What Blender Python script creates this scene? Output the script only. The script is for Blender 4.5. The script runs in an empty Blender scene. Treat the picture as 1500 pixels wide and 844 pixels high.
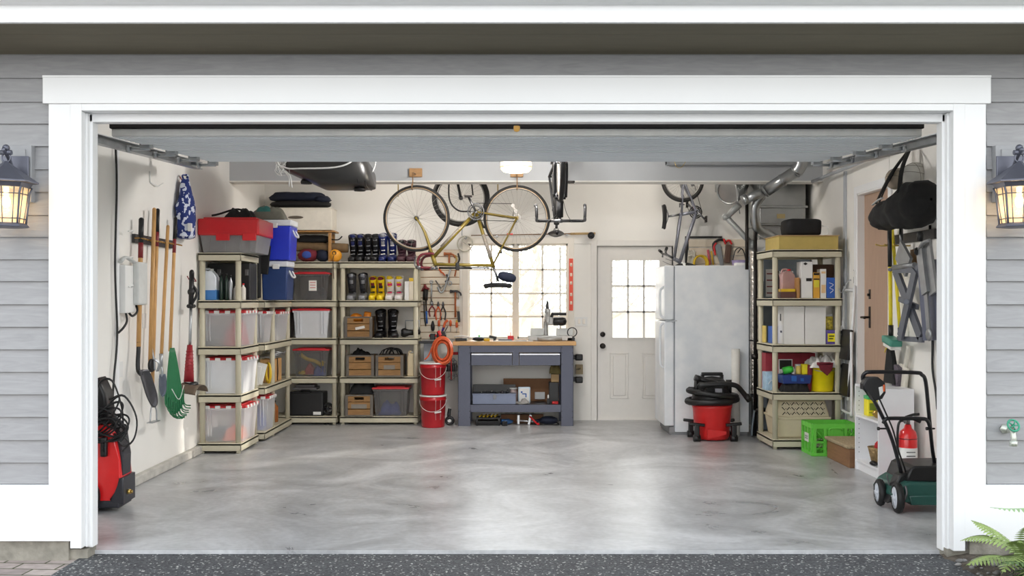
import bpy, bmesh, math, random
from mathutils import Vector, Matrix, Euler, noise
R = math.radians
PI = math.pi
C = bpy.context.scene.collection
FPX, VX, VY, EYE = 1490.0, 745.0, 440.0, 1.45

def P(px, py, d):
    return Vector(((px - VX) * d / FPX, d, EYE - (py - VY) * d / FPX))
def X(px, d): return (px - VX) * d / FPX
def Z(py, d): return EYE - (py - VY) * d / FPX
def srgb(c):
    r = []
    for v in c:
        v = v / 255.0
        r.append(v / 12.92 if v <= 0.04045 else ((v + 0.055) / 1.055) ** 2.4)
    return (r[0], r[1], r[2], 1.0)

# ------------------------------------------------------------------ materials
MATS = {}
def mat(name, col=(200, 200, 200), rough=0.5, metal=0.0, var=0.06, scale=14.0, bump=0.0, bscale=None,
        alpha=1.0, emit=None, estr=0.0, coat=0.0, stretch=None, trans=0.0, sheen=0.0):
    if name in MATS: return MATS[name]
    m = bpy.data.materials.new(name); m.use_nodes = True
    nt = m.node_tree; N = nt.nodes; L = nt.links
    b = N['Principled BSDF']
    c = srgb(col)
    tc = N.new('ShaderNodeTexCoord'); mp = N.new('ShaderNodeMapping')
    L.new(tc.outputs['Object'], mp.inputs['Vector'])
    if stretch: mp.inputs['Scale'].default_value = stretch
    nz = N.new('ShaderNodeTexNoise'); nz.inputs['Scale'].default_value = scale; nz.inputs['Detail'].default_value = 4
    L.new(mp.outputs['Vector'], nz.inputs['Vector'])
    rp = N.new('ShaderNodeValToRGB'); L.new(nz.outputs['Fac'], rp.inputs['Fac'])
    rp.color_ramp.elements[0].position = 0.3; rp.color_ramp.elements[1].position = 0.7
    rp.color_ramp.elements[0].color = tuple(max(0, x * (1 - var)) for x in c[:3]) + (1,)
    rp.color_ramp.elements[1].color = tuple(min(1, x * (1 + var)) for x in c[:3]) + (1,)
    L.new(rp.outputs['Color'], b.inputs['Base Color'])
    b.inputs['Roughness'].default_value = rough; b.inputs['Metallic'].default_value = metal
    b.inputs['Alpha'].default_value = alpha
    if coat: b.inputs['Coat Weight'].default_value = coat
    if trans: b.inputs['Transmission Weight'].default_value = trans
    if sheen: b.inputs['Sheen Weight'].default_value = sheen
    if emit:
        b.inputs['Emission Color'].default_value = srgb(emit); b.inputs['Emission Strength'].default_value = estr
    if bump:
        n2 = N.new('ShaderNodeTexNoise'); n2.inputs['Scale'].default_value = bscale or scale * 4; n2.inputs['Detail'].default_value = 3
        L.new(mp.outputs['Vector'], n2.inputs['Vector'])
        bp = N.new('ShaderNodeBump'); bp.inputs['Strength'].default_value = bump; bp.inputs['Distance'].default_value = 0.01
        L.new(n2.outputs['Fac'], bp.inputs['Height']); L.new(bp.outputs['Normal'], b.inputs['Normal'])
    MATS[name] = m
    return m

def node_mat(name):
    m = bpy.data.materials.new(name); m.use_nodes = True; MATS[name] = m
    return m, m.node_tree.nodes, m.node_tree.links, m.node_tree.nodes['Principled BSDF']

# ------------------------------------------------------------------ mesh builder
def basis(axis):
    a = Vector(axis).normalized()
    h = Vector((0, 0, 1)) if abs(a.z) < 0.9 else Vector((1, 0, 0))
    u = a.cross(h).normalized(); v = a.cross(u).normalized()
    return a, u, v
def catmull(pts, k=6, closed=False):
    pts = [Vector(p) for p in pts]; n = len(pts)
    if n < 3: return pts
    out = []
    rng = range(n) if closed else range(n - 1)
    for i in rng:
        p1 = pts[i]; p2 = pts[(i + 1) % n]
        p0 = pts[i - 1] if (i > 0 or closed) else p1 * 2 - p2
        p3 = pts[(i + 2) % n] if (closed or i + 2 < n) else p2 * 2 - p1
        for j in range(k):
            t = j / k
            out.append(0.5 * ((2 * p1) + (p2 - p0) * t + (2 * p0 - 5 * p1 + 4 * p2 - p3) * t * t + (3 * p1 - p0 - 3 * p2 + p3) * t ** 3))
    if not closed: out.append(pts[-1])
    return out

class MB:
    def __init__(s, M=None):
        s.bm = bmesh.new(); s.M = M or Matrix.Identity(4); s.mi = 0
    def _v(s, co): return s.bm.verts.new(s.M @ Vector(co))
    def _f(s, vs, smooth=False):
        try:
            f = s.bm.faces.new(vs); f.smooth = smooth; f.material_index = s.mi; return f
        except ValueError: return None
    def box(s, c, sz, rot=None, bev=0.0, seg=2):
        c = Vector(c); hx, hy, hz = sz[0] / 2, sz[1] / 2, sz[2] / 2
        Rm = Euler(rot).to_matrix() if rot else Matrix.Identity(3)
        vs = [s._v(c + Rm @ Vector((x * hx, y * hy, z * hz))) for x in (-1, 1) for y in (-1, 1) for z in (-1, 1)]
        q = [(0, 1, 3, 2), (4, 6, 7, 5), (0, 4, 5, 1), (2, 3, 7, 6), (0, 2, 6, 4), (1, 5, 7, 3)]
        fs = [s._f([vs[i] for i in a]) for a in q]
        if bev > 0:
            bev = min(bev, min(sz) * 0.45)
            es = list({e for f in fs for e in f.edges})
            r = bmesh.ops.bevel(s.bm, geom=es, offset=bev, segments=seg, profile=0.7, affect='EDGES')
            for f in r['faces']: f.smooth = True; f.material_index = s.mi
        return s
    def bb(s, x0, x1, y0, y1, z0, z1, bev=0.0):
        return s.box(((x0 + x1) / 2, (y0 + y1) / 2, (z0 + z1) / 2), (abs(x1 - x0), abs(y1 - y0), abs(z1 - z0)), bev=bev)
    def taper(s, c, b, t, h, bev=0.0, off=(0, 0)):
        """box standing at c (base centre) with base b=(x,y), top t=(x,y)"""
        c = Vector(c)
        lo = [s._v(c + Vector((x * b[0] / 2, y * b[1] / 2, 0))) for x, y in ((-1, -1), (1, -1), (1, 1), (-1, 1))]
        hi = [s._v(c + Vector((off[0] + x * t[0] / 2, off[1] + y * t[1] / 2, h))) for x, y in ((-1, -1), (1, -1), (1, 1), (-1, 1))]
        fs = [s._f(lo[::-1]), s._f(hi)] + [s._f([lo[i], lo[(i + 1) % 4], hi[(i + 1) % 4], hi[i]]) for i in range(4)]
        if bev > 0:
            es = list({e for f in fs for e in f.edges})
            r = bmesh.ops.bevel(s.bm, geom=es, offset=bev, segments=2, profile=0.7, affect='EDGES')
            for f in r['faces']: f.smooth = True; f.material_index = s.mi
        return s
    def ring(s, c, u, v, r, n, ru=None):
        return [s._v(c + u * (r * math.cos(2 * PI * i / n)) + v * ((ru or r) * math.sin(2 * PI * i / n))) for i in range(n)]
    def bridge(s, a, b, smooth=True):
        n = len(a)
        for i in range(n): s._f([a[i], a[(i + 1) % n], b[(i + 1) % n], b[i]], smooth)
    def cyl(s, p0, p1, r0, r1=None, n=14, caps=True):
        p0, p1 = Vector(p0), Vector(p1); r1 = r0 if r1 is None else r1
        a, u, v = basis(p1 - p0)
        A = s.ring(p0, u, v, max(r0, 1e-4), n); B = s.ring(p1, u, v, max(r1, 1e-4), n)
        s.bridge(A, B)
        if caps: s._f(A[::-1]); s._f(B)
        return s
    def tube(s, pts, r, n=7, closed=False, k=5, smooth=True, flat=1.0):
        P_ = catmull(pts, k, closed) if smooth else [Vector(p) for p in pts]
        m = len(P_); rings = []; up = None
        for i in range(m):
            if closed: t = P_[(i + 1) % m] - P_[i - 1]
            else: t = P_[min(i + 1, m - 1)] - P_[max(i - 1, 0)]
            if t.length < 1e-9: t = Vector((0, 0, 1))
            t.normalize()
            if up is None: _, up, _ = basis(t)
            up = (up - t * up.dot(t))
            if up.length < 1e-6: _, up, _ = basis(t)
            up.normalize(); w = t.cross(up)
            rr = r(i / max(1, m - 1)) if callable(r) else r
            rings.append(s.ring(P_[i], up, w, rr, n, rr * flat))
        for i in range(m - 1): s.bridge(rings[i], rings[i + 1])
        if closed: s.bridge(rings[-1], rings[0])
        else: s._f(rings[0][::-1]); s._f(rings[-1])
        return s
    def lathe(s, prof, c=(0, 0, 0), axis=(0, 0, 1), n=24, arc=None, sx=1.0, closed=False):
        """prof: list of (radius, height)"""
        c = Vector(c); a, u, v = basis(axis)
        if a.z > 0.99: u, v = Vector((1, 0, 0)), Vector((0, 1, 0))
        rings = []
        for (r, h) in prof: rings.append([s._v(c + a * h + u * (max(r, 1e-4) * sx * math.cos(2 * PI * i / n)) + v * (max(r, 1e-4) * math.sin(2 * PI * i / n))) for i in range(n)])
        for i in range(len(rings) - 1):
            for j in range(n): s._f([rings[i][j], rings[i][(j + 1) % n], rings[i + 1][(j + 1) % n], rings[i + 1][j]], True)
        if closed:
            for j in range(n): s._f([rings[-1][j], rings[-1][(j + 1) % n], rings[0][(j + 1) % n], rings[0][j]], True)
        else:
            s._f(rings[0][::-1]); s._f(rings[-1])
        return s
    def torus(s, c, axis, Rr, r, n=32, m=8, ry=None, arc=(0, 1)):
        c = Vector(c); a, u, v = basis(axis); full = arc == (0, 1)
        rings = []
        cnt = n if full else n + 1
        for i in range(cnt):
            t = 2 * PI * (arc[0] + (arc[1] - arc[0]) * i / n)
            d = u * math.cos(t) + v * math.sin(t)
            rings.append([s._v(c + d * (Rr + r * math.cos(2 * PI * j / m)) + a * ((ry or r) * math.sin(2 * PI * j / m))) for j in range(m)])
        for i in range(cnt - (0 if full else 1)): s.bridge(rings[i], rings[(i + 1) % cnt])
        if not full: s._f(rings[0]); s._f(rings[-1][::-1])
        return s
    def prism(s, poly, t, org=(0, 0, 0), u=(1, 0, 0), v=(0, 0, 1), bev=0.0, smooth=False):
        """poly (a,b) in plane u,v at org, thickness t along u x v (centred)"""
        org, u, v = Vector(org), Vector(u).normalized(), Vector(v).normalized(); w = u.cross(v)
        A = [s._v(org + u * a + v * b - w * t / 2) for a, b in poly]; B = [s._v(org + u * a + v * b + w * t / 2) for a, b in poly]
        n = len(poly)
        fs = [s._f(A[::-1]), s._f(B)] + [s._f([A[i], A[(i + 1) % n], B[(i + 1) % n], B[i]], smooth) for i in range(n)]
        if bev > 0:
            fs = [f for f in fs if f]
            es = [e for e in set(fs[0].edges) | set(fs[1].edges)]
            r = bmesh.ops.bevel(s.bm, geom=es, offset=bev, segments=2, profile=0.6, affect='EDGES')
            for f in r['faces']: f.smooth = True; f.material_index = s.mi
        return s
    def ell(s, c, rad, n=16, m=10, nz=0.0, ns=6.0, rot=None, pw=1.0, seed=0):
        """ellipsoid, optional noise; pw<1 boxier"""
        c = Vector(c); Rm = Euler(rot).to_matrix() if rot else Matrix.Identity(3)
        def sp(x): return math.copysign(abs(x) ** pw, x)
        rings = []
        for i in range(m + 1):
            ph = -PI / 2 + PI * i / m; row = []
            cnt = 1 if i in (0, m) else n
            for j in range(cnt):
                th = 2 * PI * j / n
                d = Vector((sp(math.cos(ph)) * sp(math.cos(th)), sp(math.cos(ph)) * sp(math.sin(th)), sp(math.sin(ph))))
                k = 1.0
                if nz: k += nz * noise.noise(d * ns * 0.5 + Vector((seed * 7.3, seed * 3.1, c.x * 5)))
                row.append(s._v(c + Rm @ Vector((d.x * rad[0] * k, d.y * rad[1] * k, d.z * rad[2] * k))))
            rings.append(row)
        for i in range(m):
            a, b = rings[i], rings[i + 1]
            for j in range(n):
                q = []
                for vv in (a[j % len(a)], a[(j + 1) % len(a)], b[(j + 1) % len(b)], b[j % len(b)]):
                    if vv not in q: q.append(vv)
                if len(q) > 2: s._f(q, True)
        return s
    def cloth(s, c, sz, nu=18, nv=14, amp=0.03, fr=14.0, seed=0, drop=0.5):
        """crumpled heap: a dome of footprint sz (x,y) height sz.z with folds"""
        c = Vector(c); g = []
        for i in range(nu + 1):
            row = []
            for j in range(nv + 1):
                u = i / nu * 2 - 1; v = j / nv * 2 - 1
                e = max(0.0, 1 - abs(u) ** 3) * max(0.0, 1 - abs(v) ** 3)
                h = sz[2] * (e ** drop)
                q = Vector((u * sz[0] / 2, v * sz[1] / 2, 0)) * fr + Vector((seed * 5.1, seed * 2.3, 0))
                h += amp * noise.noise(q) * (0.3 + e) * 2 + amp * 0.6 * noise.noise(q * 2.3) * e
                row.append(s._v(c + Vector((u * sz[0] / 2 * (1 + 0.08 * noise.noise(q * 0.4)), v * sz[1] / 2, max(0, h)))))
            g.append(row)
        for i in range(nu):
            for j in range(nv): s._f([g[i][j], g[i + 1][j], g[i + 1][j + 1], g[i][j + 1]], True)
        # underside
        s._f([g[i][0] for i in range(nu + 1)][::-1] + [g[0][j] for j in range(1, nv + 1)][::1][0:0] or [g[0][0], g[nu][0], g[nu][nv], g[0][nv]][::-1])
        return s
    def grid(s, fn, nu, nv, thick=0.0, smooth=True):
        def mk(off):
            g = []
            for i in range(nu + 1): g.append([s._v(Vector(fn(i / nu, j / nv)) + off) for j in range(nv + 1)])
            return g
        g = mk(Vector((0, 0, 0)))
        for i in range(nu):
            for j in range(nv): s._f([g[i][j], g[i + 1][j], g[i + 1][j + 1], g[i][j + 1]], smooth)
        return s
    def mesh(s, name, mats, rec=True):
        if rec: bmesh.ops.recalc_face_normals(s.bm, faces=s.bm.faces)
        me = bpy.data.meshes.new(name); s.bm.to_mesh(me); s.bm.free()
        for m in (mats if isinstance(mats, (list, tuple)) else [mats]): me.materials.append(m)
        return me

WORLDMODE = []   # things and solo meshes whose origin is set at the end
def props(o, label=None, cat=None, group=None, kind=None):
    if label: o['label'] = label
    if cat: o['category'] = cat
    if group: o['group'] = group
    if kind: o['kind'] = kind
    return o
def thing(name, label, cat, loc=None, rz=0.0, group=None, rot=None):
    o = bpy.data.objects.new(name, None); C.objects.link(o); o.empty_display_size = 0.1
    if loc is None: WORLDMODE.append(o)
    else:
        o.location = loc; o.rotation_euler = rot or (0, 0, rz)
    return props(o, label, cat, group)
def part(mb, name, mats, parent, label=None, kind=None):
    o = bpy.data.objects.new(name, mb.mesh(name, mats)); C.objects.link(o); o.parent = parent
    return props(o, label, None, None, kind)
def solo(mb, name, label, cat, mats, group=None, kind=None, loc=None, rz=0, rot=None):
    o = bpy.data.objects.new(name, mb.mesh(name, mats)); C.objects.link(o)
    if loc is None: WORLDMODE.append(o)
    else:
        o.location = loc; o.rotation_euler = rot or (0, 0, rz)
    return props(o, label, cat, group, kind)
def struct(mb, name, mats, parent=None):
    o = bpy.data.objects.new(name, mb.mesh(name, mats)); C.objects.link(o)
    if parent: o.parent = parent
    else: o['kind'] = 'structure'
    return o
def dup(root, loc, rz=0.0, label=None, group=None, scale=None, rot=None):
    r = root.copy(); C.objects.link(r); r.location = loc; r.rotation_euler = rot or (0, 0, rz)
    if scale: r.scale = scale
    if label: r['label'] = label
    if group: r['group'] = group
    for ch in list(root.children):
        c = ch.copy(); C.objects.link(c); c.parent = r
        for g in list(ch.children):
            d = g.copy(); C.objects.link(d); d.parent = c
    return r
def finalize():
    for o in WORLDMODE:
        ms = []
        def walk(q):
            if q.type == 'MESH': ms.append(q)
            for c in q.children: walk(c)
        walk(o)
        lo = Vector((1e9,) * 3); hi = Vector((-1e9,) * 3)
        for q in ms:
            for v in q.data.vertices:
                for i in range(3): lo[i] = min(lo[i], v.co[i]); hi[i] = max(hi[i], v.co[i])
        base = Vector(((lo.x + hi.x) / 2, (lo.y + hi.y) / 2, lo.z))
        for me in {q.data for q in ms}: me.transform(Matrix.Translation(-base))
        o.location = base
# ------------------------------------------------------------------ dimensions
XL, XR = -2.95, 3.32            # side walls
YF, YI, YB = 5.78, 5.92, 12.30  # facade plane, inner face of front wall, back wall
ZC = 3.15
OL, OR, OT = -2.417, 2.517, 2.524   # clear opening of the jamb

M_white = mat('white_trim_paint', (240, 241, 242), 0.45, var=0.01, scale=3)
M_wall = mat('interior_wall_paint', (240, 238, 233), 0.75, var=0.03, scale=2, bump=0.06, bscale=60)
M_ceil = mat('ceiling_paint', (226, 226, 226), 0.8, var=0.03, scale=2)
M_beam = mat('beam_paint', (182, 185, 188), 0.7, var=0.03, scale=3)

# siding: painted wood grain
m, N, L, b = node_mat('grey_lap_siding')
tc = N.new('ShaderNodeTexCoord'); mp = N.new('ShaderNodeMapping'); mp.inputs['Scale'].default_value = (1.2, 1, 9)
L.new(tc.outputs['Object'], mp.inputs['Vector'])
nz = N.new('ShaderNodeTexNoise'); nz.inputs['Scale'].default_value = 3.5; nz.inputs['Detail'].default_value = 8; nz.inputs['Distortion'].default_value = 1.5
L.new(mp.outputs['Vector'], nz.inputs['Vector'])
rp = N.new('ShaderNodeValToRGB'); L.new(nz.outputs['Fac'], rp.inputs['Fac'])
rp.color_ramp.elements[0].position = 0.25; rp.color_ramp.elements[0].color = srgb((146, 146, 148))
rp.color_ramp.elements[1].position = 0.8; rp.color_ramp.elements[1].color = srgb((164, 164, 166))
L.new(rp.outputs['Color'], b.inputs['Base Color']); b.inputs['Roughness'].default_value = 0.6
bp = N.new('ShaderNodeBump'); bp.inputs['Strength'].default_value = 0.25; bp.inputs['Distance'].default_value = 0.004
L.new(nz.outputs['Fac'], bp.inputs['Height']); L.new(bp.outputs['Normal'], b.inputs['Normal'])
M_siding = m

# polished concrete
m, N, L, b = node_mat('polished_concrete')
tc = N.new('ShaderNodeTexCoord')
n1 = N.new('ShaderNodeTexNoise'); n1.inputs['Scale'].default_value = 1.1; n1.inputs['Detail'].default_value = 9; n1.inputs['Roughness'].default_value = 0.62; n1.inputs['Distortion'].default_value = 1.6
n2 = N.new('ShaderNodeTexNoise'); n2.inputs['Scale'].default_value = 22; n2.inputs['Detail'].default_value = 5
L.new(tc.outputs['Object'], n1.inputs['Vector']); L.new(tc.outputs['Object'], n2.inputs['Vector'])
rp = N.new('ShaderNodeValToRGB'); L.new(n1.outputs['Fac'], rp.inputs['Fac'])
rp.color_ramp.elements[0].position = 0.28; rp.color_ramp.elements[0].color = srgb((140, 141, 142))
rp.color_ramp.elements[1].position = 0.72; rp.color_ramp.elements[1].color = srgb((208, 209, 211))
mx = N.new('ShaderNodeMix'); mx.data_type = 'RGBA'; mx.blend_type = 'OVERLAY'; mx.inputs[0].default_value = 0.25
L.new(rp.outputs['Color'], mx.inputs[6]); L.new(n2.outputs['Fac'], mx.inputs[7]); L.new(mx.outputs[2], b.inputs['Base Color'])
r2 = N.new('ShaderNodeMapRange'); r2.inputs['To Min'].default_value = 0.2; r2.inputs['To Max'].default_value = 0.42
L.new(n1.outputs['Fac'], r2.inputs['Value']); L.new(r2.outputs['Result'], b.inputs['Roughness'])
bp = N.new('ShaderNodeBump'); bp.inputs['Strength'].default_value = 0.08; bp.inputs['Distance'].default_value = 0.01
L.new(n2.outputs['Fac'], bp.inputs['Height']); L.new(bp.outputs['Normal'], b.inputs['Normal'])
M_floor = m
M_curb = mat('rough_concrete', (190, 187, 180), 0.85, var=0.18, scale=9, bump=0.5, bscale=30)

# asphalt with pale stones
m, N, L, b = node_mat('exposed_aggregate_asphalt')
tc = N.new('ShaderNodeTexCoord')
vo = N.new('ShaderNodeTexVoronoi'); vo.inputs['Scale'].default_value = 95
n1 = N.new('ShaderNodeTexNoise'); n1.inputs['Scale'].default_value = 4; n1.inputs['Detail'].default_value = 6
wn = N.new('ShaderNodeTexWhiteNoise')
L.new(tc.outputs['Object'], vo.inputs['Vector']); L.new(tc.outputs['Object'], n1.inputs['Vector']); L.new(vo.outputs['Color'], wn.inputs['Vector'])
rp = N.new('ShaderNodeValToRGB'); L.new(wn.outputs['Value'], rp.inputs['Fac'])
rp.color_ramp.elements[0].position = 0.0; rp.color_ramp.elements[0].color = srgb((52, 54, 58))
rp.color_ramp.elements[1].position = 0.93; rp.color_ramp.elements[1].color = srgb((98, 100, 103))
e = rp.color_ramp.elements.new(0.97); e.color = srgb((205, 205, 200))
mx = N.new('ShaderNodeMix'); mx.data_type = 'RGBA'; mx.blend_type = 'MULTIPLY'; mx.inputs[0].default_value = 0.5
L.new(rp.outputs['Color'], mx.inputs[6]); L.new(n1.outputs['Fac'], mx.inputs[7]); L.new(mx.outputs[2], b.inputs['Base Color'])
b.inputs['Roughness'].default_value = 0.75
bp = N.new('ShaderNodeBump'); bp.inputs['Strength'].default_value = 0.5; bp.inputs['Distance'].default_value = 0.006
L.new(vo.outputs['Distance'], bp.inputs['Height']); L.new(bp.outputs['Normal'], b.inputs['Normal'])
M_asph = m
# pavers
m, N, L, b = node_mat('brick_pavers')
tc = N.new('ShaderNodeTexCoord'); mp = N.new('ShaderNodeMapping'); mp.inputs['Rotation'].default_value = (0, 0, R(4))
L.new(tc.outputs['Object'], mp.inputs['Vector'])
bk = N.new('ShaderNodeTexBrick'); bk.inputs['Scale'].default_value = 1.0; bk.inputs['Brick Width'].default_value = 0.24; bk.inputs['Row Height'].default_value = 0.12
bk.inputs['Mortar Size'].default_value = 0.006; bk.inputs['Color1'].default_value = srgb((150, 138, 134)); bk.inputs['Color2'].default_value = srgb((172, 160, 154)); bk.inputs['Mortar'].default_value = srgb((74, 76, 52))
L.new(mp.outputs['Vector'], bk.inputs['Vector'])
n1 = N.new('ShaderNodeTexNoise'); n1.inputs['Scale'].default_value = 18; L.new(tc.outputs['Object'], n1.inputs['Vector'])
mx = N.new('ShaderNodeMix'); mx.data_type = 'RGBA'; mx.blend_type = 'OVERLAY'; mx.inputs[0].default_value = 0.35
L.new(bk.outputs['Color'], mx.inputs[6]); L.new(n1.outputs['Fac'], mx.inputs[7]); L.new(mx.outputs[2], b.inputs['Base Color']); b.inputs['Roughness'].default_value = 0.85
bp = N.new('ShaderNodeBump'); bp.inputs['Strength'].default_value = 0.6; bp.inputs['Distance'].default_value = 0.01; bp.invert = True
L.new(bk.outputs['Fac'], bp.inputs['Height']); L.new(bp.outputs['Normal'], b.inputs['Normal'])
M_paver = m
M_soil = mat('garden_soil', (92, 84, 74), 0.95, var=0.35, scale=30, bump=1.0, bscale=50)
M_glass = mat('window_glass', (235, 240, 240), 0.03, alpha=0.10, var=0.0)
M_black = mat('black_rubber', (18, 18, 19), 0.6, var=0.1)
M_steel = mat('galvanised_steel', (176, 180, 184), 0.35, 0.9, var=0.12, scale=10)
M_chrome = mat('chrome', (120, 120, 122), 0.38, 1.0, var=0.05)
M_dkmetal = mat('dark_bronze_metal', (46, 42, 40), 0.4, 0.7, var=0.08)

# ------------------------------------------------------------------ floor and ground
b = MB(); b.bb(XL, XR, 5.90, YB, -0.12, 0.0); struct(b, 'floor', M_floor)
b = MB(); b.bb(-2.45, 2.50, -3.0, 5.90, -0.14, -0.022)
b.bb(2.50, 2.62, 5.6, 5.9, -.14, -.024)
struct(b, 'ground_driveway', M_asph)
b = MB(); b.bb(-9.0, -2.45, -3.0, 5.86, -0.14, -0.03); struct(b, 'ground_pavers', M_paver)
b = MB()
def soil(u, v):
    x = 2.48 + u * 4; y = 3.0 + v * 2.84
    return (x, y, -0.03 + 0.05 * noise.noise(Vector((x * 4, y * 4, 0))) + 0.06 * min(1, u * 8))
b.grid(soil, 60, 50); struct(b, 'ground_soil', M_soil)
b = MB(); b.bb(2.5, 9, -3, 3.0, -0.14, -0.02); struct(b, 'ground_border', M_asph)
b = MB(); b.bb(-60, 60, -60, -3.0, -0.2, -0.03); struct(b, 'ground_street', mat('street_tarmac', (104, 106, 104), .85, var=.1, scale=3, bump=.3))  # unseen ground, extended to cut light coming from below the horizon
b = MB(); b.bb(-60, -9, -3.0, 14, -0.2, -0.04); b.bb(9, 60, -3, 14, -.2, -.04); struct(b, 'ground_lawn', mat('lawn_green', (96, 112, 74), .9, var=.2, scale=3, bump=.5))  # unseen as well, extended with the street to dim light from below
# ------------------------------------------------------------------ facade
def laps(b, x0, x1, z0, z1, zs):
    """lap boards between zs lines clipped to z0..z1"""
    for i in range(len(zs) - 1):
        lo, hi = max(zs[i], z0), min(zs[i + 1], z1)
        if hi - lo < 0.004: continue
        t = (hi - zs[i]) / (zs[i + 1] - zs[i]); t0 = (lo - zs[i]) / (zs[i + 1] - zs[i])
        yb_, yt = YF + 0.004 + 0.014 * t0, YF + 0.004 + 0.014 * t
        a = [b._v((x0, yb_, lo)), b._v((x1, yb_, lo)), b._v((x1, yt, hi)), b._v((x0, yt, hi))]
        c = [b._v((x0, YF + 0.03, lo)), b._v((x1, YF + 0.03, lo)), b._v((x1, YF + 0.03, hi)), b._v((x0, YF + 0.03, hi))]
        b._f(a); b._f(c[::-1])
        for k in range(4): b._f([a[k], c[k], c[(k + 1) % 4], a[(k + 1) % 4]])
zl = sorted(Z(y, YF) for y in [810, 776, 743, 709, 678, 645, 611, 578, 545, 512, 479, 446, 412, 380, 347, 315, 281, 248, 214, 181, 149, 114, 80, 30])
zsk = Z(710, YF)
b = MB()
laps(b, -6.0, -2.60, zsk, 3.0, zl); laps(b, 2.72, 6.0, zsk, 3.0, zl); laps(b, -2.60, 2.72, 2.71, 3.0, zl)
b.bb(-6, -2.5, YF + 0.03, YI, 0.0, 3.0); b.bb(2.6, 6, YF + 0.03, YI, 0.0, 3.0); b.bb(-2.5, 2.6, YF + 0.03, YI, 2.56, 3.0)
struct(b, 'wall_front', M_siding)
b = MB()
b.bb(XL, -2.48, YI, YI + 0.02, 0, ZC); b.bb(2.58, XR, YI, YI + 0.02, 0, ZC); b.bb(-2.48, 2.58, YI, YI + 0.02, 2.53, ZC)
struct(b, 'wall_front_inner', M_wall)
# foundation strip under the white skirt
b = MB(); b.bb(-6, -2.5, YF - 0.0, YI, -0.1, 0.09); b.bb(2.62, 6, YF, YI, -0.1, 0.09); b.bb(-2.52, -2.40, YF + .02, YI, -0.1, 0.03); b.bb(2.5, 2.64, YF + .02, YI, -0.1, 0.03)
struct(b, 'wall_foundation', mat('dark_rough_concrete', (140, 136, 126), .9, var=.3, scale=12, bump=.7, bscale=30))
zs1 = Z(792, YF)
b = MB(); b.bb(-6, -2.479, YF - 0.022, YF + 0.02, zs1, zsk, bev=0.004); struct(b, 'baseboard_front_left', M_white)
b = MB(); b.bb(2.58, 6, YF - 0.022, YF + 0.02, zs1, zsk, bev=0.004); struct(b, 'baseboard_front_right', M_white)
b = MB(); b.bb(-2.605, -2.481, YF - 0.02, YF + 0.02, zsk, 2.563, bev=0.003); struct(b, 'trim_1', M_white)      # side boards
b = MB(); b.bb(X(1411, YF), X(1442, YF), YF - 0.02, YF + 0.02, zsk - 0.008, 2.563, bev=0.003); struct(b, 'trim_2', M_white)
b = MB(); b.bb(X(66, YF), X(1448, YF), YF - 0.032, YF + 0.03, 2.563, 2.718, bev=0.004)
b.bb(X(66, YF) - .0, X(1448, YF) + .0, YF - 0.036, YF + 0.0, 2.708, 2.722, bev=0.002); struct(b, 'trim_3', M_white)       # head board
# jamb: sides and head with a stop bead
b = MB()
b.bb(-2.481, OL, YF - 0.024, YI + 0.02, 0.045, 2.563, bev=0.003); b.bb(OL, -2.39, 5.845, YI, 0.03, 2.52, bev=0.004); b.bb(OL, OL + 0.012, 5.81, 5.85, 0.04, 2.52, bev=0.003)
struct(b, 'trim_4', M_white)
b = MB()
b.bb(OR, X(1411, YF) + .001, YF - 0.024, YI + 0.02, 0.03, 2.563, bev=0.003); b.bb(2.49, OR, 5.845, YI, 0.01, 2.52, bev=0.004); b.bb(OR - 0.012, OR, 5.81, 5.85, 0.02, 2.52, bev=0.003)
struct(b, 'trim_5', M_white)
b = MB()
b.bb(OL, OR, YF - 0.024, YI + 0.02, OT, 2.5625, bev=0.003); b.bb(OL, OR, 5.845, YI, 2.475, OT, bev=0.004)
struct(b, 'trim_6', M_white)
# eave
b = MB()
YE = 5.3; zf = Z(34, YE)
zj = Z(80, YF); ym = YE + .16; zm = zf + (zj - zf) * .16 / (YF - YE)
b.prism([(YE, zf), (YE, zf + 0.03), (ym - .003, zm + .03), (ym - .003, zm)], 13, (0, 0, 0), (0, 1, 0), (0, 0, 1)); b.prism([(ym, zm), (ym, zm + 0.03), (YF + 0.03, zj + .03), (YF + 0.03, zj)], 13, (0, 0, 0), (0, 1, 0), (0, 0, 1))
struct(b, 'roof_soffit', mat('soffit_paint', (112, 106, 90), 0.8, var=0.05, scale=4, stretch=(1, 8, 8)))
b = MB(); b.bb(-6.5, 6.5, YE - .03, YE, zf - 0.004, Z(9, YE), bev=0.003); struct(b, 'roof_fascia', M_white)
b = MB()
gp = [(YE - .03, Z(10, YE)), (YE - .07, Z(9, YE)), (YE - .1, Z(5, YE)), (YE - .115, Z(0, YE)), (YE - .115, Z(-12, YE)), (YE - .105, Z(-14, YE)), (YE - .03, Z(-14, YE))]
b.prism(gp, 13, (0, 0, 0), (0, 1, 0), (0, 0, 1)); struct(b, 'roof_gutter', M_white)
M_roof = mat('roof_shingle', (84, 84, 86), 0.9, var=0.2, scale=30, bump=0.4)
b = MB(); b.prism([(YE - .03, Z(-6, YE)), (YE - .03, Z(-14, YE)), (9.1, 4.5), (13.2, 3.1), (13.2, 3.06), (9.1, 4.45)], 13, (0, 0, 0), (0, 1, 0), (0, 0, 1)); struct(b, 'roof', M_roof)

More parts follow.
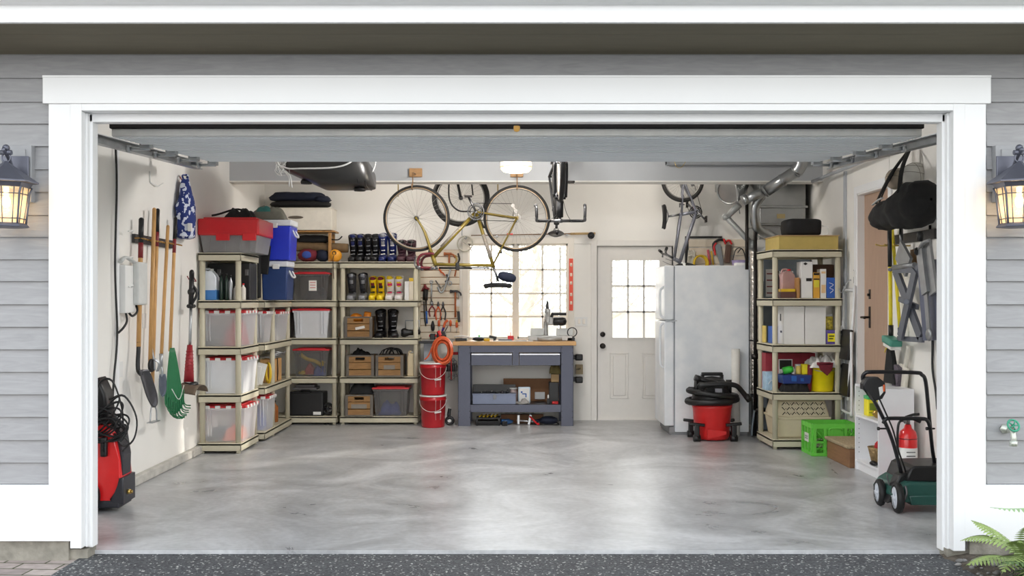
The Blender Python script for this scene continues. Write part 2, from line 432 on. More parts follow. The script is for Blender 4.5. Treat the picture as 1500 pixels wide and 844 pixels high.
# ------------------------------------------------------------------ inner shell
WX0, WX1, WZ0, WZ1 = X(686, YB), X(832, YB), 0.985, Z(357, YB)      # window hole
DX0, DX1, DZ1 = X(875, YB), X(875, YB) + 0.91, Z(361, YB)           # rear door hole
b = MB()
def wallpiece(x0, x1, z0, z1): b.bb(x0, x1, YB, YB + 0.14, z0, z1)
wallpiece(XL - 0.12, WX0, 0, ZC); wallpiece(WX0, WX1, 0, WZ0); wallpiece(WX0, WX1, WZ1, ZC)
wallpiece(WX1, DX0, 0, ZC); wallpiece(DX0, DX1, DZ1, ZC); wallpiece(DX1, XR + 0.12, 0, ZC)
struct(b, 'wall_back', M_wall)
b = MB(); b.bb(XL - 0.12, XL, YI, YB, -0.1, ZC); struct(b, 'wall_left', M_wall)
RDY0, RDY1, RDZ0, RDZ1 = 8.86, 9.66, 0.36, 2.46                      # house door hole in the right wall
b = MB()
b.bb(XR, XR + 0.14, YI, RDY0, -0.1, ZC); b.bb(XR, XR + 0.14, RDY1, YB, -0.1, ZC); b.bb(XR, XR + 0.14, RDY0, RDY1, RDZ1, ZC); b.bb(XR, XR + 0.14, RDY0, RDY1, -0.1, RDZ0)
b.bb(XR + 0.1, XR + 0.14, RDY0, RDY1, RDZ0, RDZ1)
struct(b, 'wall_right', M_wall)
b = MB(); b.bb(-4, 4, YF + 0.1, YB + 0.2, ZC, 3.25); struct(b, 'ceiling', M_ceil)
b = MB(); b.bb(XL, XR, 10.75, 10.95, 2.713, ZC); struct(b, 'ceiling_beam', M_beam)
b = MB(); b.bb(XL, XR, 10.735, 10.965, 2.70, 2.713, bev=.003); struct(b, 'trim_7', M_wall)
# concrete curbs at the foot of the walls
b = MB(); b.bb(XL, XL + 0.055, YI, 9.62, 0, 0.075, bev=0.012); struct(b, 'baseboard_left', M_curb)
b = MB(); b.bb(XR - 0.05, XR, YI, YB, 0, 0.075, bev=0.012); struct(b, 'baseboard_right', M_curb)
# cream upright where the left wall changes panel, with a grey metal edge
b = MB(); b.bb(XL, XL + 0.02, 7.62, 7.66, 0.08, 2.9, bev=.004); struct(b, 'trim_8', M_white)
b = MB(); b.bb(XR - 0.02, XR, 9.98, 10.03, 0.08, 2.72, bev=.004); struct(b, 'trim_9', mat('grey_conduit_paint', (186, 190, 196), .5))
b = MB(); b.bb(DX0 - 0.46, DX0 - .44, YB - 0.012, YB, 0.02, 2.1); b.bb(WX0 - .1, DX0 - .05, YB - 0.014, YB, 2.135, 2.19)
struct(b, 'trim_10', M_wall)

# rear window: casing, two sashes with bars, sill
M_sash = mat('window_frame_paint', (238, 232, 222), 0.5, var=0.02)
wnd = thing('window_1', None, None, ((WX0 + WX1) / 2, YB, WZ0)); wnd['kind'] = 'structure'
W2 = (WX1 - WX0) / 2; WH = WZ1 - WZ0
b = MB()
b.bb(-W2 - 0.07, -W2, -0.02, 0.0, -0.0, WH + 0.07, bev=.003); b.bb(W2, W2 + 0.07, -0.02, 0.0, 0, WH + 0.07, bev=.003); b.bb(-W2, W2, -0.02, 0, WH, WH + 0.07, bev=.003)
part(b, 'window_casing', M_sash, wnd)
xm = X(755.5, YB) - (WX0 + WX1) / 2
b = MB(); b.bb(xm - 0.02, xm + 0.02, 0.0, 0.1, 0, WH); part(b, 'window_mullion', M_sash, wnd)
for (a0, a1) in ((-W2, xm - 0.018), (xm + 0.018, W2)):
    b = MB(); w = 0.022
    b.bb(a0, a0 + w, .03, .08, 0, WH); b.bb(a1 - w, a1, .03, .08, 0, WH); b.bb(a0, a1, .03, .08, 0, w); b.bb(a0, a1, .03, .08, WH - w, WH)
    s = part(b, 'window_sash', M_sash, wnd)
    b = MB(); b.bb((a0 + a1) / 2 - .011, (a0 + a1) / 2 + .011, .045, .065, w, WH - w)
    for py in (395, 430, 464):
        zz = Z(py, YB) - WZ0; b.bb(a0 + w, a1 - w, .045, .065, zz - .011, zz + .011)
    part(b, 'window_bars', M_sash, s)
    b = MB(); b.bb(a0 + w, a1 - w, .053, .057, w, WH - w); part(b, 'window_pane', M_glass, s)
b = MB(); b.bb(-W2 - .06, W2 + .06, -0.03, 0.06, -0.02, 0.0, bev=.004); part(b, 'window_sill', M_sash, wnd)

# rear door
M_rdoor = mat('white_door_paint', (236, 233, 228), 0.45, var=0.015)
rd = thing('door_1', None, None, (DX0, YB + 0.03, 0.0)); rd['kind'] = 'structure'
W, H = DX1 - DX0, DZ1
gx0, gx1, gz0, gz1 = X(897, YB) - DX0, X(967, YB) - DX0, Z(495, YB), Z(381, YB)
b = MB(); t0, t1 = 0.0, 0.045
b.bb(0.004, gx0, t0, t1, .012, H - .004); b.bb(gx1, W - .004, t0, t1, .012, H - .004); b.bb(gx0, gx1, t0, t1, gz1, H - .004); b.bb(gx0, gx1, t0, t1, .012, gz0)
part(b, 'door_leaf', M_rdoor, rd)
for (p0, p1) in ((894, 921), (941, 969)):
    a0, a1 = X(p0, YB) - DX0, X(p1, YB) - DX0; z0, z1 = Z(584, YB), Z(517, YB)
    b = MB()
    b.bb(a0, a1, -.012, 0, z0, z0 + .016, bev=.004); b.bb(a0, a1, -.012, 0, z1 - .016, z1, bev=.004); b.bb(a0, a0 + .016, -.012, 0, z0, z1, bev=.004); b.bb(a1 - .016, a1, -.012, 0, z0, z1, bev=.004)
    b.bb(a0 + .035, a1 - .035, -.016, 0, z0 + .035, z1 - .035, bev=.012); part(b, 'door_panel', M_rdoor, rd)
b = MB(); w = .018
b.bb(gx0 - w, gx0 + .004, -.012, .055, gz0 - w, gz1 + w); b.bb(gx1 - .004, gx1 + w, -.012, .055, gz0 - w, gz1 + w); b.bb(gx0, gx1, -.012, .055, gz1 - .004, gz1 + w); b.bb(gx0, gx1, -.012, .055, gz0 - w, gz0 + .004)
for i in (1, 2):
    xx = gx0 + (gx1 - gx0) * i / 3; b.bb(xx - .012, xx + .012, -.005, .03, gz0, gz1)
    zz = gz0 + (gz1 - gz0) * i / 3; b.bb(gx0, gx1, -.005, .03, zz - .012, zz + .012)
gf = part(b, 'glazing_frame', M_rdoor, rd)
b = MB(); b.bb(gx0, gx1, .018, .022, gz0, gz1); part(b, 'door_glass', M_glass, gf)
for nm, py in (('deadbolt', 490), ('door_knob', 507)):
    b = MB(); zz = Z(py, YB); xx = X(883, YB) - DX0
    b.lathe([(.001, 0), (.032, .0), (.034, .012), (.016, .016), (.014, .035), (.03, .045), (.032, .06), (.022, .07), (.001, .073)] if nm == 'door_knob' else [(.001, 0), (.03, 0), (.032, .015), (.024, .024), (.001, .026)], (xx, -.001, zz), (0, -1, 0), 18)
    part(b, nm, M_dkmetal, rd)
b = MB(); b.bb(-.075, -.005, -.045, -.03, 0, H + .075, bev=.003); b.bb(W + .005, W + .075, -.045, -.03, 0, H + .075, bev=.003); b.bb(-.005, W + .005, -.045, -.03, H + .005, H + .075, bev=.003)
b.bb(-.012, .0, -.03, .06, 0, H); b.bb(W, W + .012, -.03, .06, 0, H); b.bb(0, W, -.03, .06, H - .002, H + .01); b.bb(0, W, -.03, .09, 0, .012)
part(b, 'door_frame', M_rdoor, rd)

# house door in the right wall
hd = thing('door_2', None, None, (XR, (RDY0 + RDY1) / 2, RDZ0)); hd['kind'] = 'structure'
DW = (RDY1 - RDY0) / 2; DH = RDZ1 - RDZ0
M_brown = mat('tan_flush_door', (176, 148, 128), 0.55, var=0.05, scale=5, stretch=(6, 6, 1))
b = MB(); b.bb(.055, .095, -DW + .01, DW - .01, .005, DH - .01); part(b, 'door_leaf', M_brown, hd)
b = MB()
b.bb(-.018, .0, -DW - .07, -DW, -.02, DH + .07, bev=.003); b.bb(-.018, .0, DW, DW + .07, -.02, DH + .07, bev=.003); b.bb(-.018, .0, -DW, DW, DH, DH + .07, bev=.003)
b.bb(-.012, .1, -DW, -DW + .015, 0, DH); b.bb(-.012, .1, DW - .015, DW, 0, DH); b.bb(-.012, .1, -DW, DW, DH - .015, DH)
part(b, 'door_frame', M_white, hd)
b = MB(); zz = Z(465, 9.45) - RDZ0; yy = .24
b.bb(.048, .055, yy - .02, yy + .02, zz - .1, zz + .1, bev=.002); b.cyl((.05, yy, zz), (-.02, yy, zz), .011); b.tube([(-.02, yy, zz), (-.03, yy - .01, zz), (-.03, yy - .05, zz), (-.028, yy - .1, zz - .005)], .011)
b.bb(.048, .055, yy - .02, yy + .02, zz + .17, zz + .26, bev=.002); b.cyl((.05, yy, zz + .21), (.03, yy, zz + .21), .012)
part(b, 'door_handle', M_dkmetal, hd)
# ------------------------------------------------------------------ overhead door, open under the ceiling
M_door = mat('overhead_door_paint', (244, 249, 253), 0.5, var=0.02, scale=3, stretch=(.3, 6, 6))
g = thing('garage_door', 'pale blue-grey sectional overhead door rolled open beneath the ceiling', 'garage door', (0.05, 6.26, 2.455))
def dz(y): return 0.0 + (y - 6.26) * 0.062
secs = [6.26, 6.76, 7.27, 7.78, 8.28]
for i in range(4):
    y0, y1 = secs[i] - 6.26, secs[i + 1] - 6.26
    b = MB()
    poly = [(y0 + .004, dz(y0 + 6.26)), (y1 - .004, dz(y1 + 6.26)), (y1 - .004, dz(y1 + 6.26) + .045), (y0 + .004, dz(y0 + 6.26) + .045)]
    b.prism(poly, 4.98, (0, 0, 0), (0, 1, 0), (0, 0, 1), bev=.005)
    for k in (0.12, 0.32, 0.5, .68, .88):
        yy = y0 + (y1 - y0) * k; b.bb(-2.47, 2.47, yy - .006, yy + .006, dz(yy + 6.26) - .006, dz(yy + 6.26) + .01, bev=.002)
    s_ = part(b, 'door_section', M_door, g)
    for sx in (-1, 1):
        b = MB(); b.bb(sx * 2.42, sx * 2.49, y1 - .04, y1 + .03, dz(y1 + 6.26) - .03, dz(y1 + 6.26) + .0, bev=.003); b.cyl((sx * 2.43, y1 - .005, dz(y1 + 6.26) - .03), (sx * 2.58, y1 - .005, dz(y1 + 6.26) - .03), .012)
        b.cyl((sx * 2.56, y1 - .005, dz(y1 + 6.26) - .03), (sx * 2.585, y1 - .005, dz(y1 + 6.26) - .03), .024)
        part(b, 'hinge_roller', M_steel, s_)
b = MB(); b.bb(-2.48, 2.48, -.035, .0, .002, .045, bev=.004); part(b, 'bottom_rail', mat('door_rail_paint', (222, 224, 224), .5), g)
b = MB(); b.bb(-2.49, 2.49, -.05, .0, .0455, .085, bev=.01); part(b, 'rubber_seal', M_black, g)
for x, lab in ((-2.6, 'steel overhead door track with angle brackets along the blank tool wall side'), (2.7, 'steel overhead door track with angle brackets running above the tan house door')):
    t = thing('door_track', lab, 'door track', (x, 6.05, 2.42))
    b = MB()
    for (dy0, dz0), (dy1, dz1) in (((0, 0), (2.45, .12)),):
        b.prism([(0, 0), (2.5, .13), (2.5, .19), (0, .06)], .006, (.03 * (1 if x > 0 else -1), 0, 0), (0, 1, 0), (0, 0, 1))
        b.prism([(0, 0), (2.5, .13), (2.5, .136), (0, .006)], .055, (0, 0, 0), (0, 1, 0), (0, 0, 1))
        b.prism([(0, .054), (2.5, .184), (2.5, .19), (0, .06)], .055, (0, 0, 0), (0, 1, 0), (0, 0, 1))
    part(b, 'rail', M_steel, t)
    b = MB()
    for yy in (2.35,):
        b.bb(-.02, .02, yy, yy + .04, .15, ZC - 2.42)
        b.bb(-.16 if x < 0 else 0, 0 if x < 0 else .2, yy, yy + .04, .16, .2)
    part(b, 'bracket', M_steel, t)
    b = MB(); b.bb(-.01, .04 if x < 0 else .01, -.03, .0, -2.38, .03) ; b.bb(-.03, .03, -.035, -.0, -2.38, -.04)
    part(b, 'upright', M_steel, t)
# horizontal galvanised pipe along the right wall above the doors
b = MB(); b.tube([P(1330, 207, 8.2), P(1255, 240, 9.4), P(1190, 266, 10.7)], .018, smooth=False)
solo(b, 'conduit_pipe', 'long pale metal conduit running high along the right wall towards the beam', 'pipe', mat('grey_conduit_paint'))

# small amber lens fixed in the middle of the head jamb
b = MB(); b.lathe([(.001, 0), (.018, 0), (.02, .01), (.016, .03), (.001, .035)], (X(757, 5.95), 5.965, 2.472), (0, 0, -1), 14)
solo(b, 'amber_marker', 'tiny amber plastic button under the middle of the door head', 'marker', mat('amber_plastic', (226, 176, 90), .3))

# ------------------------------------------------------------------ porch lanterns
M_lmet = mat('lantern_grey_metal', (104, 106, 118), 0.45, 0.6, var=0.08)
M_lglass, N_, L_, b_ = node_mat('seeded_amber_glass')
n_ = N_.new('ShaderNodeTexNoise'); n_.inputs['Scale'].default_value = 25; r_ = N_.new('ShaderNodeValToRGB')
r_.color_ramp.elements[0].color = srgb((240, 205, 150)); r_.color_ramp.elements[1].color = srgb((255, 240, 214)); L_.new(n_.outputs['Fac'], r_.inputs['Fac'])
L_.new(r_.outputs['Color'], b_.inputs['Base Color']); b_.inputs['Roughness'].default_value = .25; b_.inputs['Alpha'].default_value = .55
b_.inputs['Emission Color'].default_value = srgb((255, 205, 130)); b_.inputs['Emission Strength'].default_value = .35
def lantern(x, lab, blocklab):
    LD = 5.62; bx = x + (.065 if x > 0 else -.055)
    b = MB(); b.bb(bx - .135, bx + .135, YF - .035, YF + .02, Z(297, YF), Z(214, YF), bev=.004); b.bb(bx - .105, bx + .105, YF - .045, YF - .03, Z(291, YF), Z(220, YF), bev=.004)
    solo(b, 'mounting_block', blocklab, 'mounting block', mat('block_grey_paint', (156, 157, 160), .6))
    T = thing('porch_lantern', lab, 'lantern', (x, LD, Z(330, LD)))
    z0 = Z(330, LD); h = Z(270, LD) - z0; za = Z(238, LD) - z0
    yb = YF - .046 - LD
    b = MB(); b.bb(-.075, .075, yb - .012, yb, h - .03, za + .05, bev=.004); part(b, 'back_plate', M_lmet, T)
    b = MB(); b.tube([(0, yb - .01, h + .05), (0, yb - .05, h + .1), (0, yb - .09, za + .03), (0, -.03, za + .07), (0, 0, za + .06)], .011); b.cyl((-.03, 0, za + .055), (.03, 0, za + .055), .014); b.ell((0, 0, za + .08), (.02, .02, .02), 10, 8); b.torus((0, 0, za + .025), (0, 1, 0), .025, .005, 18, 6)
    part(b, 'hook_arm', M_lmet, T)
    n = 6
    def ring(r, z): return [(r * math.cos(2 * PI * (i + .5) / n + 0), r * math.sin(2 * PI * (i + .5) / n), z) for i in range(n)]
    def loft(b, rs, caps=True):
        rr = [[b._v(p) for p in ring(r, z)] for r, z in rs]
        for a, c in zip(rr, rr[1:]):
            for i in range(n): b._f([a[i], a[(i + 1) % n], c[(i + 1) % n], c[i]])
        if caps: b._f(rr[0][::-1]); b._f(rr[-1])
    b = MB(); loft(b, [(.12, h - .02), (.135, h + .005), (.165, h + .008), (.165, h + .016), (.10, h + .06), (.02, za - .003), (.008, za + .008)]); part(b, 'roof', M_lmet, T)
    b = MB(); loft(b, [(.094, .008), (.100, .06), (.112, h - .05), (.125, h - .02)], False); part(b, 'glass_shade', M_lglass, T)
    b = MB()
    for i in range(n):
        a0 = 2 * PI * (i + .5) / n
        cs = [(r * math.cos(a0), r * math.sin(a0), z) for r, z in ((.098, .0), (.104, .06), (.116, h - .05), (.13, h - .015))]
        b.tube(cs, .006, 5, smooth=False)
        for fz, r in ((.035, .1015), (h - .055, .1135)):
            q = ring(r, fz); b.cyl(q[i], q[(i + 1) % n], .003, n=5)
        for fr in (.25, .75):
            lo = Vector(ring(.097, .01)[i]).lerp(Vector(ring(.097, .01)[(i + 1) % n]), fr); mi = Vector(ring(.105, .06)[i]).lerp(Vector(ring(.105, .06)[(i + 1) % n]), fr); hi = Vector(ring(.127, h - .02)[i]).lerp(Vector(ring(.127, h - .02)[(i + 1) % n]), fr)
            b.tube([lo, mi, hi], .0028, 5, smooth=False)
    part(b, 'glass_frame', M_lmet, T)
    b = MB(); loft(b, [(.112, -.012), (.118, -.008), (.112, .0), (.098, .012)]); part(b, 'base_ring', M_lmet, T)
    b = MB(); b.cyl((0, 0, h - .02), (0, 0, h - .06), .014); b.ell((0, 0, h - .095), (.022, .022, .034), 12, 8); part(b, 'bulb', mat('bulb_glow', (255, 235, 200), .3, emit=(255, 226, 170), estr=14), T)
lantern(X(9, 5.62), 'porch lantern with amber glass at the photo\'s left edge, cut off by it', 'grey square siding block behind the lantern left of the garage opening')
lantern(X(1493, 5.62), 'porch lantern with amber glass on the siding right of the garage, above the hose tap', 'grey square siding block behind the lantern right of the garage opening')

# hose bib on the right siding
t = thing('hose_bib', 'old metal outdoor tap with round green handle on the grey siding', 'tap', (X(1482, 5.7), YF - .0, Z(630, 5.72)))
M_brass = mat('weathered_tap_metal', (196, 200, 190), .35, .6, var=.15)
b = MB(); b.lathe([(.001, 0), (.03, 0), (.03, .008), (.016, .012), (.014, .07)], (0, 0, 0), (0, -1, 0), 6); b.tube([(0, -.05, 0), (0, -.085, -.005), (0, -.1, -.035), (0, -.1, -.06)], .016); b.cyl((0, -.1, -.055), (0, -.1, -.085), .021, n=12); b.cyl((0, -.07, 0), (.0, -.09, .03), .01); part(b, 'tap_body', M_brass, t)
b = MB(); b.torus((.0, -.1, .03), (.1, -1, .5), .033, .006, 20, 6)
for k in range(5): b.cyl((0, -.1, .03), (math.cos(k * 1.257) * .032, -.1, .03 + math.sin(k * 1.257) * .03), .004, n=6)
part(b, 'tap_handle', mat('green_handle_paint', (58, 150, 120), .5, var=.2), t)

# ------------------------------------------------------------------ fern, pebbles at the right corner
M_fern = mat('fern_green', (138, 158, 92), .6, var=.25, scale=20)
M_fern2 = mat('dark_fern_green', (74, 96, 54), .6, var=.3, scale=20)
def frond(b, base, tip, sag, wid, n=15, up=(0, 0, 1)):
    base, tip = Vector(base), Vector(tip); d = tip - base; side = d.cross(Vector(up)).normalized()
    pts = [base + d * t + Vector((0, 0, sag * 4 * t * (1 - t))) for t in [i / n for i in range(n + 1)]]
    b.tube(pts, lambda t: .004 * (1 - .7 * t), 4, smooth=False)
    for i in range(2, n + 1):
        t = i / n; w = wid * math.sin(PI * min(1, t * .92 + .1)) ** .8; fw = (pts[i] - pts[i - 1]).normalized()
        for sg in (-1, 1):
            s = (side * sg + fw * .45).normalized(); nrm = Vector((0, 0, 1))
            m_ = 7; L0 = pts[i]
            prev = None
            for k in range(m_ + 1):
                u = k / m_; c = L0 + s * w * u + Vector((0, 0, -.25 * w * u * u)); ww = .0125 * (1 - u) ** .5 * (1.0 if k % 2 else .6) + .001
                a, e = b._v(c + fw * ww), b._v(c - fw * ww)
                if prev: b._f([prev[0], a, e, prev[1]])
                prev = (a, e)
random.seed(4)
b = MB(); base = Vector((2.78, 5.3, .0))
for (tx, ty, tz, sg) in ((2.40, 4.95, .12, .1), (2.36, 5.25, .08, .08), (2.5, 4.85, .05, .12), (2.42, 5.45, .16, .1), (2.7, 4.8, .10, .12), (2.5, 5.0, .26, .06), (2.95, 4.85, .16, .12), (2.5, 5.5, .26, .05), (3.1, 5.0, .3, .1), (2.6, 5.05, .34, .04), (2.85, 4.9, .38, .04)):
    frond(b, base, (tx, ty, tz), sg, .115, 22)
solo(b, 'fern', 'bright green fern spreading fronds over the corner at the foot of the garage', 'fern', M_fern)
b = MB(); base = Vector((2.72, 4.98, -.0))
for k in range(46):
    a = k * 2.4; r = .16 + .2 * random.random(); frond(b, base, base + Vector((math.cos(a) * r, math.sin(a) * r * .8, .0 + .17 * random.random())), .07, .06, 14)
solo(b, 'fern', 'low dark green fern clump under the bright fern fronds', 'fern', M_fern2)
b = MB(); frond(b, (3.0, 5.5, .36), (2.58, 5.45, .34), -.02, .05, 16); b.tube([(3.05, 5.5, 0), (3.05, 5.52, .2), (3.0, 5.5, .36)], .003)
solo(b, 'fern', 'thin sprig of fern reaching across the white skirt board', 'fern', mat('young_fern_green', (150, 178, 130), .6, var=.2))
b = MB()
for k in range(120):
    x = 2.46 + random.random() * .5; y = 5.1 + random.random() * .55; r = .008 + .014 * random.random()
    b.ell((x, y, .0 + .03 * min(1, (x - 2.4) * 2)), (r, r * .8, r * .6), 7, 5, .3, seed=k)
solo(b, 'gravel', 'loose grey stones and leaf litter between the driveway and fern', 'gravel', mat('grey_stones', (128, 126, 124), .8, var=.4, scale=8), kind='stuff')

# ------------------------------------------------------------------ left wall: hooks, bag, tools
M_red = mat('dark_red_coating', (130, 36, 40), .4)
M_handle = mat('ash_wood_handle', (204, 158, 100), .45, var=.14, scale=6, stretch=(8, 8, 1))
M_iron = mat('worn_steel', (84, 84, 88), .4, .7, var=.2)
M_green = mat('green_plastic', (28, 108, 66), .45, var=.08)
M_plas = mat('black_plastic', (20, 20, 22), .42, var=.1)
M_redp = mat('red_plastic', (214, 34, 38), .35, var=.05)
M_whp = mat('white_plastic', (232, 232, 230), .4, var=.02)
M_beige = mat('light_grey_plastic', (208, 209, 206), .5, var=.03)
def onwall(px, off=0.0): return (2.95 - off) * FPX / (745 - px)    # depth for a point `off` from the left wall
def LW(px, py, off=0.0):
    d = onwall(px, off); return Vector((-2.95 + off, d, Z(py, d)))
def uhook(c, m, name, lab, w=.085, cat='hook'):
    b = MB(); c = Vector(c)
    b.tube([c + Vector((0, 0, .06)), c + Vector((0, 0, 0))], .005, smooth=False)
    b.tube([c + Vector((.004, -w, .0 + .045)), c + Vector((.03, -w, .0)), c + Vector((.03, w, 0)), c + Vector((.004, w, .045))], .005, smooth=False)
    b.bb(c.x, c.x + .03, c.y - .006, c.y + .006, c.z - .004, c.z + .004)
    return solo(b, name, lab, cat, m)
c = LW(222, 268, .0)
b = MB(); b.tube([c + Vector((.003, -.05, .09)), c + Vector((.006, -.05, 0)), c + Vector((.03, .07, -.02)), c + Vector((.06, .11, 0.01))], .006, smooth=False)
solo(b, 'wall_hook', 'empty white L shaped hook high on the left wall', 'hook', M_whp)
uhook(LW(268, 268), M_red, 'wall_hook', 'dark red wire hook holding the blue patterned bag', .1)
# floral bag
m, N, L, bb_ = node_mat('blue_floral_cloth')
tc = N.new('ShaderNodeTexCoord'); vo = N.new('ShaderNodeTexNoise'); vo.inputs['Scale'].default_value = 22; vo.inputs['Detail'].default_value = 1; L.new(tc.outputs['Object'], vo.inputs['Vector'])
rp = N.new('ShaderNodeValToRGB'); L.new(vo.outputs['Fac'], rp.inputs['Fac']); rp.color_ramp.interpolation = 'CONSTANT'
rp.color_ramp.elements[0].position = 0; rp.color_ramp.elements[0].color = srgb((28, 46, 110)); rp.color_ramp.elements[1].position = .56; rp.color_ramp.elements[1].color = srgb((206, 212, 226))
L.new(rp.outputs['Color'], bb_.inputs['Base Color']); bb_.inputs['Roughness'].default_value = .85
T = thing('cloth_bag', 'blue and white patterned cloth bag hanging on the red hook', 'bag')
c0 = LW(272, 262, .07)
def bagf(u, v):
    a = 2 * PI * u; z = -.52 * v
    w = .03 + .13 * math.sin(min(1, v * 1.25) * PI / 2) ** .8 * (1 - .12 * v); dd = .03 + .045 * min(1, v * 2)
    k = 1 + .22 * noise.noise(Vector((math.cos(a) * 1.5, math.sin(a) * 1.5, v * 5)))
    return c0 + Vector((math.cos(a) * dd * k, math.sin(a) * w * k, z))
b = MB(); b.grid(bagf, 24, 20); b.ell(c0 + Vector((0, 0, -.52)), (.07, .13, .02), 16, 6); part(b, 'bag_body', m, T)
b = MB(); b.tube([c0 + Vector((-.0, .02, -.02)), c0 + Vector((.0, .05, .035)), c0 + Vector((-.03, 0, .03)), c0 + Vector((0, -.03, -.03))], .012, flat=.5); part(b, 'strap', m, T)
b = MB(); b.box(c0 + Vector((.07, -.10, -.44)), (.03, .05, .07), (0, 0, .1)); part(b, 'cloth_tag', M_whp, T)
# tool rail
T = thing('tool_rail', 'dark horizontal tool rail with clips holding five long handles', 'tool rail')
a0, a1 = LW(193, 349), LW(250, 357)
b = MB(); b.bb(-2.95, -2.925, a0.y, a1.y, a0.z - .035, a0.z + .035, bev=.004); part(b, 'rail', mat('dark_rail', (56, 54, 54), .5), T)
for px in (206, 224, 231, 245, 257):
    y = onwall(px, .06)
    b = MB(); b.tube([(-2.925, y - .03, a0.z), (-2.88, y - .035, a0.z), (-2.84, y - .02, a0.z - .01)], .006); b.tube([(-2.925, y + .03, a0.z), (-2.88, y + .035, a0.z), (-2.84, y + .02, a0.z - .01)], .006); part(b, 'clip', mat('brass_clip', (170, 130, 70), .4, .6), T)
def LH(px, py, off=.07): return LW(px, py, off)
def handle(T, top, bot, r=.016, grip=None):
    b = MB(); b.tube([top, bot], r, 10, smooth=False); b.ell(top, (r, r, r), 10, 6); part(b, 'handle', M_handle, T)
    if grip:
        d = (bot - top); L_ = d.length; d.normalize()
        b = MB(); b.tube([top - d * .015, top + d * .17], r * 1.12, 10, smooth=False); b.ell(top - d * .012, (r * 1.1, r * 1.1, r), 10, 6); part(b, 'grip', M_plas, T, label='black rubber grip')
        b = MB(); b.tube([top + d * .17, top + d * .29], r * 1.08, 10, smooth=False); part(b, 'grip_band', M_red, T, label='red painted band')
# shovel
T = thing('shovel', 'round point shovel with black and red gripped handle on the tool rail', 'shovel')
top, bot = LH(207, 324), LH(203, 508); handle(T, top, bot, .018, 1)
b = MB(); e1 = LH(202, 540, .08); b.tube([bot + Vector((0, 0, .04)), bot, e1, e1 + Vector((.02, .02, -.05))], .017); part(b, 'socket', M_plas, T)
def blade(T, o, L_, w, m, tip=.35, tilt=.5, name='blade', dish=.03, yaw=.75, thick=.006):
    """blade hanging down from o, its face turned by yaw"""
    b = MB(); cx, sx = math.cos(yaw), math.sin(yaw)
    def f(u, v):
        s = (u * 2 - 1); ww = w * (1 if v < 1 - tip else math.sqrt(max(0, 1 - ((v - 1 + tip) / tip) ** 2)) * .999 + .001)
        ww *= (.8 + .2 * min(1, v * 5)); dep = dish * (s * s) * 1.0
        return Vector(o) + Vector((s * ww * cx + dep * sx + tilt * v * L_ * .35, s * ww * sx * 1 - dep * cx + v * L_ * tilt, -v * L_ * math.sqrt(max(.1, 1 - tilt * tilt))))
    b.grid(f, 12, 16)
    ob = part(b, name, m, T); md = ob.modifiers.new('s', 'SOLIDIFY'); md.thickness = thick; return ob
blade(T, e1 + Vector((.02, .0, -.01)), .33, .085, M_iron, .45, .38, yaw=PI/2-.15)
# leaf puller / weed tool
T = thing('garden_hoe', 'bamboo handled cultivator with small black wheel at its end', 'garden tool')
top, bot = LH(226, 307, .08), LH(220, 530, .09); handle(T, top, bot, .016)
b = MB(); q = bot + Vector((.01, 0, -.03)); b.cyl(q - Vector((.012, -.0, 0)), q + Vector((.012, .0, 0)), .05, n=24); b.torus(q, (1, 0, 0), .043, .012, 24, 8); part(b, 'wheel', M_plas, T)
b = MB(); b.tube([bot + Vector((0, .02, .12)), bot + Vector((.02, .03, 0)), bot + Vector((.02, .035, -.07))], .01)
for k in range(4): b.tube([bot + Vector((.03, .0 + k * .012, .02)), bot + Vector((.06, .02 + k * .014, -.02)), bot + Vector((.04, .03 + k * .015, -.08))], .004)
part(b, 'tines', M_steel, T)
T = thing('stirrup_hoe', 'long wooden hoe with green ferrule and open stirrup blade near the floor', 'hoe')
top, bot = LH(231, 310, .07), LH(223, 568, .08); handle(T, top, bot, .015, 1)
b = MB(); b.tube([bot + Vector((0, 0, .02)), bot + Vector((0, 0, -.10))], .018, 10, smooth=False); part(b, 'ferrule', M_green, T)
h0 = bot + Vector((0, 0, -.12)); b = MB()
b.tube([h0 + Vector((0, 0, .03)), h0, h0 + Vector((0.01, -.06, -.06)), h0 + Vector((0.01, -.075, -.15))], .006); b.tube([h0, h0 + Vector((0.01, .06, -.06)), h0 + Vector((0.01, .075, -.15))], .006); b.box(h0 + Vector((.01, 0, -.155)), (.05, .17, .006)); part(b, 'stirrup_blade', M_steel, T)
T = thing('narrow_spade', 'wooden handled narrow trowel spade between the hoe and green rake', 'spade')
top, bot = LH(246, 332), LH(236, 527); handle(T, top, bot, .014)
b = MB(); b.cyl(bot + Vector((0, 0, .05)), bot + Vector((0, 0, -.06)), .017, .012); b.tube([bot + Vector((0, 0, -.05)), bot + Vector((0.01, 0, -.1)), bot + Vector((0.0, 0, -.14))], .009); part(b, 'socket', M_steel, T)
blade(T, bot + Vector((0, 0, -.12)), .19, .045, mat('blue_grey_steel', (96, 104, 118), .4, .5), .5, .05, dish=.012, yaw=1.2)
T = thing('leaf_rake', 'fan shaped green plastic leaf rake hung by its wooden handle', 'rake')
top, bot = LH(257, 322), LH(249, 515); handle(T, top, bot, .014, 1)
b = MB()
o = bot + Vector((.0, 0, .03)); 
def fan(u, v):
    s = u * 2 - 1; w = .025 + .08 * v ** .8; ridge = .006 * abs(math.sin(u * PI * 9)) * (.3 + v)
    return o + Vector((.02 + ridge + .02 * v + .42 * s * w, s * w, -v * (.56 - .10 * s * s)))
b.grid(fan, 54, 12)
ob = part(b, 'rake_fan', M_green, T); md = ob.modifiers.new('s', 'SOLIDIFY'); md.thickness = .006
b = MB()
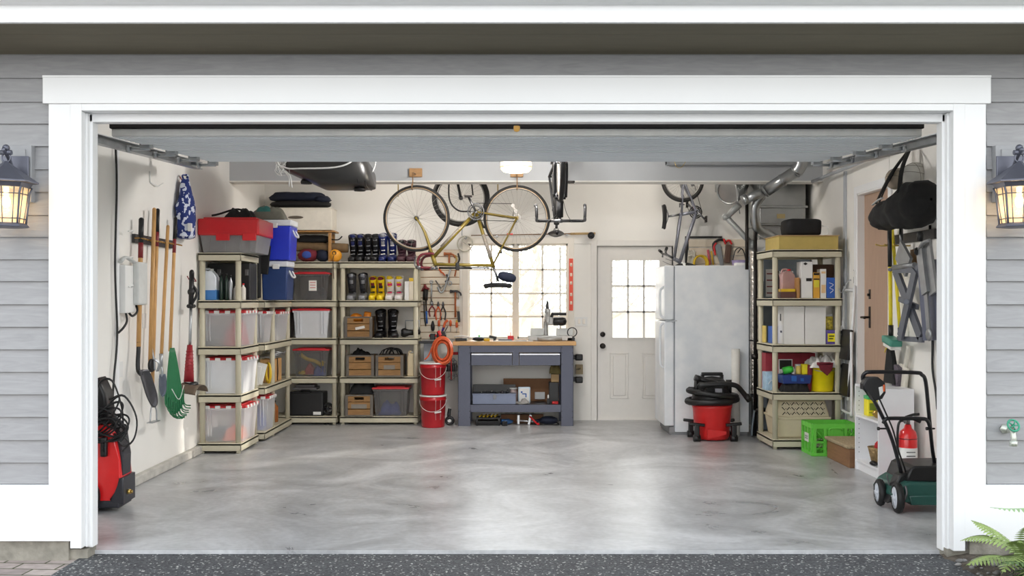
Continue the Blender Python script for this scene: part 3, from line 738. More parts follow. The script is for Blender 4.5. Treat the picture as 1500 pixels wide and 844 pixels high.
for k in range(19):
    u = k / 18; p = fan(u, 1.0); b.tube([p + Vector((0, 0, .1)), p, p + Vector((.02, 0, -.035)), p + Vector((.06, 0, -.04))], .005, 5)
part(b, 'tines', M_green, T)
b = MB(); b.tube([fan(.08, .7) + Vector((.03, 0, 0)), fan(.5, .78) + Vector((.035, 0, 0)), fan(.92, .66) + Vector((.03, 0, 0))], .003); part(b, 'brace_wire', M_whp, T)
# string trimmer on its hook
uhook(LW(278, 412), M_red, 'wall_hook', 'dark red wire hook carrying the string trimmer', .09)
T = thing('string_trimmer', 'string trimmer with red lower shaft and curved brown guard hanging on the wall', 'string trimmer')
a, z_ = LH(281, 398, .1), LH(276, 582, .1)
def L3(py): t = (py - 398) / (582 - 398); return a.lerp(z_, t)
b = MB(); b.tube([L3(400), L3(452)], .022, 10, smooth=False); b.ell(L3(400), (.024, .024, .03), 10, 8); b.ell(L3(428), (.035, .03, .035), 12, 8); b.tube([L3(449) + Vector((0, -.07, 0)), L3(449) + Vector((.0, .09, 0))], .018, 10, smooth=False); b.tube([L3(449), L3(430) + Vector((.05, 0, 0)), L3(415)], .012); part(b, 'upper_handle', M_plas, T)
b = MB(); b.tube([L3(450), L3(508)], .013, 10, smooth=False); part(b, 'shaft', M_steel, T)
b = MB(); b.tube([L3(506), L3(530), L3(560)], lambda t: .024 + .022 * t, 12, smooth=False)
for k in range(7): b.torus(L3(515 + k * 5), (0, 0, 1), .03 + .0015 * k, .004, 14, 5)
part(b, 'motor_housing', mat('maroon_plastic', (150, 34, 44), .4), T)
c = L3(562); b = MB()
def guard(u, v):
    th = PI * (1 - u) ; return c + Vector((math.cos(PI / 2 - PI * (v - .5) * .0) * 0 + (v - .3) * .16, math.cos(th) * (.17 + .02 * v) + .01, math.sin(th) * .075 - .065 - .025 * v))
b.grid(guard, 22, 5); ob = part(b, 'guard', mat('brown_guard', (92, 78, 64), .6, var=.25), T); md = ob.modifiers.new('s', 'SOLIDIFY'); md.thickness = .006
b = MB(); b.lathe([(.001, 0), (.05, 0), (.06, .012), (.06, .04), (.035, .05), (.035, .065), (.001, .066)], c + Vector((.02, .0, .0)), (.35, -.2, -1), 20); part(b, 'spool', M_plas, T)
# wall box, cords, plates
T = thing('wall_intercom', 'white wall mounted phone box with long handset and dangling black leads', 'phone')
a, z_ = LW(174, 385), LW(199, 458)
b = MB(); b.bb(-2.95, -2.89, LW(172, 0).y, LW(187, 0).y, z_.z, LW(172, 388).z + .0, bev=.006); part(b, 'box_body', M_whp, T)
b = MB(); b.bb(-2.90, -2.85, LW(184, 0).y, LW(198, 0).y, z_.z + .06, LW(190, 384).z, bev=.015); b.tube([LW(176, 384, .05), LW(184, 377, .06), LW(196, 384, .07)], .02, 10, flat=.6); part(b, 'handset', mat('grey_handset', (206, 208, 206), .45), T)
b = MB()
for zz in (.2, .42, .62): b.tube([(-2.888, LW(176, 0).y, z_.z + zz), (-2.87, LW(178, 0).y + .02, z_.z + zz + .01), (-2.888, LW(181, 0).y, z_.z + zz)], .006)
part(b, 'cable_clip', M_whp, T)
b = MB(); b.tube([LW(184, 456, .04), LW(186, 470, .06), LW(181, 480, .06), LW(173, 488, .03)], .009); b.tube([LW(187, 456, .04), LW(194, 463, .08), LW(201, 456, .08), LW(199, 446, .05)], .009); part(b, 'black_lead', M_plas, T)
b = MB(); y = 7.58
b.tube([(-2.93, y, Z(205, y)), (-2.92, y, 2.3), (-2.925, y - .02, 1.7), (-2.92, y + .01, 1.2), (-2.92, y - .05, .9), (-2.93, y - .06, Z(590, y))], .008)
solo(b, 'wall_cable', 'thin black cable running down the wall beside the white upright', 'cable', M_plas)
b = MB(); q = LW(176, 541); b.bb(-2.95, -2.943, q.y - .04, q.y + .04, q.z - .06, q.z + .06, bev=.003); solo(b, 'outlet_cover', 'small blank white outlet cover low on the left wall', 'outlet cover', M_whp)
b = MB(); q = LW(211, 470); b.bb(-2.95, -2.943, q.y - .04, q.y + .04, q.z - .06, q.z + .06, bev=.003); solo(b, 'outlet_cover', 'white outlet cover on the left wall behind the shovel handle', 'outlet cover', M_whp)

# ------------------------------------------------------------------ pressure washer
T = thing('pressure_washer', 'upright red and black pressure washer wrapped in black hose by the left jamb', 'pressure washer', (-2.765, 7.08, 0), rz=.05)
T.scale = (.62, .9, .9)
M_pwred = mat('glossy_red_plastic', (222, 30, 34), .28, coat=.4, var=.03)
b = MB()
prof = [(-.17, .06), (.16, .06), (.18, .18), (.15, .4), (.1, .6), (.02, .66), (-.12, .66), (-.17, .5)]
b.prism(prof, .28, (0, 0, 0), (1, 0, 0), (0, 0, 1), bev=.03, smooth=True); part(b, 'red_shell', M_pwred, T)
b = MB(); b.prism([(.06, .3), (.17, .27), (.175, .42), (.13, .62), (.06, .68), (.04, .6)], .2, (0, 0, 0), (1, 0, 0), (0, 0, 1), bev=.01)
b.prism([(.08, .06), (.2, .06), (.2, .26), (.15, .26), (.12, .14), (.05, .1)], .3, (0, 0, 0), (1, 0, 0), (0, 0, 1), bev=.015)
b.bb(-.17, .16, -.15, .15, .03, .09, bev=.02); part(b, 'black_trim', mat('charcoal_plastic', (44, 45, 52), .45), T)
b = MB(); b.prism([(-.16, .6), (.02, .62), (-.02, .9), (-.1, 1.02), (-.16, 1.0)], .2, (0, 0, 0), (1, 0, 0), (0, 0, 1), bev=.03, smooth=True); part(b, 'upper_handle', M_plas, T)
for sy in (-1, 1):
    b = MB(); c = Vector((-.16, sy * .17, .125)); b.torus(c, (0, 1, 0), .095, .03, 28, 8); b.lathe([(.001, -.02), (.07, -.02), (.07, .02), (.001, .02)], c, (0, 1, 0), 20); part(b, 'wheel', M_plas, T)
b = MB(); b.box((.0, -.16, .5), (.07, .05, .15), bev=.02); b.cyl((.0, -.187, .48), (.0, -.2, .48), .012); b.cyl((.0, -.187, .52), (.0, -.2, .52), .012); part(b, 'hose_bracket', M_plas, T)
b = MB(); b.cyl((.19, -.05, .14), (.24, -.05, .14), .018); b.cyl((.24, -.05, .14), (.26, -.05, .14), .012); part(b, 'brass_fitting', mat('brass', (190, 160, 90), .3, .9), T)
random.seed(9)
b = MB()
for k in range(9):
    a0 = random.uniform(-.25, .25); cx = .03 + random.uniform(-.05, .06); cz = .68 + random.uniform(-.07, .08); rr = .17 + random.uniform(-.03, .05)
    pts = []
    for i in range(12):
        t = 2 * PI * i / 12
        pts.append((cx + rr * math.cos(t) * .95, -.16 - .02 * math.sin(k * 2 + t), cz - a0 * math.cos(t) * .5 + rr * .42 * math.sin(t)))
    b.tube(pts, .0085, 6, closed=True, k=3)
part(b, 'hose_coil', M_plas, T)
b = MB()
b.tube([(-.1, -.15, .78), (-.05, -.16, .98), (.08, -.15, 1.0), (.17, -.12, .8), (.18, -.1, .62)], .009)
b.tube([(.05, -.15, .86), (.2, -.12, .88), (.32, -.1, .72), (.3, -.1, .56), (.2, -.12, .5), (.1, -.14, .58)], .009)
b.tube([(.1, -.14, .6), (.16, -.12, .54), (.22, -.1, .6), (.2, -.1, .66), (.14, -.12, .62), (.24, -.1, .52), (.18, -.12, .46)], .008)
part(b, 'hose_loops', M_plas, T)
# ------------------------------------------------------------------ shelving units
M_shelf = mat('putty_plastic', (196, 190, 168), 0.5, var=0.03, scale=6)
LEV = [0.10, 0.56, 1.01, 1.45, 1.90]
def shelving(label, x0, x1, y0, y1, levels, posts=None, group=None):
    T = thing('shelving_unit', label, 'shelving', ((x0 + x1) / 2, (y0 + y1) / 2, 0), group=group)
    hx, hy = (x1 - x0) / 2, (y1 - y0) / 2
    for z in levels:
        b = MB(); b.bb(-hx, hx, -hy, hy, z - .03, z, bev=.008)
        t = .014
        for (a0, a1, c0, c1) in ((-hx, hx, -hy, -hy + t), (-hx, hx, hy - t, hy), (-hx, -hx + t, -hy, hy), (hx - t, hx, -hy, hy)): b.bb(a0, a1, c0, c1, z - .075, z - .002, bev=.005)
        part(b, 'shelf', M_shelf, T)
    for (px, py) in posts or ((-hx + .035, -hy + .035), (hx - .035, -hy + .035), (-hx + .035, hy - .035), (hx - .035, hy - .035)):
        b = MB(); b.cyl((px, py, .03), (px, py, levels[-1] - .04), .027, n=12); b.cyl((px, py, 0), (px, py, .05), .021, n=12)
        part(b, 'post', M_shelf, T)
    return T
AX0, AX1 = -2.935, -2.525
shelving('putty plastic shelving nearest the wall tools, with the red-lidded tote on top', AX0, AX1, 9.60, 10.28, LEV)
shelving('lower putty plastic shelving along the left wall carrying the blue coolers', AX0, AX1 + .03, 10.42, 11.70, LEV[:-1], posts=((-.19, -.6), (.185, -.17), (.185, .58), (-.19, .58)))
BY0, BY1 = 11.84, 12.26
shelving('putty plastic shelving in the back left corner under the white carton', -2.93, -2.0, BY0, BY1, LEV)
shelving('putty plastic shelving of ski boots and wooden crates beside the red buckets', -1.97, -1.05, BY0, BY1, LEV)
DX_0, DX_1, DY_0, DY_1 = 2.56, 3.24, 9.87, 10.5
DL = [.10, .556, 1.02, 1.47, 1.945]
shelving('putty plastic shelving by the furnace holding the pet carrier and yellow bucket', DX_0, DX_1, DY_0, DY_1, DL)

# ------------------------------------------------------------------ totes
M_clear = mat('clear_tote_plastic', (246, 247, 250), 0.35, alpha=.42, var=.02)
M_milky = mat('milky_tote_plastic', (244, 246, 250), 0.35, alpha=.8, var=.02)
M_smoky = mat('smoky_tote_plastic', (120, 118, 116), 0.3, alpha=.5, var=.03)
M_lid = mat('red_lid_plastic', (196, 44, 52), .4, var=.04)
def tote(label, x, y, z, w, d, h, m=None, rz=0, group=None, clips=True, tag=False, cat='storage tote'):
    m = m or M_clear
    T = thing('storage_tote', label, cat, (x, y, z + .001), rz, group)
    b = MB()
    t = .004; hb = h - .03
    def shell(k, zb, flip):
        lo = [b._v((sx * (w / 2 * .88 - k), sy * (d / 2 * .9 - k), zb)) for sx, sy in ((-1, -1), (1, -1), (1, 1), (-1, 1))]
        hi = [b._v((sx * (w / 2 - k), sy * (d / 2 - k), hb)) for sx, sy in ((-1, -1), (1, -1), (1, 1), (-1, 1))]
        b._f(lo if flip else lo[::-1])
        for i in range(4):
            q = [lo[i], lo[(i + 1) % 4], hi[(i + 1) % 4], hi[i]]; b._f(q[::-1] if flip else q)
    shell(0, 0, False)
    part(b, 'tub', m, T)
    b = MB()
    for sx, sy, ww, dd in ((0, -1, w + .02, .016), (0, 1, w + .02, .016), (-1, 0, .016, d + .02), (1, 0, .016, d + .02)):
        b.box((sx * w / 2, sy * d / 2, hb - .008), (ww, dd, .022), bev=.004)
    for sx in (-.38, -.3, .3, .38): b.taper((sx * w, -d / 2 * .955, .05), (.008, .014), (.008, .014), hb - .06, off=(0, -.02))
    part(b, 'rim', m, T)
    b = MB(); b.box((0, 0, hb + .012), (w + .03, d + .03, .018), bev=.005)
    b.box((0, 0, hb + .026), (w * .8, d * .8, .01), bev=.004); part(b, 'lid', M_lid, T)
    if clips:
        for sx in (-.38, -.13, .13, .38):
            b = MB(); b.box((sx * w, -d / 2 - .014, hb + .01), (.05, .014, .03), bev=.004); part(b, 'latch', M_whp, T)
        for sy in (-.36, -.12, .12, .36):
            b = MB(); b.box((w / 2 + .014, sy * d, hb + .01), (.014, .05, .03), bev=.004); part(b, 'latch', M_whp, T)
    if tag:
        b = MB(); b.box((tag[0], -d / 2 * .95 - .008, tag[1]), (tag[2], .003, tag[3])); b.mi = 1
        for k in range(3): b.box((tag[0], -d / 2 * .95 - .010, tag[1] + tag[3] * (.3 - .25 * k)), (tag[2] * .7, .002, tag[3] * .07))
        part(b, 'paper_label', [mat('paper_white', (236, 234, 228), .8), mat('faded_red_ink', (206, 120, 116), .8)], T)
    return T
def heap(label, x, y, z, sz, m, name='cloth_bundle', cat='cloth', seed=1, amp=.03, fr=16):
    b = MB(); b.cloth((x, y, z + .002), sz, seed=seed, amp=amp, fr=fr)
    return solo(b, name, label, cat, m)
F = lambda c, n, **k: mat(n, c, .8, var=.15, scale=20, **k)
F_grey, F_red, F_navy, F_black = F((96, 98, 104), 'grey_fabric'), F((176, 40, 44), 'red_fabric'), F((18, 26, 48), 'navy_fabric'), F((18, 18, 20), 'black_fabric')
F_org, F_blue, F_yel, F_green = F((228, 120, 84), 'orange_fabric'), F((58, 84, 168), 'blue_fabric'), F((222, 186, 60), 'yellow_fabric'), F((44, 96, 72), 'green_fabric')
F_mar, F_brown, F_white, F_teal = F((112, 30, 44), 'maroon_fabric'), F((112, 90, 62), 'brown_fabric'), F((224, 222, 218), 'white_fabric'), F((52, 116, 112), 'teal_fabric')

xa = -2.725; ya = 9.935
tote('clear tote of grey and red gear on the third shelf up, nearest the string trimmer', xa, ya, LEV[2], .40, .49, .345)
heap('dark grey gear folded inside the clear tote near the trimmer handle', xa - .1, ya - .02, LEV[2] + .005, (.14, .34, .17), F_grey, seed=2)
heap('red gear bunched inside the clear tote near the trimmer handle', xa + .07, ya - .02, LEV[2] + .005, (.17, .36, .25), F_red, seed=3)
tote('milky red-lidded tote on the second shelf up beside the trimmer head', xa + .01, ya, LEV[1], .40, .49, .345, M_milky)
b = MB(); b.box((xa - .04, ya - .1, LEV[1] + .13), (.22, .02, .24), (0.02, 0, 0)); solo(b, 'paper_pad', 'pale sheets standing inside the milky tote on the second shelf', 'paper', mat('pale_blue_paper', (206, 218, 236), .8))
tote('clear red-lidded tote with orange gear on the bottom shelf of the near left unit', xa + .01, ya, LEV[0], .40, .49, .35)
heap('orange gear lying inside the bottom clear tote', xa + .07, ya - .05, LEV[0] + .005, (.17, .34, .12), F_org, seed=5)
heap('blue and dark gear lying inside the bottom clear tote', xa - .09, ya, LEV[0] + .005, (.15, .34, .10), F_navy, seed=6)
# big tote with deep red lid on top
T = thing('storage_tote', 'big grey tote with deep red flip lid on top of the near left shelving', 'storage tote', (-2.655, 9.93, LEV[4] + .001))
b = MB(); b.taper((0, 0, 0), (.5, .5), (.55, .56), .17, bev=.01)
for k in (-.18, -.04, .1, .2): b.taper((k, -.258, .02), (.012, .02), (.012, .03), .13, off=(0, -.01))
part(b, 'tub', mat('grey_tote_body', (150, 150, 152), .35, alpha=.8), T)
b = MB(); b.box((0, 0, .245), (.58, .60, .16), bev=.02); b.box((-.05, -.3, .15), (.13, .02, .07), bev=.008); b.box((.2, -.3, .15), (.13, .02, .07), bev=.008); b.box((0, 0, .33), (.5, .5, .02), bev=.008)
part(b, 'lid', mat('bright_red_lid', (204, 34, 40), .35, var=.04), T)
b = MB(); zt = LEV[4] + .342
b.tube([(-2.98 + .12, 9.8, zt + .025), (-2.8, 9.82, zt + .04), (-2.62, 9.85, zt + .09), (-2.5, 9.9, zt + .03)], .02, flat=.5); b.cloth((-2.6, 9.9, zt), (.26, .3, .08), seed=4)
solo(b, 'strap_bundle', 'black straps and buckles heaped on the deep red lid', 'strap', F_black)
# level 1.45 near unit
z = LEV[3]
def bottle(label, x, y, z, r, h, m, capm=None, neck=.35, name='bottle', cat='bottle', group=None):
    T = thing(name, label, cat, (x, y, z + .001), group=group)
    b = MB(); b.lathe([(.001, 0), (r * .92, 0), (r, .01), (r, h * .68), (r * .9, h * .74), (r * neck, h * .84), (r * neck, h * .93), (.001, h * .93)], n=16); part(b, 'bottle_body', m, T)
    b = MB(); b.lathe([(.001, h * .91), (r * neck * 1.25, h * .91), (r * neck * 1.2, h), (.001, h)], n=12); part(b, 'cap', capm or M_whp, T)
    return T
def jug(label, x, y, z, w, d, h, m, capm=None, rz=0, liquid=None, name='plastic_jug', cat='jug'):
    T = thing(name, label, cat, (x, y, z + .001), rz)
    b = MB(); poly = [(-w / 2, 0), (w / 2, 0), (w / 2, h * .72), (w * .38, h * .82), (w * .2, h * .94), (w * .02, h * .94), (-w * .02, h * .9), (-w * .35, h * .9), (-w / 2, h * .78)]
    b.prism(poly, d, bev=.012, smooth=False); part(b, 'jug_body', m, T)
    b = MB(); b.tube([(-w * .4, 0, h * .86), (-w * .3, 0, h * .98), (w * .02, 0, h * .98), (w * .08, 0, h * .9)], .011); part(b, 'handle', m, T)
    b = MB(); b.cyl((w * .12, 0, h * .93), (w * .12, 0, h), .02, n=14); part(b, 'cap', capm or M_whp, T)
    if liquid:
        b = MB(); b.box((0, 0, h * .17), (w * 1.01, d * 1.01, h * .33), bev=.008); part(b, 'fluid_level', liquid, T, label='blue fluid showing low in the jug')
    return T
jug('translucent white jug with blue fluid on the shelf by the trimmer handle', -2.86, 9.73, z, .16, .12, .30, mat('milky_jug', (226, 232, 240), .35), liquid=mat('blue_fluid', (66, 130, 200), .3))
M_dkgreen = mat('dark_green_glass', (30, 54, 42), .15)
bottle('dark green glass bottle, first beside the white jug', -2.745, 9.72, z, .02, .26, M_dkgreen, M_plas)
bottle('dark green glass bottle, second beside the white jug', -2.70, 9.74, z, .02, .26, M_dkgreen, M_plas)
bottle('slim silver bottle next to the dark green bottles', -2.655, 9.72, z, .018, .24, M_steel, M_plas)
bottle('short grey bottle behind the near post of the left shelving', -2.61, 9.72, z, .02, .15, mat('grey_bottle', (170, 168, 164), .4), M_plas)
bottle('small white bottle with red base by the right post of the left shelving', -2.535, 9.72, z, .024, .16, mat('cream_bottle', (222, 216, 206), .4), M_redp)
# black road case with silver latches
T = thing('black_case', 'black hard case with silver latches standing behind the bottles', 'case', (-2.72, 10.05, z + .001))
b = MB(); b.box((0, 0, .182), (.40, .28, .36), bev=.01); part(b, 'case_body', M_plas, T)
for sx in (-.1, .17):
    b = MB(); b.box((sx, -.145, .27), (.035, .012, .06), bev=.003); b.box((sx, -.152, .26), (.02, .01, .03), bev=.002); part(b, 'latch', M_chrome, T)
# coolers
def cooler(label, x, y, z, w, d, h, m, lidm, rz=0, latch=True):
    T = thing('cooler', label, 'cooler', (x, y, z + .001), rz)
    b = MB(); b.taper((0, 0, 0), (w * .93, d * .93), (w, d), h * .84, bev=.015); part(b, 'cooler_body', m, T)
    b = MB(); b.box((0, 0, h * .92), (w * 1.03, d * 1.03, h * .15), bev=.015); part(b, 'lid', lidm, T)
    if latch:
        b = MB(); b.box((.02, -d / 2 - .012, h * .85), (.07, .02, .05), bev=.006); part(b, 'latch', M_whp, T)
    b = MB(); b.tube([(w / 2 * .98, -.07, h * .75), (w / 2 + .03, -.07, h * .6), (w / 2 + .03, .07, h * .6), (w / 2 * .98, .07, h * .75)], .01); part(b, 'handle', M_whp, T)
    return T
M_bluep = mat('bright_blue_plastic', (36, 56, 196), .35, var=.04)
M_navyp = mat('navy_plastic', (30, 56, 108), .4, var=.05)
M_lidw = mat('cooler_lid_white', (226, 230, 236), .4)
cooler('navy cooler with pale lid standing under the bright blue cooler', X(405, 10.65), 10.72, LEV[3], .27, .34, .41, M_navyp, M_lidw)
cooler('bright blue cooler with white lid stacked on the navy cooler', X(402, 10.6), 10.68, LEV[3] + .415, .38, .34, .42, M_bluep, M_lidw)
b = MB(); b.box((X(373, 10.4), 10.46, LEV[3] + .3), (.1, .06, .56), bev=.03); b.box((X(383, 10.4), 10.5, LEV[3] + .42), (.12, .03, .3), (0, .1, 0), bev=.015); solo(b, 'ski_bag', 'black bag standing between the road case and the coolers', 'bag', F_black)
T = thing('duffel_bag', 'grey and teal soft bag slumped on top of the bright blue cooler', 'bag')
zc = LEV[3] + .84; cx = X(396, 10.65)
b = MB(); b.cloth((cx - .02, 10.68, zc), (.36, .3, .13), seed=7, amp=.02); part(b, 'bag_body', mat('khaki_grey_cloth', (104, 104, 94), .8, var=.15, scale=18), T)
b = MB(); b.cloth((cx - .05, 10.62, zc + .08), (.15, .14, .06), seed=8, amp=.01); part(b, 'bag_flap', F_teal, T, label='teal flap')
# lower left unit contents
x2 = -2.71
tote('clear tote behind the corner post on the third shelf of the cooler unit', x2, 10.68, LEV[2], .38, .32, .33)
heap('black gear inside the clear tote below the navy cooler', x2 + .02, 10.68, LEV[2] + .005, (.24, .22, .2), F_black, seed=9)
tote('clear tote with white cloth, far end of the cooler unit\'s third shelf', x2 + .02, 11.24, LEV[2], .40, .50, .32)
heap('white cloth bundled inside the far clear tote', x2 + .06, 11.24, LEV[2] + .005, (.18, .34, .12), F_white, seed=10)
tote('clear blue-filled tote on the bottom shelf of the cooler unit', x2 + .03, 10.68, LEV[0], .38, .33, .36)
heap('blue cloth inside the bottom tote of the cooler unit', x2 + .05, 10.68, LEV[0] + .005, (.2, .22, .24), F_blue, seed=11)
M_card = mat('cardboard', (190, 160, 116), .8, var=.08, scale=6)
M_tan = mat('tan_leather', (206, 160, 104), .6, var=.08)
b = MB(); b.box((-2.6, 11.14, LEV[1] + .128), (.15, .36, .25), bev=.012); b.box((-2.6, 10.965, LEV[1] + .127), (.155, .012, .25), bev=.003)
solo(b, 'tan_case', 'tan box case with dark strap on the second shelf of the cooler unit', 'case', M_tan)
b = MB(); q = (-2.52, 11.14)
b.tube([(q[0] - .0, q[1] - .05, LEV[1] + .26), (q[0] + .005, q[1] - .05, LEV[1] + .12), (q[0] + .0, q[1] - .05, LEV[1] + .016)], .012, flat=.4); solo(b, 'strap', 'dark strap hanging down the face of the tan case', 'strap', F_black)
random.seed(3)
b = MB()
for k in range(5):
    o = Vector((-2.64 + .02 * k, 11.08 + .03 * k, LEV[1] + .266 + .012 * k)); b.tube([o + Vector((.1 * math.cos(t * .9 + k), .1 * math.sin(t * .9 + k), .012 * (t % 2))) for t in range(7)], .008, 5)
solo(b, 'chain_coil', 'silver chain coiled on top of the tan case', 'chain', M_steel)
b = MB(); b.box((X(381, 10.55), 10.55, LEV[1] + .13), (.10, .02, .22), (0, .25, 0), bev=.004); b.box((X(377, 10.5), 10.5, LEV[1] + .11), (.06, .02, .2), (0, .15, 0), bev=.004); solo(b, 'white_folder', 'white boards leaning on the second shelf beside the yellow ring', 'board', M_whp)
b = MB(); b.torus((X(391, 10.6), 10.66, LEV[1] + .13), (1, .5, 0), .1, .014, 26, 8); solo(b, 'yellow_ring', 'yellow cable ring standing on the second shelf beside the white boards', 'ring', mat('yellow_plastic', (222, 184, 40), .4))
bottle('grey plastic bottle at the far end of the bottom left shelf', -2.62, 11.1, LEV[0], .05, .26, mat('grey_bottle'), M_plas)
bottle('brown bottle at the far end of the bottom left shelf', -2.60, 11.28, LEV[0], .045, .24, mat('amber_bottle', (150, 90, 40), .2), M_plas)
b = MB(); b.box((-2.74, 11.3, LEV[0] + .122), (.12, .3, .24), bev=.008); solo(b, 'carton', 'brown carton behind the bottles on the bottom left shelf', 'carton', M_card)

# ------------------------------------------------------------------ back left unit
yb_ = 12.03; zt = LEV[4]
T = thing('wooden_stand', 'small wooden rack standing on the corner shelving under the white carton', 'rack', (X(448, 12), yb_, zt + .001))
M_pine = mat('pine_wood', (178, 132, 78), .5, var=.12, scale=5, stretch=(6, 6, 1))
for sx in (-.32, .3):
    for sy in (-.12, .12):
        b = MB(); b.box((sx, sy, .17), (.035, .03, .34), bev=.004); part(b, 'leg', M_pine, T)
b = MB(); b.box((0, 0, .355), (.72, .3, .02), bev=.004); b.box((-.32, 0, .1), (.03, .24, .03)); b.box((.3, 0, .1), (.03, .24, .03)); part(b, 'rack_top', M_pine, T)
zc = zt + .367
T = thing('white_carton', 'long white lidded carton with oval hand hole high in the back left', 'carton', (X(443, 12), yb_, zc))
b = MB(); b.box((0, 0, .13), (.74, .34, .255), bev=.006); b.box((0, 0, .258), (.75, .35, .012), bev=.003); part(b, 'carton_body', mat('white_carton_board', (226, 220, 208), .7), T)
b = MB(); b.prism([(.09 * math.cos(t) * (1), .018 * math.sin(t)) for t in [k * PI / 8 for k in range(16)]], .012, (-.05, -.168, .15)); part(b, 'hand_hole', mat('hole_dark', (96, 88, 78), .9), T, label='oval hand hole')
zc += .268
T = thing('sleeping_pads', 'dark navy folded pads piled on the white carton', 'folded pads', (X(440, 12), yb_, zc))
b = MB(); b.ell((0, 0, .045), (.36, .16, .045), 24, 8, .1, pw=.7, seed=3); part(b, 'lower_pad', F_black, T)
b = MB(); b.ell((-.02, 0, .13), (.34, .15, .06), 24, 8, .2, pw=.7, seed=5); b.ell((.26, -.04, .1), (.1, .12, .05), 14, 8, .2, seed=6); part(b, 'upper_pad', F_navy, T, label='navy upper pad')
b = MB(); b.ell((X(458, 12), yb_ - .02, zt + .2 + .07), (.22, .07, .05), 20, 8, .25, pw=.8, seed=2); b.tube([(X(480, 12), 11.95, zt + .27), (X(496, 12), 11.93, zt + .26), (X(502, 12), 11.95, zt + .3)], .015, flat=.5)
solo(b, 'black_jacket', 'rumpled black jacket squeezed under the white carton', 'jacket', F_black)
b = MB(); b.lathe([(.02, -.34), (.052, -.34), (.055, -.3), (.055, .3), (.052, .34), (.02, .34)], (X(468, 12), yb_ - .04, zt + .175), (1, 0, -.03), 18)
solo(b, 'foam_mat', 'rolled brown foam mat lying across the corner shelving', 'rolled mat', F_brown)
T = thing('stuff_sack', 'maroon round sack with blue end lying on the corner shelving', 'sack', (X(451, 11.95), 11.96, zt + .001))
b = MB(); b.ell((0, 0, .078), (.12, .1, .078), 20, 12, .12, seed=1); part(b, 'sack_body', F_mar, T)
b = MB(); b.ell((.0, -.085, .08), (.055, .03, .045), 16, 8, .1); part(b, 'sack_end', F_blue, T, label='blue drawstring end')
b = MB(); b.ell((X(472, 11.95), 11.98, zt + .075), (.085, .09, .074), 18, 10, .15, seed=4); solo(b, 'stuff_sack', 'navy sack between the maroon sack and the orange sack', 'sack', F_navy)
T = thing('stuff_sack', 'small orange round sack hanging its cord over the shelf edge', 'sack', (X(491, 11.93), 11.93, zt + .001))
b = MB(); b.ell((0, 0, .073), (.078, .07, .073), 20, 12, .08, seed=2); part(b, 'sack_body', mat('orange_nylon', (230, 158, 44), .5, var=.1, scale=20), T)
b = MB(); b.tube([(0, -.06, .09), (-.01, -.085, .03), (-.005, -.095, -.08), (-.0, -.09, -.2)], .004); b.torus((0, -.066, .1), (0, 1, 0), .02, .005, 14, 5); part(b, 'cord', mat('dark_cord', (60, 44, 34), .7), T)
xb = X(462, 11.9)
tote('smoky tote with a paper label under the top shelf of the corner unit', -2.30, 12.02, LEV[3], .41, .36, .33, M_smoky, clips=False, tag=(.02, .17, .09, .12))
tote('narrow dark tote at the far left under the top corner shelf', -2.70, 12.02, LEV[3], .28, .36, .32, M_smoky, clips=False)
tote('pale milky tote on the third shelf up of the corner unit', -2.30, 12.02, LEV[2], .41, .36, .345, M_milky, clips=False)
tote('dark tote at the far left of the third corner shelf', -2.70, 12.02, LEV[2], .28, .36, .33, M_smoky, clips=False)
tote('smoky tote of bright toys on the second shelf up of the corner unit', -2.30, 12.02, LEV[1], .40, .36, .33, M_smoky, clips=False)
heap('teal gear inside the labelled smoky tote', X(462, 11.9), 12.0, LEV[3] + .005, (.28, .2, .12), F_grey, seed=12)
heap('grey netting inside the pale milky tote', X(462, 11.9), 12.0, LEV[2] + .005, (.26, .2, .2), F_grey, seed=13)
b = MB(); q = Vector((X(458, 11.9), 11.93, LEV[1] + .006)); b.tube([q + Vector((-.15, 0, .25)), q + Vector((-.08, 0, .2)), q + Vector((.02, 0, .17)), q + Vector((.1, 0, .13)), q + Vector((.12, 0, .17))], .022); b.ell(q + Vector((-.1, 0, .03)), (.08, .05, .03), 12, 8)
solo(b, 'toy_hose', 'curved yellow toy piece inside the smoky tote of toys', 'toy', mat('yellow_plastic'))
heap('red toy lump inside the smoky tote', X(452, 11.9), 11.98, LEV[1] + .02, (.12, .2, .09), F_red, seed=14)
heap('blue toy lump inside the smoky tote', X(467, 11.9), 11.98, LEV[1] + .005, (.13, .2, .09), F_blue, seed=15)
T = thing('black_instrument_case', 'black hard case with small white label on the bottom corner shelf', 'case', (X(449, 11.9), 12.02, LEV[0] + .001))
b = MB(); b.box((0, 0, .135), (.4, .3, .27), bev=.015); b.box((0, -.14, .275), (.38, .02, .014), bev=.004); b.tube([(-.06, -.15, .27), (-.05, -.165, .3), (.05, -.165, .3), (.06, -.15, .27)], .008); part(b, 'case_body', M_plas, T)
b = MB(); b.box((.13, -.152, .03), (.09, .004, .035)); part(b, 'white_tag', M_whp, T)
b = MB(); b.box((X(446, 11.9), 12.02, LEV[0] + .315), (.28, .22, .03), bev=.006); b.box((X(446, 11.9), 12.02, LEV[0] + .345), (.22, .2, .03), bev=.01); solo(b, 'gear_tray', 'grey tray with dark red top resting on the labelled black case', 'tray', mat('tray_grey', (92, 88, 90), .5))
T = thing('caster_wheel', 'small black spoked wheel leaning beside the black case on the bottom corner shelf', 'wheel', (X(480, 11.9), 11.93, LEV[0] + .001))
b = MB(); b.torus((0, 0, .075), (0, 1, 0), .058, .016, 24, 8); part(b, 'tyre', M_black, T)
b = MB(); b.cyl((0, -.02, .075), (0, .02, .075), .015)
for k in range(5): b.cyl((0, 0, .075), (.05 * math.cos(k * 1.257), 0, .075 + .05 * math.sin(k * 1.257)), .006, n=6)
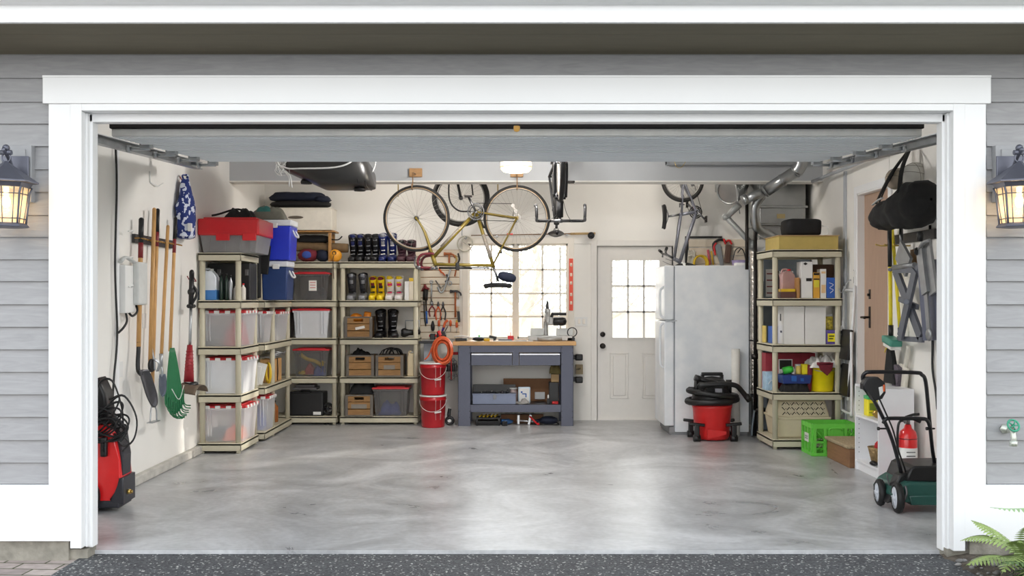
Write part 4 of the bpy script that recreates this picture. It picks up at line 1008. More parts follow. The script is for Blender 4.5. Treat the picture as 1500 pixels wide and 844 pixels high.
part(b, 'wheel_spokes', M_plas, T)

# ------------------------------------------------------------------ boots
def boot_parts(T, shell, cuff, liner, buckle, h=.30, L_=.27, w=.1, lean=.06, bk=(.16, .42, .74)):
    w *= .99
    b = MB()   # lower shell: toe towards -y
    def sh(u, v):
        t = v; a = 2 * PI * u
        yy = L_ * (.44 - t * 1.0); hh = .062 + .06 * max(0, 1 - t * 1.5); ww = w * (.40 + .12 * math.sin(PI * min(1, t * 1.1))) * (1 if t < .85 else math.sqrt(max(.02, 1 - ((t - .85) / .15) ** 2)))
        if t < .06: ww *= .8 + t * 3
        ca, sa = math.cos(a), math.sin(a)
        ca = math.copysign(abs(ca) ** .6, ca); sa = math.copysign(abs(sa) ** .6, sa)
        return (ca * ww, yy, hh * (1 + sa) * .5 + .004 + (0 if t < .8 else -(t - .8) * .05 * (1 + sa)))
    b.grid(sh, 18, 16)
    b.ell((0, L_ * .40, .06), (w * .40, .02, .055), 12, 8, pw=.8); b.ell((0, -L_ * .52, .032), (w * .42, .02, .026), 12, 8, pw=.8)
    b.box((0, L_ * .25, .012), (w * .8, L_ * .36, .024), bev=.005); b.box((0, -L_ * .32, .009), (w * .8, L_ * .4, .018), bev=.005); part(b, 'boot_shell', shell, T)
    b = MB()
    def cf(u, v):
        a = 2 * PI * u; r = .82 + .34 * v
        return (math.cos(a) * w * .5 * r, L_ * .18 + math.sin(a) * .062 * r - lean * v, .085 + (h - .085) * v + .03 * math.sin(a) * v * v - .02 * (1 - v) * math.sin(a))
    b.grid(cf, 20, 8); ob = part(b, 'cuff', cuff, T)
    md = ob.modifiers.new('s', 'SOLIDIFY'); md.thickness = .007
    b = MB(); b.ell((0, L_ * .18 - lean, h - .02), (w * .45, .055, .035), 14, 8)
    b.tube([(0, L_ * .02, .13), (0, L_ * .18 - lean * .7 - .05, h * .72), (0, L_ * .18 - lean - .065, h + .012)], lambda t: w * (.2 + .08 * t), 10, flat=.45); part(b, 'tongue', liner, T)
    for k, t in enumerate(bk):
        b = MB(); yy = L_ * .18 - .055 - lean * t - .012 + (0 if k else -.0); zz = .1 + (h - .1) * t
        b.box((.004, yy, zz), (w * (.45 if len(bk) > 1 else .55), .012, .008 if len(bk) > 1 else .03), (.4, 0, .06 * (-1) ** k), bev=.003); b.box((w * .2, yy - .005, zz + .002), (.014, .01, .014), (.4, 0, .2), bev=.003); part(b, 'buckle', buckle, T)
    b = MB(); b.box((0, -L_ * .22, .088), (w * .45, .012, .008), (.9, 0, .1), bev=.003); b.box((w * .2, -L_ * .24, .092), (.022, .014, .014), (.6, 0, .2), bev=.003); part(b, 'buckle', buckle, T)
def boot(label, x, y, z, sh, cu, li, bu, group=None, rz=0, h=.3, w=.1, L_=.27, bk=(.16, .42, .74)):
    T = thing('ski_boot', label, 'boot', (x, y, z + .001), rz, group); boot_parts(T, sh, cu, li, bu, h, w=w, L_=L_, bk=bk); return T
B_blk = mat('boot_black', (20, 20, 23), .3); B_blu = mat('boot_blue', (22, 34, 92), .3); B_sil = mat('boot_silver', (150, 152, 158), .3, .4)
B_yel = mat('boot_yellow', (240, 208, 30), .35); B_wht = mat('boot_white', (236, 232, 230), .35); B_pnk = mat('boot_pink', (206, 40, 92), .4); B_dks = mat('boot_graphite', (76, 76, 82), .3, .3)
yq = 12.02
A = boot('black ski boot with blue tongue, leftmost on the top of the boot shelving', X(515, 11.9), yq, zt, B_blk, B_blk, B_blu, B_sil, 'ski boots on the top shelf', h=.31)
def again(src, px, z, label, group, rz=0): return dup(src, (X(px, 11.9), yq, z + .001), rz, label, group)
again(A, 526, zt, 'black ski boot with blue tongue, second from left on the top of the boot shelving', 'ski boots on the top shelf')
A = boot('all black ski boot on the top shelf, left of its pair', X(537, 11.9), yq, zt, B_blk, B_blk, F_black, B_sil, 'ski boots on the top shelf', h=.31, rz=.1)
again(A, 548, zt, 'all black ski boot on the top shelf, next to the blue and silver pair', 'ski boots on the top shelf')
A = boot('dark blue and silver ski boot on the top shelf, left of its pair', X(559.5, 11.9), yq, zt, B_blu, B_blu, B_sil, B_wht, 'ski boots on the top shelf', h=.32)
again(A, 573, zt, 'dark blue and silver ski boot on the top shelf, right of its pair', 'ski boots on the top shelf')
B_mar = mat('boot_maroon', (74, 44, 54), .6)
A = boot('low maroon boot on the top shelf behind the bicycle wheel, left of its pair', X(587, 11.9), yq, zt, B_mar, B_mar, B_blk, B_mar, 'maroon boots on the top shelf', h=.24, w=.11)
again(A, 601, zt, 'low maroon boot on the top shelf behind the bicycle wheel, right of its pair', 'maroon boots on the top shelf')
z = LEV[3]
A = boot('grey and black ski boot under the top shelf, leftmost', X(513, 11.9), yq, z, B_sil, B_dks, B_sil, B_blk, 'ski boots on the fourth shelf', h=.3)
again(A, 530, z, 'grey and black ski boot under the top shelf, second from left', 'ski boots on the fourth shelf')
A = boot('yellow shelled boot with maroon liner, left of its pair', X(544.5, 11.9), yq, z, B_yel, B_yel, F_mar, B_blk, 'ski boots on the fourth shelf', h=.26, w=.085, bk=(.35,))
again(A, 556, z, 'yellow shelled boot with maroon liner, right of its pair', 'ski boots on the fourth shelf')
A = boot('white and pink ski boot with yellow and black liner, left of its pair', X(569.5, 11.9), yq, z, B_wht, B_wht, B_yel, B_pnk, 'ski boots on the fourth shelf', h=.27, bk=(.5,))
again(A, 583, z, 'white and pink ski boot with yellow and black liner, right of its pair', 'ski boots on the fourth shelf')
z = LEV[2]
A = boot('large black ski boot beside the wooden crate with toys, left of its pair', X(556, 11.9), yq, z, B_blk, B_blk, F_black, B_sil, 'ski boots beside the crate', h=.31, w=.115, rz=-.1)
again(A, 574, z, 'large black ski boot beside the wooden crate with toys, right of its pair', 'ski boots beside the crate', .25)
z = LEV[3]
for px, c, l in ((596, M_whp, 'white carton standing right of the white and pink boots'), (602.5, mat('cream_board', (224, 214, 196), .7), 'cream carton with yellow top at the right end of the boot shelf')):
    T = thing('slim_carton', l, 'carton', (X(px, 11.9), 11.98, z + .001))
    b = MB(); b.box((0, 0, .11), (.05, .2, .22), bev=.004); part(b, 'carton_body', c, T)
    if px > 600:
        b = MB(); b.box((0, 0, .24), (.052, .2, .04), bev=.004); part(b, 'carton_top', mat('yellow_plastic'), T)
# wooden crates
M_crate = mat('crate_wood', (150, 112, 66), .65, var=.22, scale=7, stretch=(1.5, 1.5, 9)); M_cframe = mat('crate_grey_frame', (104, 98, 90), .6, var=.12)
def crate(label, x, z, w=.32, h=.25, plate=None):
    T = thing('wooden_crate', label, 'crate', (x, 12.0, z + .001)); d = .34
    for i, nm in enumerate(('front', 'back')):
        s = -1 if i == 0 else 1
        b = MB(); n = 3
        for k in range(n):
            z0, z1 = h * k / n + .004, h * (k + 1) / n - .004
            if k == 2:
                b.bb(-w / 2 + .03, -.055, s * d / 2 - .008, s * d / 2 + .008, z0, z1); b.bb(.055, w / 2 - .03, s * d / 2 - .008, s * d / 2 + .008, z0, z1); b.bb(-.055, .055, s * d / 2 - .008, s * d / 2 + .008, z0, z0 + .02); b.bb(-.055, .055, s * d / 2 - .008, s * d / 2 + .008, z1 - .022, z1)
            else: b.bb(-w / 2 + .03, w / 2 - .03, s * d / 2 - .008, s * d / 2 + .008, z0, z1, bev=.003)
        part(b, 'plank_panel', M_crate, T)
    b = MB()
    for s in (-1, 1): b.bb(s * (w / 2 - .03), s * (w / 2 - .03) + s * .012, -d / 2 + .01, d / 2 - .01, .0, h - .005)
    b.bb(-w / 2 + .03, w / 2 - .03, -d / 2 + .01, d / 2 - .01, 0, .01); part(b, 'side_panels', M_crate, T)
    for sy in (-1, 1):
        b = MB()
        for sx in (-1, 1): b.box((sx * (w / 2 - .014), sy * (d / 2), h / 2), (.035, .026, h), bev=.004)
        for zz in (.008, h - .008): b.box((0, sy * d / 2, zz), (w, .024, .016), bev=.003)
        part(b, 'metal_frame', M_cframe, T)
    if plate:
        b = MB(); b.box((0, -d / 2 - .01, plate[1]), (plate[0], .004, .05), bev=.001); part(b, 'label_plate', mat('dull_plate', (132, 126, 116), .5), T)
    return T
crate('wooden crate holding orange toys beside the large black ski boots', X(525, 11.83), LEV[2])
crate('wooden crate without a name plate on the second shelf, left of its neighbour crate', X(527.5, 11.83), LEV[1])
crate('wooden crate with small metal plate beside the beige jug', X(570.5, 11.83), LEV[1], plate=(.13, .11))
crate('wooden crate buried under black bags on the bottom shelf', X(526, 11.83), LEV[0], plate=(.18, .115))
b = MB(); q = (X(532, 11.9), 11.95, LEV[2] + .2)
b.ell((q[0] - .09, q[1], q[2] + .03), (.08, .09, .06), 14, 8, .2); b.cyl((q[0] + .03, q[1], q[2] - .02), (q[0] + .05, q[1] - .02, q[2] + .1), .05, .04); solo(b, 'orange_toy', 'orange and yellow toy poking out of the wooden crate', 'toy', mat('toy_orange', (228, 138, 40), .45, var=.2, scale=12))
b = MB(); b.box((X(527, 11.8), 11.818, LEV[2] + .12), (.11, .004, .03), (0, -.2, 0)); solo(b, 'paper_slip', 'white paper slip stuck on the front of the toy crate', 'paper', mat('paper_white'))
random.seed(12)
b = MB()
for k in range(5):
    o = Vector((X(572, 11.9) + random.uniform(-.05, .1), 11.98, LEV[1] + .245)); r = random.uniform(.06, .1)
    b.tube([o + Vector((r * math.cos(t * .785), .04 * math.sin(t * .785 + k), r * .8 * abs(math.sin(t * .785)) + .012)) for t in range(8)], .006, 5, closed=True, k=3)
solo(b, 'cable_tangle', 'tangled dark cable looping out of the plated crate', 'cable', M_plas)
heap('black cord bundled in the left crate on the second shelf', X(527, 11.9), 12.0, LEV[1] + .2, (.24, .26, .08), F_black, seed=21, name='cord_bundle', cat='cord')
jug('tall beige jug at the right end of the second shelf', X(602, 11.85), 11.95, LEV[1], .095, .1, .29, mat('beige_jug', (222, 204, 168), .5))
heap('black bag with straps piled on the bottom crate', X(530, 11.85), 11.98, LEV[0] + .252, (.30, .24, .12), F_black, seed=22, name='black_bag', cat='bag', amp=.04)
tote('smoky red-lidded tote with blue cloth on the bottom shelf by the red buckets', X(573, 11.9), 12.02, LEV[0], .40, .36, .34, M_smoky, clips=False)
heap('blue cloth inside the smoky tote by the red buckets', X(570, 11.9), 12.0, LEV[0] + .005, (.26, .2, .12), F_blue, seed=23)
# clamp lamp / radio on third shelf right
T = thing('inspection_lamp', 'black and steel portable work lamp with tubular handle beside the ski boots', 'work lamp', (X(600, 11.85), 11.98, LEV[2] + .001))
b = MB(); b.lathe([(.02, 0), (.05, .01), (.055, .04), (.035, .09), (.03, .22), (.001, .23)], (-.11, 0, .055), (1, 0, .05), 18); part(b, 'lamp_body', M_plas, T)
b = MB(); b.lathe([(.001, -.002), (.04, -.002), (.042, .006), (.001, .006)], (-.112, -.0, .055), (1, 0, 0), 18); part(b, 'lens', M_chrome, T)
b = MB(); b.tube([(-.06, 0, .1), (-.06, 0, .2), (.1, 0, .2), (.1, 0, .08)], .008, smooth=False); part(b, 'tube_handle', M_steel, T)
# ------------------------------------------------------------------ bicycles
M_tyre = mat('tyre_rubber', (26, 25, 24), .7, var=.1); M_rim = mat('rim_alloy', (150, 148, 144), .4, .9); M_matte = mat('matte_black_frame', (26, 26, 28), .75)
M_spoke = mat('spoke_wire', (176, 172, 166), .35, .7, var=.02)
def wheel(T, c, r, tw, name='wheel', rimm=None, n=32, skinwall=None, rimw=.011):
    """wheel in the xz plane about c"""
    c = Vector(c); ax = Vector((0, 1, 0))
    b = MB(); b.torus(c, ax, r - tw, tw, 56, 8); w_ = part(b, name, M_tyre, T)
    if skinwall:
        b = MB(); 
        for s in (-1, 1): b.torus(c + ax * s * tw * .6, ax, r - tw * 1.75, tw * .3, 56, 6)
        part(b, 'side_wall', skinwall, w_)
    ri = r - 2 * tw
    b = MB(); b.torus(c, ax, ri, rimw * .8, 56, 6, ry=tw * .85); part(b, 'rim', rimm or M_rim, w_)
    b = MB()
    for i in range(n):
        a = 2 * PI * i / n; s = 1 if i % 2 else -1; a2 = a + (.55 if (i // 2) % 2 else -.55)
        h0 = c + Vector((math.cos(a2) * .02, s * .03, math.sin(a2) * .02)); h1 = c + Vector((math.cos(a) * (ri - .005), s * .004, math.sin(a) * (ri - .005)))
        b.cyl(h0, h1, .0011, n=4, caps=False)
    part(b, 'spokes', M_spoke, w_)
    b = MB(); b.lathe([(.001, -.05), (.008, -.05), (.01, -.036), (.024, -.034), (.024, -.028), (.012, -.024), (.012, .024), (.024, .028), (.024, .034), (.01, .036), (.008, .05), (.001, .05)], c, ax, 14); part(b, 'hub', M_chrome, w_)
    return w_
def sprocket(b, c, r, y, t=.002, holes=5, teeth=None, n=48):
    c = Vector(c) + Vector((0, y, 0)); 
    b.torus(c, (0, 1, 0), r - .006, .006, n, 4, ry=t)
    if teeth: 
        for i in range(teeth):
            a = 2 * PI * i / teeth; b.box(c + Vector((math.cos(a) * r, 0, math.sin(a) * r)), (.006, t * 1.6, .006), (0, -a, 0))
    for i in range(holes):
        a = 2 * PI * i / holes; b.cyl(c + Vector((0, 0, 0)), c + Vector((math.cos(a) * (r - .006), 0, math.sin(a) * (r - .006))), .005, n=6)
def bike(T, g, M_frame, bar='drop', tyre=.016, skin=None, tape=None, M_fork=None, M_joint=None, bag=False, pump=False):
    r = g['r']; RH, FH, BB, SC, HT, HB = (Vector((p[0], 0, p[1])) for p in (g['rh'], g['fh'], g['bb'], g['sc'], g['ht'], g['hb']))
    fr = g.get('tube', .015)
    wheel(T, RH, r, tyre, 'rear_wheel', skinwall=skin); wheel(T, FH, r, tyre, 'front_wheel', skinwall=skin)
    b = MB(); T_ = lambda a, c, rr: b.tube([a, c], rr, 10, smooth=False)
    T_(BB, SC + (SC - BB).normalized() * .02, fr); T_(SC, HT + (HB - HT) * .12, fr * .9); T_(BB, HB + (HT - HB) * .15, fr * 1.05); T_(HB, HT, fr * 1.2)
    for s in (-1, 1):
        b.tube([RH + Vector((0, s * .06, 0)), RH.lerp(BB, .6) + Vector((0, s * .042, 0)), BB + Vector((0, s * .022, 0))], fr * .55, 8)
        b.tube([RH + Vector((0, s * .06, 0)), SC + Vector((0, s * .016, -.01))], fr * .45, 8, smooth=False)
        b.box(RH + Vector((0, s * .06, 0)), (.035, .006, .035), bev=.002)
    b.cyl(BB + Vector((0, -.036, 0)), BB + Vector((0, .036, 0)), fr * 1.35)
    b.cyl(RH.lerp(SC, .72) + Vector((0, -.03, 0)), RH.lerp(SC, .72) + Vector((0, .03, 0)), .006)
    part(b, 'frame', M_frame, T)
    if M_joint:
        for p_, q_, u_, v_ in ((BB, HB, .34, .80), (BB, SC, .42, .85)):
            b = MB(); b.tube([p_.lerp(q_, u_), p_.lerp(q_, v_)], fr * 1.1, 10, smooth=False); part(b, 'frame_wrap', M_joint, T, label='grey speckled wrap on a frame tube')
    # fork
    b = MB(); d = (HB - HT).normalized(); cr = HB + d * .035
    b.cyl(HB, cr, fr * .9); b.tube([cr + Vector((0, -.05, 0)), cr + Vector((0, .05, 0))], fr * .8, 8, smooth=False)
    for s in (-1, 1):
        mid = cr.lerp(FH, .62) - Vector((.022, 0, -.0)) + Vector((0, s * .052, 0))
        b.tube([cr + Vector((0, s * .045, 0)), mid, FH + Vector((0, s * .052, 0))], lambda t: fr * (.75 - .3 * t), 8)
        b.box(FH + Vector((0, s * .052, 0)), (.02, .006, .024), bev=.002)
    part(b, 'fork', M_fork or M_frame, T)
    # brakes
    for c_, dr in ((cr + Vector((.02, 0, -.012)), -1), (RH + (SC - RH).normalized() * (r + .03) , 1)):
        b = MB()
        for s in (-1, 1): b.tube([c_ + Vector((0, 0, .02)), c_ + Vector((.01 * -dr, s * .035, .01)), c_ + Vector((.0, s * .028, -.03))], .006, 6)
        b.cyl(c_ + Vector((-.02, 0, .02)), c_ + Vector((.03, 0, .02)), .007); part(b, 'brake_caliper', M_chrome, T)
    # stem, bars
    up = (HT - HB).normalized(); st = HT + up * g.get('stem', .05); fw = Vector((1, 0, 0)); cl = st + fw * g.get('reach', .08) + Vector((0, 0, .0))
    b = MB(); b.cyl(HT, st + up * .012, .013); b.tube([st, cl], .012, 8, smooth=False); b.cyl(cl + Vector((0, -.02, 0)), cl + Vector((0, .02, 0)), .018); part(b, 'stem', M_chrome, T)
    b = MB()
    if bar == 'drop':
        for s in (-1, 1):
            pts = [cl, cl + Vector((0, s * .17, 0)), cl + Vector((.02, s * .205, 0)), cl + Vector((.09, s * .21, -.005)), cl + Vector((.115, s * .212, -.06)), cl + Vector((.08, s * .215, -.125)), cl + Vector((.0, s * .217, -.14)), cl + Vector((-.05, s * .22, -.138))]
            b.tube(pts, .013, 8)
        hb = part(b, 'handlebar', tape or M_plas, T)
        b = MB(); b.tube([cl + Vector((0, -.08, 0)), cl + Vector((0, .08, 0))], .0138, 10, smooth=False); part(b, 'bar_centre', M_chrome, hb, label='bare metal bar centre')
        for s in (-1, 1):
            b = MB(); q = cl + Vector((.1, s * .212, -.005)); b.ell(q + Vector((.005, 0, .0)), (.03, .014, .022), 10, 8); b.tube([q + Vector((.025, 0, .01)), q + Vector((.045, 0, -.04)), q + Vector((.03, 0, -.11))], .006, 6, flat=1.3); part(b, 'brake_lever', M_chrome, hb)
    else:
        b.tube([cl + Vector((-.05, -.26, .03)), cl + Vector((-.01, -.12, .02)), cl, cl + Vector((-.01, .12, .02)), cl + Vector((-.05, .26, .03))], .012, 8)
        hb = part(b, 'handlebar', M_dkmetal, T)
        for s in (-1, 1):
            b = MB(); b.cyl(cl + Vector((-.032, s * .17, .026)), cl + Vector((-.055, s * .28, .032)), .017); part(b, 'grip', M_plas, hb)
            b = MB(); b.cyl(cl + Vector((-.0, s * .15, .015)), cl + Vector((.03, s * .16, .01)), .008); b.tube([cl + Vector((.03, s * .15, .01)), cl + Vector((.02, s * .24, .01))], .005); part(b, 'brake_lever', M_chrome, hb)
    # saddle
    su = (SC - BB).normalized(); sp = SC + su * g.get('post', .16)
    b = MB(); b.cyl(SC, sp, .0125); part(b, 'seat_post', M_chrome, T)
    b = MB(); z = sp.z + .035
    def sad(u, v):
        x = -.13 + .27 * v; w = .07 * max(0, 1 - v * 1.15) ** .8 + .018; a = 2 * PI * u
        if v < .08: w *= .6 + 5 * v
        if v > .96: w *= .5
        return (sp.x + x, w * math.cos(a), z + .03 * math.sin(a) * (1 if math.sin(a) > 0 else .6) + .012 * (v - .5) ** 2 * 4)
    b.grid(sad, 14, 18); b.ell((sp.x - .13, 0, z + .012), (.012, .045, .016), 10, 6); b.ell((sp.x + .14, 0, z + .01), (.01, .012, .014), 8, 6)
    sd = part(b, 'saddle', M_plas, T)
    b = MB()
    for s in (-1, 1): b.tube([(sp.x - .1, s * .03, z), (sp.x - .04, s * .02, z - .03), (sp.x + .03, s * .018, z - .03), (sp.x + .11, s * .008, z)], .0035, 5)
    part(b, 'saddle_rails', M_chrome, sd)
    if bag:
        b = MB(); b.ell((sp.x - .09, 0, z - .075), (.095, .05, .05), 16, 10, pw=.8, rot=(0, .25, 0)); part(b, 'saddle_bag', F_navy, T)
    if pump:
        b = MB(); p0, p1 = SC.lerp(HT, .06) - Vector((0, .0, .03)), SC.lerp(HT, .94) - Vector((0, 0, .03)); p0 += Vector((0, -.012, .055)); p1 += Vector((0, -.012, .055))
        b.cyl(p0, p0.lerp(p1, .35), .007); b.cyl(p0.lerp(p1, .35), p1, .011); b.box(SC.lerp(HT, .62) + Vector((0, 0, .01)), (.04, .05, .07), bev=.008); part(b, 'frame_pump', M_plas, T)
    # crank
    b = MB(); cr_ = g.get('ring', .085); sprocket(b, BB, cr_, -.05, teeth=44); sprocket(b, BB, cr_ * .76, -.043, holes=0)
    b.cyl(BB + Vector((0, -.06, 0)), BB + Vector((0, .05, 0)), .014); part(b, 'chainring', g.get('crm', M_chrome), T)
    ca = g.get('crank', 1.0)
    for s, a in ((-1, ca), (1, ca + PI)):
        e = BB + Vector((math.cos(a) * g.get('clen', .165), s * .065, math.sin(a) * g.get('clen', .165)))
        b = MB(); b.tube([BB + Vector((0, s * .058, 0)), e], .009, 8, smooth=False, flat=1.3); ck = part(b, 'crank_arm', M_chrome, T)
        b = MB(); q = e + Vector((0, s * .05, 0)); b.cyl(e, q + Vector((0, s * .04, 0)), .006); b.box(q + Vector((.032, 0, 0)), (.01, .085, .018), bev=.003); b.box(q - Vector((.032, 0, 0)), (.01, .085, .018), bev=.003); b.box(q + Vector((0, s * .04, 0)), (.07, .008, .016), bev=.003); b.box(q - Vector((0, s * .035, 0)), (.07, .008, .016), bev=.003); part(b, 'pedal', M_dkmetal, ck)
    # cassette, derailleur, chain
    b = MB()
    for k in range(5): b.cyl(RH + Vector((0, -.030 - .004 * k, 0)), RH + Vector((0, -.0325 - .004 * k, 0)), .045 - .005 * k, n=28)
    part(b, 'cassette', M_chrome, T)
    b = MB(); j = RH + Vector((.01, -.055, -.07)); k_ = j + Vector((.03, 0, -.055)); b.box(RH + Vector((.005, -.055, -.035)), (.02, .014, .07), bev=.004)
    b.cyl(j + Vector((0, -.006, 0)), j + Vector((0, .006, 0)), .02, n=14); b.cyl(k_ + Vector((0, -.006, 0)), k_ + Vector((0, .006, 0)), .02, n=14); b.box((j + k_) / 2, (.014, .016, .07), (0, -.5, 0)); part(b, 'derailleur', M_chrome, T)
    b = MB(); yy = Vector((0, -.048, 0))
    b.tube([RH + yy + Vector((0, 0, .035)), BB + yy + Vector((0, 0, cr_))], .0035, 5, smooth=False); b.tube([k_ + Vector((.0, .005, -.02)), BB + yy + Vector((0, 0, -cr_))], .0035, 5, smooth=False); b.tube([RH + yy + Vector((.04, 0, -.02)), j + Vector((.02, .005, .0)), k_ + Vector((-.02, .005, 0))], .0035, 5); part(b, 'chain', M_dkmetal, T)
    # cables
    b = MB(); b.tube([cl + Vector((.08, -.1, .02)), cl + Vector((.12, -.05, -.06)), HB + Vector((.05, -.02, -.02)), cr], .0025, 5); b.tube([cl + Vector((.06, .12, .02)), HT + Vector((.03, .05, .0)), HT + Vector((-.06, .02, -.03)), SC.lerp(HT, .3) + Vector((0, .012, .02)), RH.lerp(SC, .8)], .0025, 5); part(b, 'cables', M_plas, T)
ROAD = dict(r=.34, rh=(0, .34), fh=(1.02, .34), bb=(.415, .275), sc=(.24, .82), ht=(.825, .82), hb=(.855, .725), tube=.0185, post=.165, reach=.06, stem=.03, crank=-1.1)
M_olive = mat('olive_gold_paint', (132, 114, 44), .35, .1, var=.04)
# yellow-green road bike, upside down, front wheel to the left
d1 = 10.35
h1 = P(609, 320, d1); rear = P(757, 320, d1)
T = thing('road_bicycle', 'olive gold road bicycle hung upside down by both wheels in the middle', 'bicycle', (rear.x, d1, h1.z + .34), rot=(0, PI, 0))
bike(T, ROAD, M_olive, skin=mat('tan_sidewall', (168, 140, 104), .7), tape=mat('dark_red_tape', (100, 24, 34), .6), M_joint=mat('grey_speckle_tape', (150, 142, 132), .5, var=.35, scale=60), bag=True, pump=True, tyre=.0175)
# red reflector
b = MB(); b.box((.07, 0, .50), (.06, .03, .015), bev=.003); part(b, 'reflector', M_redp, T)
# hooks and pine blocks on the beam
M_pblock = mat('pine_block', (176, 136, 92), .6, var=.15, scale=9, stretch=(1, 6, 6))
for px, nm in ((609, 'left'), (757, 'right')):
    q = P(px, 253, 10.73)
    tp = thing('hook_block', 'pine block with steel rod hook on the beam above the road bicycle\'s %s wheel' % nm, 'hook block')
    b = MB(); b.box((q.x, 10.73, q.z), (.135, .035, .09), bev=.003); part(b, 'block', M_pblock, tp)
    b = MB(); top = h1.z + .34; zi = top - .026
    b.tube([(q.x, 10.715, q.z - .02), (q.x, 10.5, q.z - .03), (q.x, d1 + .05, q.z - .04), (q.x, d1 + .045, zi), (q.x, d1 + .02, zi - .022), (q.x, d1 - .02, zi - .022), (q.x, d1 - .05, zi - .005), (q.x, d1 - .05, top + .01)], .0055, 6, smooth=False)
    part(b, 'rod_hook', mat('coated_hook', (150, 118, 84), .5, .4), tp)
for px in (581, 729):
    q = P(px, 262, 10.95); b = MB(); b.tube([(q.x, 10.97, 2.72), (q.x, 11.1, 2.71), (q.x, 11.1, 2.58)], .006, 6, smooth=False)
    solo(b, 'ceiling_hook', 'brass coloured hook hanging behind the beam, %s of the two' % ('left' if px < 600 else 'right'), 'hook', mat('brass_hook', (190, 164, 90), .4, .6))
# spare wheel with fork and curved bar behind the beam
T = thing('front_wheel_and_fork', 'fat tyred wheel with black fork hanging behind the beam and road bicycle', 'bicycle wheel')
c = P(675, 290, 11.4)
w_ = MB(); wheel(T, c, .325, .030, 'wheel')
b = MB(); 
for s in (-1, 1): b.tube([c + Vector((0, s * .055, 0)), c + Vector((-.04, s * .055, .2)), c + Vector((-.06, s * .045, .42))], .014, 8)
b.tube([c + Vector((-.06, -.045, .42)), c + Vector((-.06, .045, .42))], .016, 8, smooth=False); b.cyl(c + Vector((-.06, 0, .42)), c + Vector((-.08, 0, .56)), .016); part(b, 'fork', M_plas, T)
b = MB(); b.tube([c + Vector((-.1, -.09, .36)), c + Vector((-.13, -.09, .1)), c + Vector((-.11, -.09, -.06)), c + Vector((-.02, -.09, -.15)), c + Vector((.1, -.09, -.16))], .009, 8); b.tube([c + Vector((.08, -.09, .36)), c + Vector((.12, -.09, .18)), c + Vector((.14, -.09, .02))], .008, 8); b.tube([c + Vector((-.1, -.09, .36)), c + Vector((-.06, -.04, .42))], .009, 8, smooth=False); b.tube([c + Vector((.08, -.09, .36)), c + Vector((-.06, -.04, .44))], .008, 8, smooth=False); part(b, 'rack_stays', M_plas, T)
# dark bike end on
d3 = 8.95
q = P(821, 328, d3)
G3 = dict(ROAD); G3.update(ht=(.825, .80), hb=(.86, .66), sc=(.22, .80), post=.06, crank=1.57, stem=.04, reach=.07, tube=.026, crm=M_plas)
T = thing('road_bicycle', 'black road bicycle hung upside down with its drop bars facing the doorway', 'bicycle')
WORLDMODE.remove(T)
zb = .80 + .05
T.location = (q.x, d3 + .95, q.z + zb + .02); T.rotation_euler = (PI, 0, -PI / 2)
bike(T, G3, M_matte, tape=M_matte, tyre=.022)
b = MB(); b.tube([(0, 0, 0), (0, 0, -.02)], .005)
# kids bike hanging by its rear wheel
c = P(1000, 265, 11.83)
K = dict(r=.25, rh=(0, .25), fh=(1.2, .22), bb=(.36, .09), sc=(.39, .27), ht=(.90, .36), hb=(.95, .27), post=.15, reach=.0, stem=.10, crank=2.4, clen=.13, ring=.075, tube=.02, crm=M_plas)
T = thing('small_bicycle', 'small grey and white bicycle hanging nose down by the fridge', 'bicycle')
WORLDMODE.remove(T)
T.rotation_euler = Matrix(((0, 0, -1), (0, -1, 0), (-1, 0, 0))).to_euler()
T.location = (c.x + .25, 11.83, c.z)
bike(T, K, mat('grey_blue_frame', (120, 122, 132), .3, .3), bar='flat', tyre=.024, M_fork=M_whp)
# roof cargo box under the ceiling
T = thing('roof_cargo_box', 'black streamlined roof cargo box strapped up beneath the ceiling beam area', 'cargo box')
yc = 9.45; xa_, xb_2 = X(412, yc), X(550, yc); zb_ = Z(277, yc)
M_gloss = mat('satin_black_shell', (44, 43, 42), .3, var=.08, scale=5)
def cargo(u, v):
    t = u; x = xa_ + (xb_2 - xa_) * t; a = 2 * PI * v
    e = (1 - (abs(2 * t - 1)) ** 4) ** .5
    z0 = zb_ + .18 * max(0, 1 - t * 2.2) + .05 * max(0, (t - .88) * 8) ** 2 * .2
    hh = (.36 - .18 * max(0, 1 - t * 2.2) ) * .5 * max(.02, e); ww = .34 * max(.02, e ** .6)
    ca, sa = math.cos(a), math.sin(a); ca = math.copysign(abs(ca) ** .55, ca); sa = math.copysign(abs(sa) ** .55, sa)
    return (x, yc + ww * ca, z0 + hh * (1 + sa))
b = MB(); b.grid(cargo, 40, 30); bmesh.ops.contextual_create
part(b, 'box_shell', M_gloss, T)
b = MB()
for t in (.86, .93): b.tube([Vector(cargo(t, v / 16)) * 1.0 for v in range(9, 16)], .006, 5)
part(b, 'shell_ridge', M_plas, T)
for px, tt in ((452, .3), (529, .84)):
    b = MB(); b.lathe([(.001, 0), (.05, .0), (.055, .02), (.04, .045), (.001, .045)], (X(px, yc), yc - .1, cargo((X(px, yc) - xa_) / (xb_2 - xa_), .75)[2] - .03), (0, 0, 1), 18); part(b, 'foot_knob', M_plas, T)
b = MB()
q0 = Vector((X(430, yc), yc - .36, Z(253, yc))); b.tube([q0 + Vector((-.05, .3, .6)), q0 + Vector((-.08, .05, .1)), q0, q0 + Vector((.15, -.02, -.01)), q0 + Vector((.45, -.02, 0)), q0 + Vector((.6, 0, .06)), q0 + Vector((.68, .1, .2)), q0 + Vector((.7, .3, .6))], .008, 6)
b.tube([(X(552, yc), yc - .1, ZC), (X(553, yc), yc - .12, Z(236, yc)), (X(550, yc), yc - .2, Z(256, yc))], .006, 6)
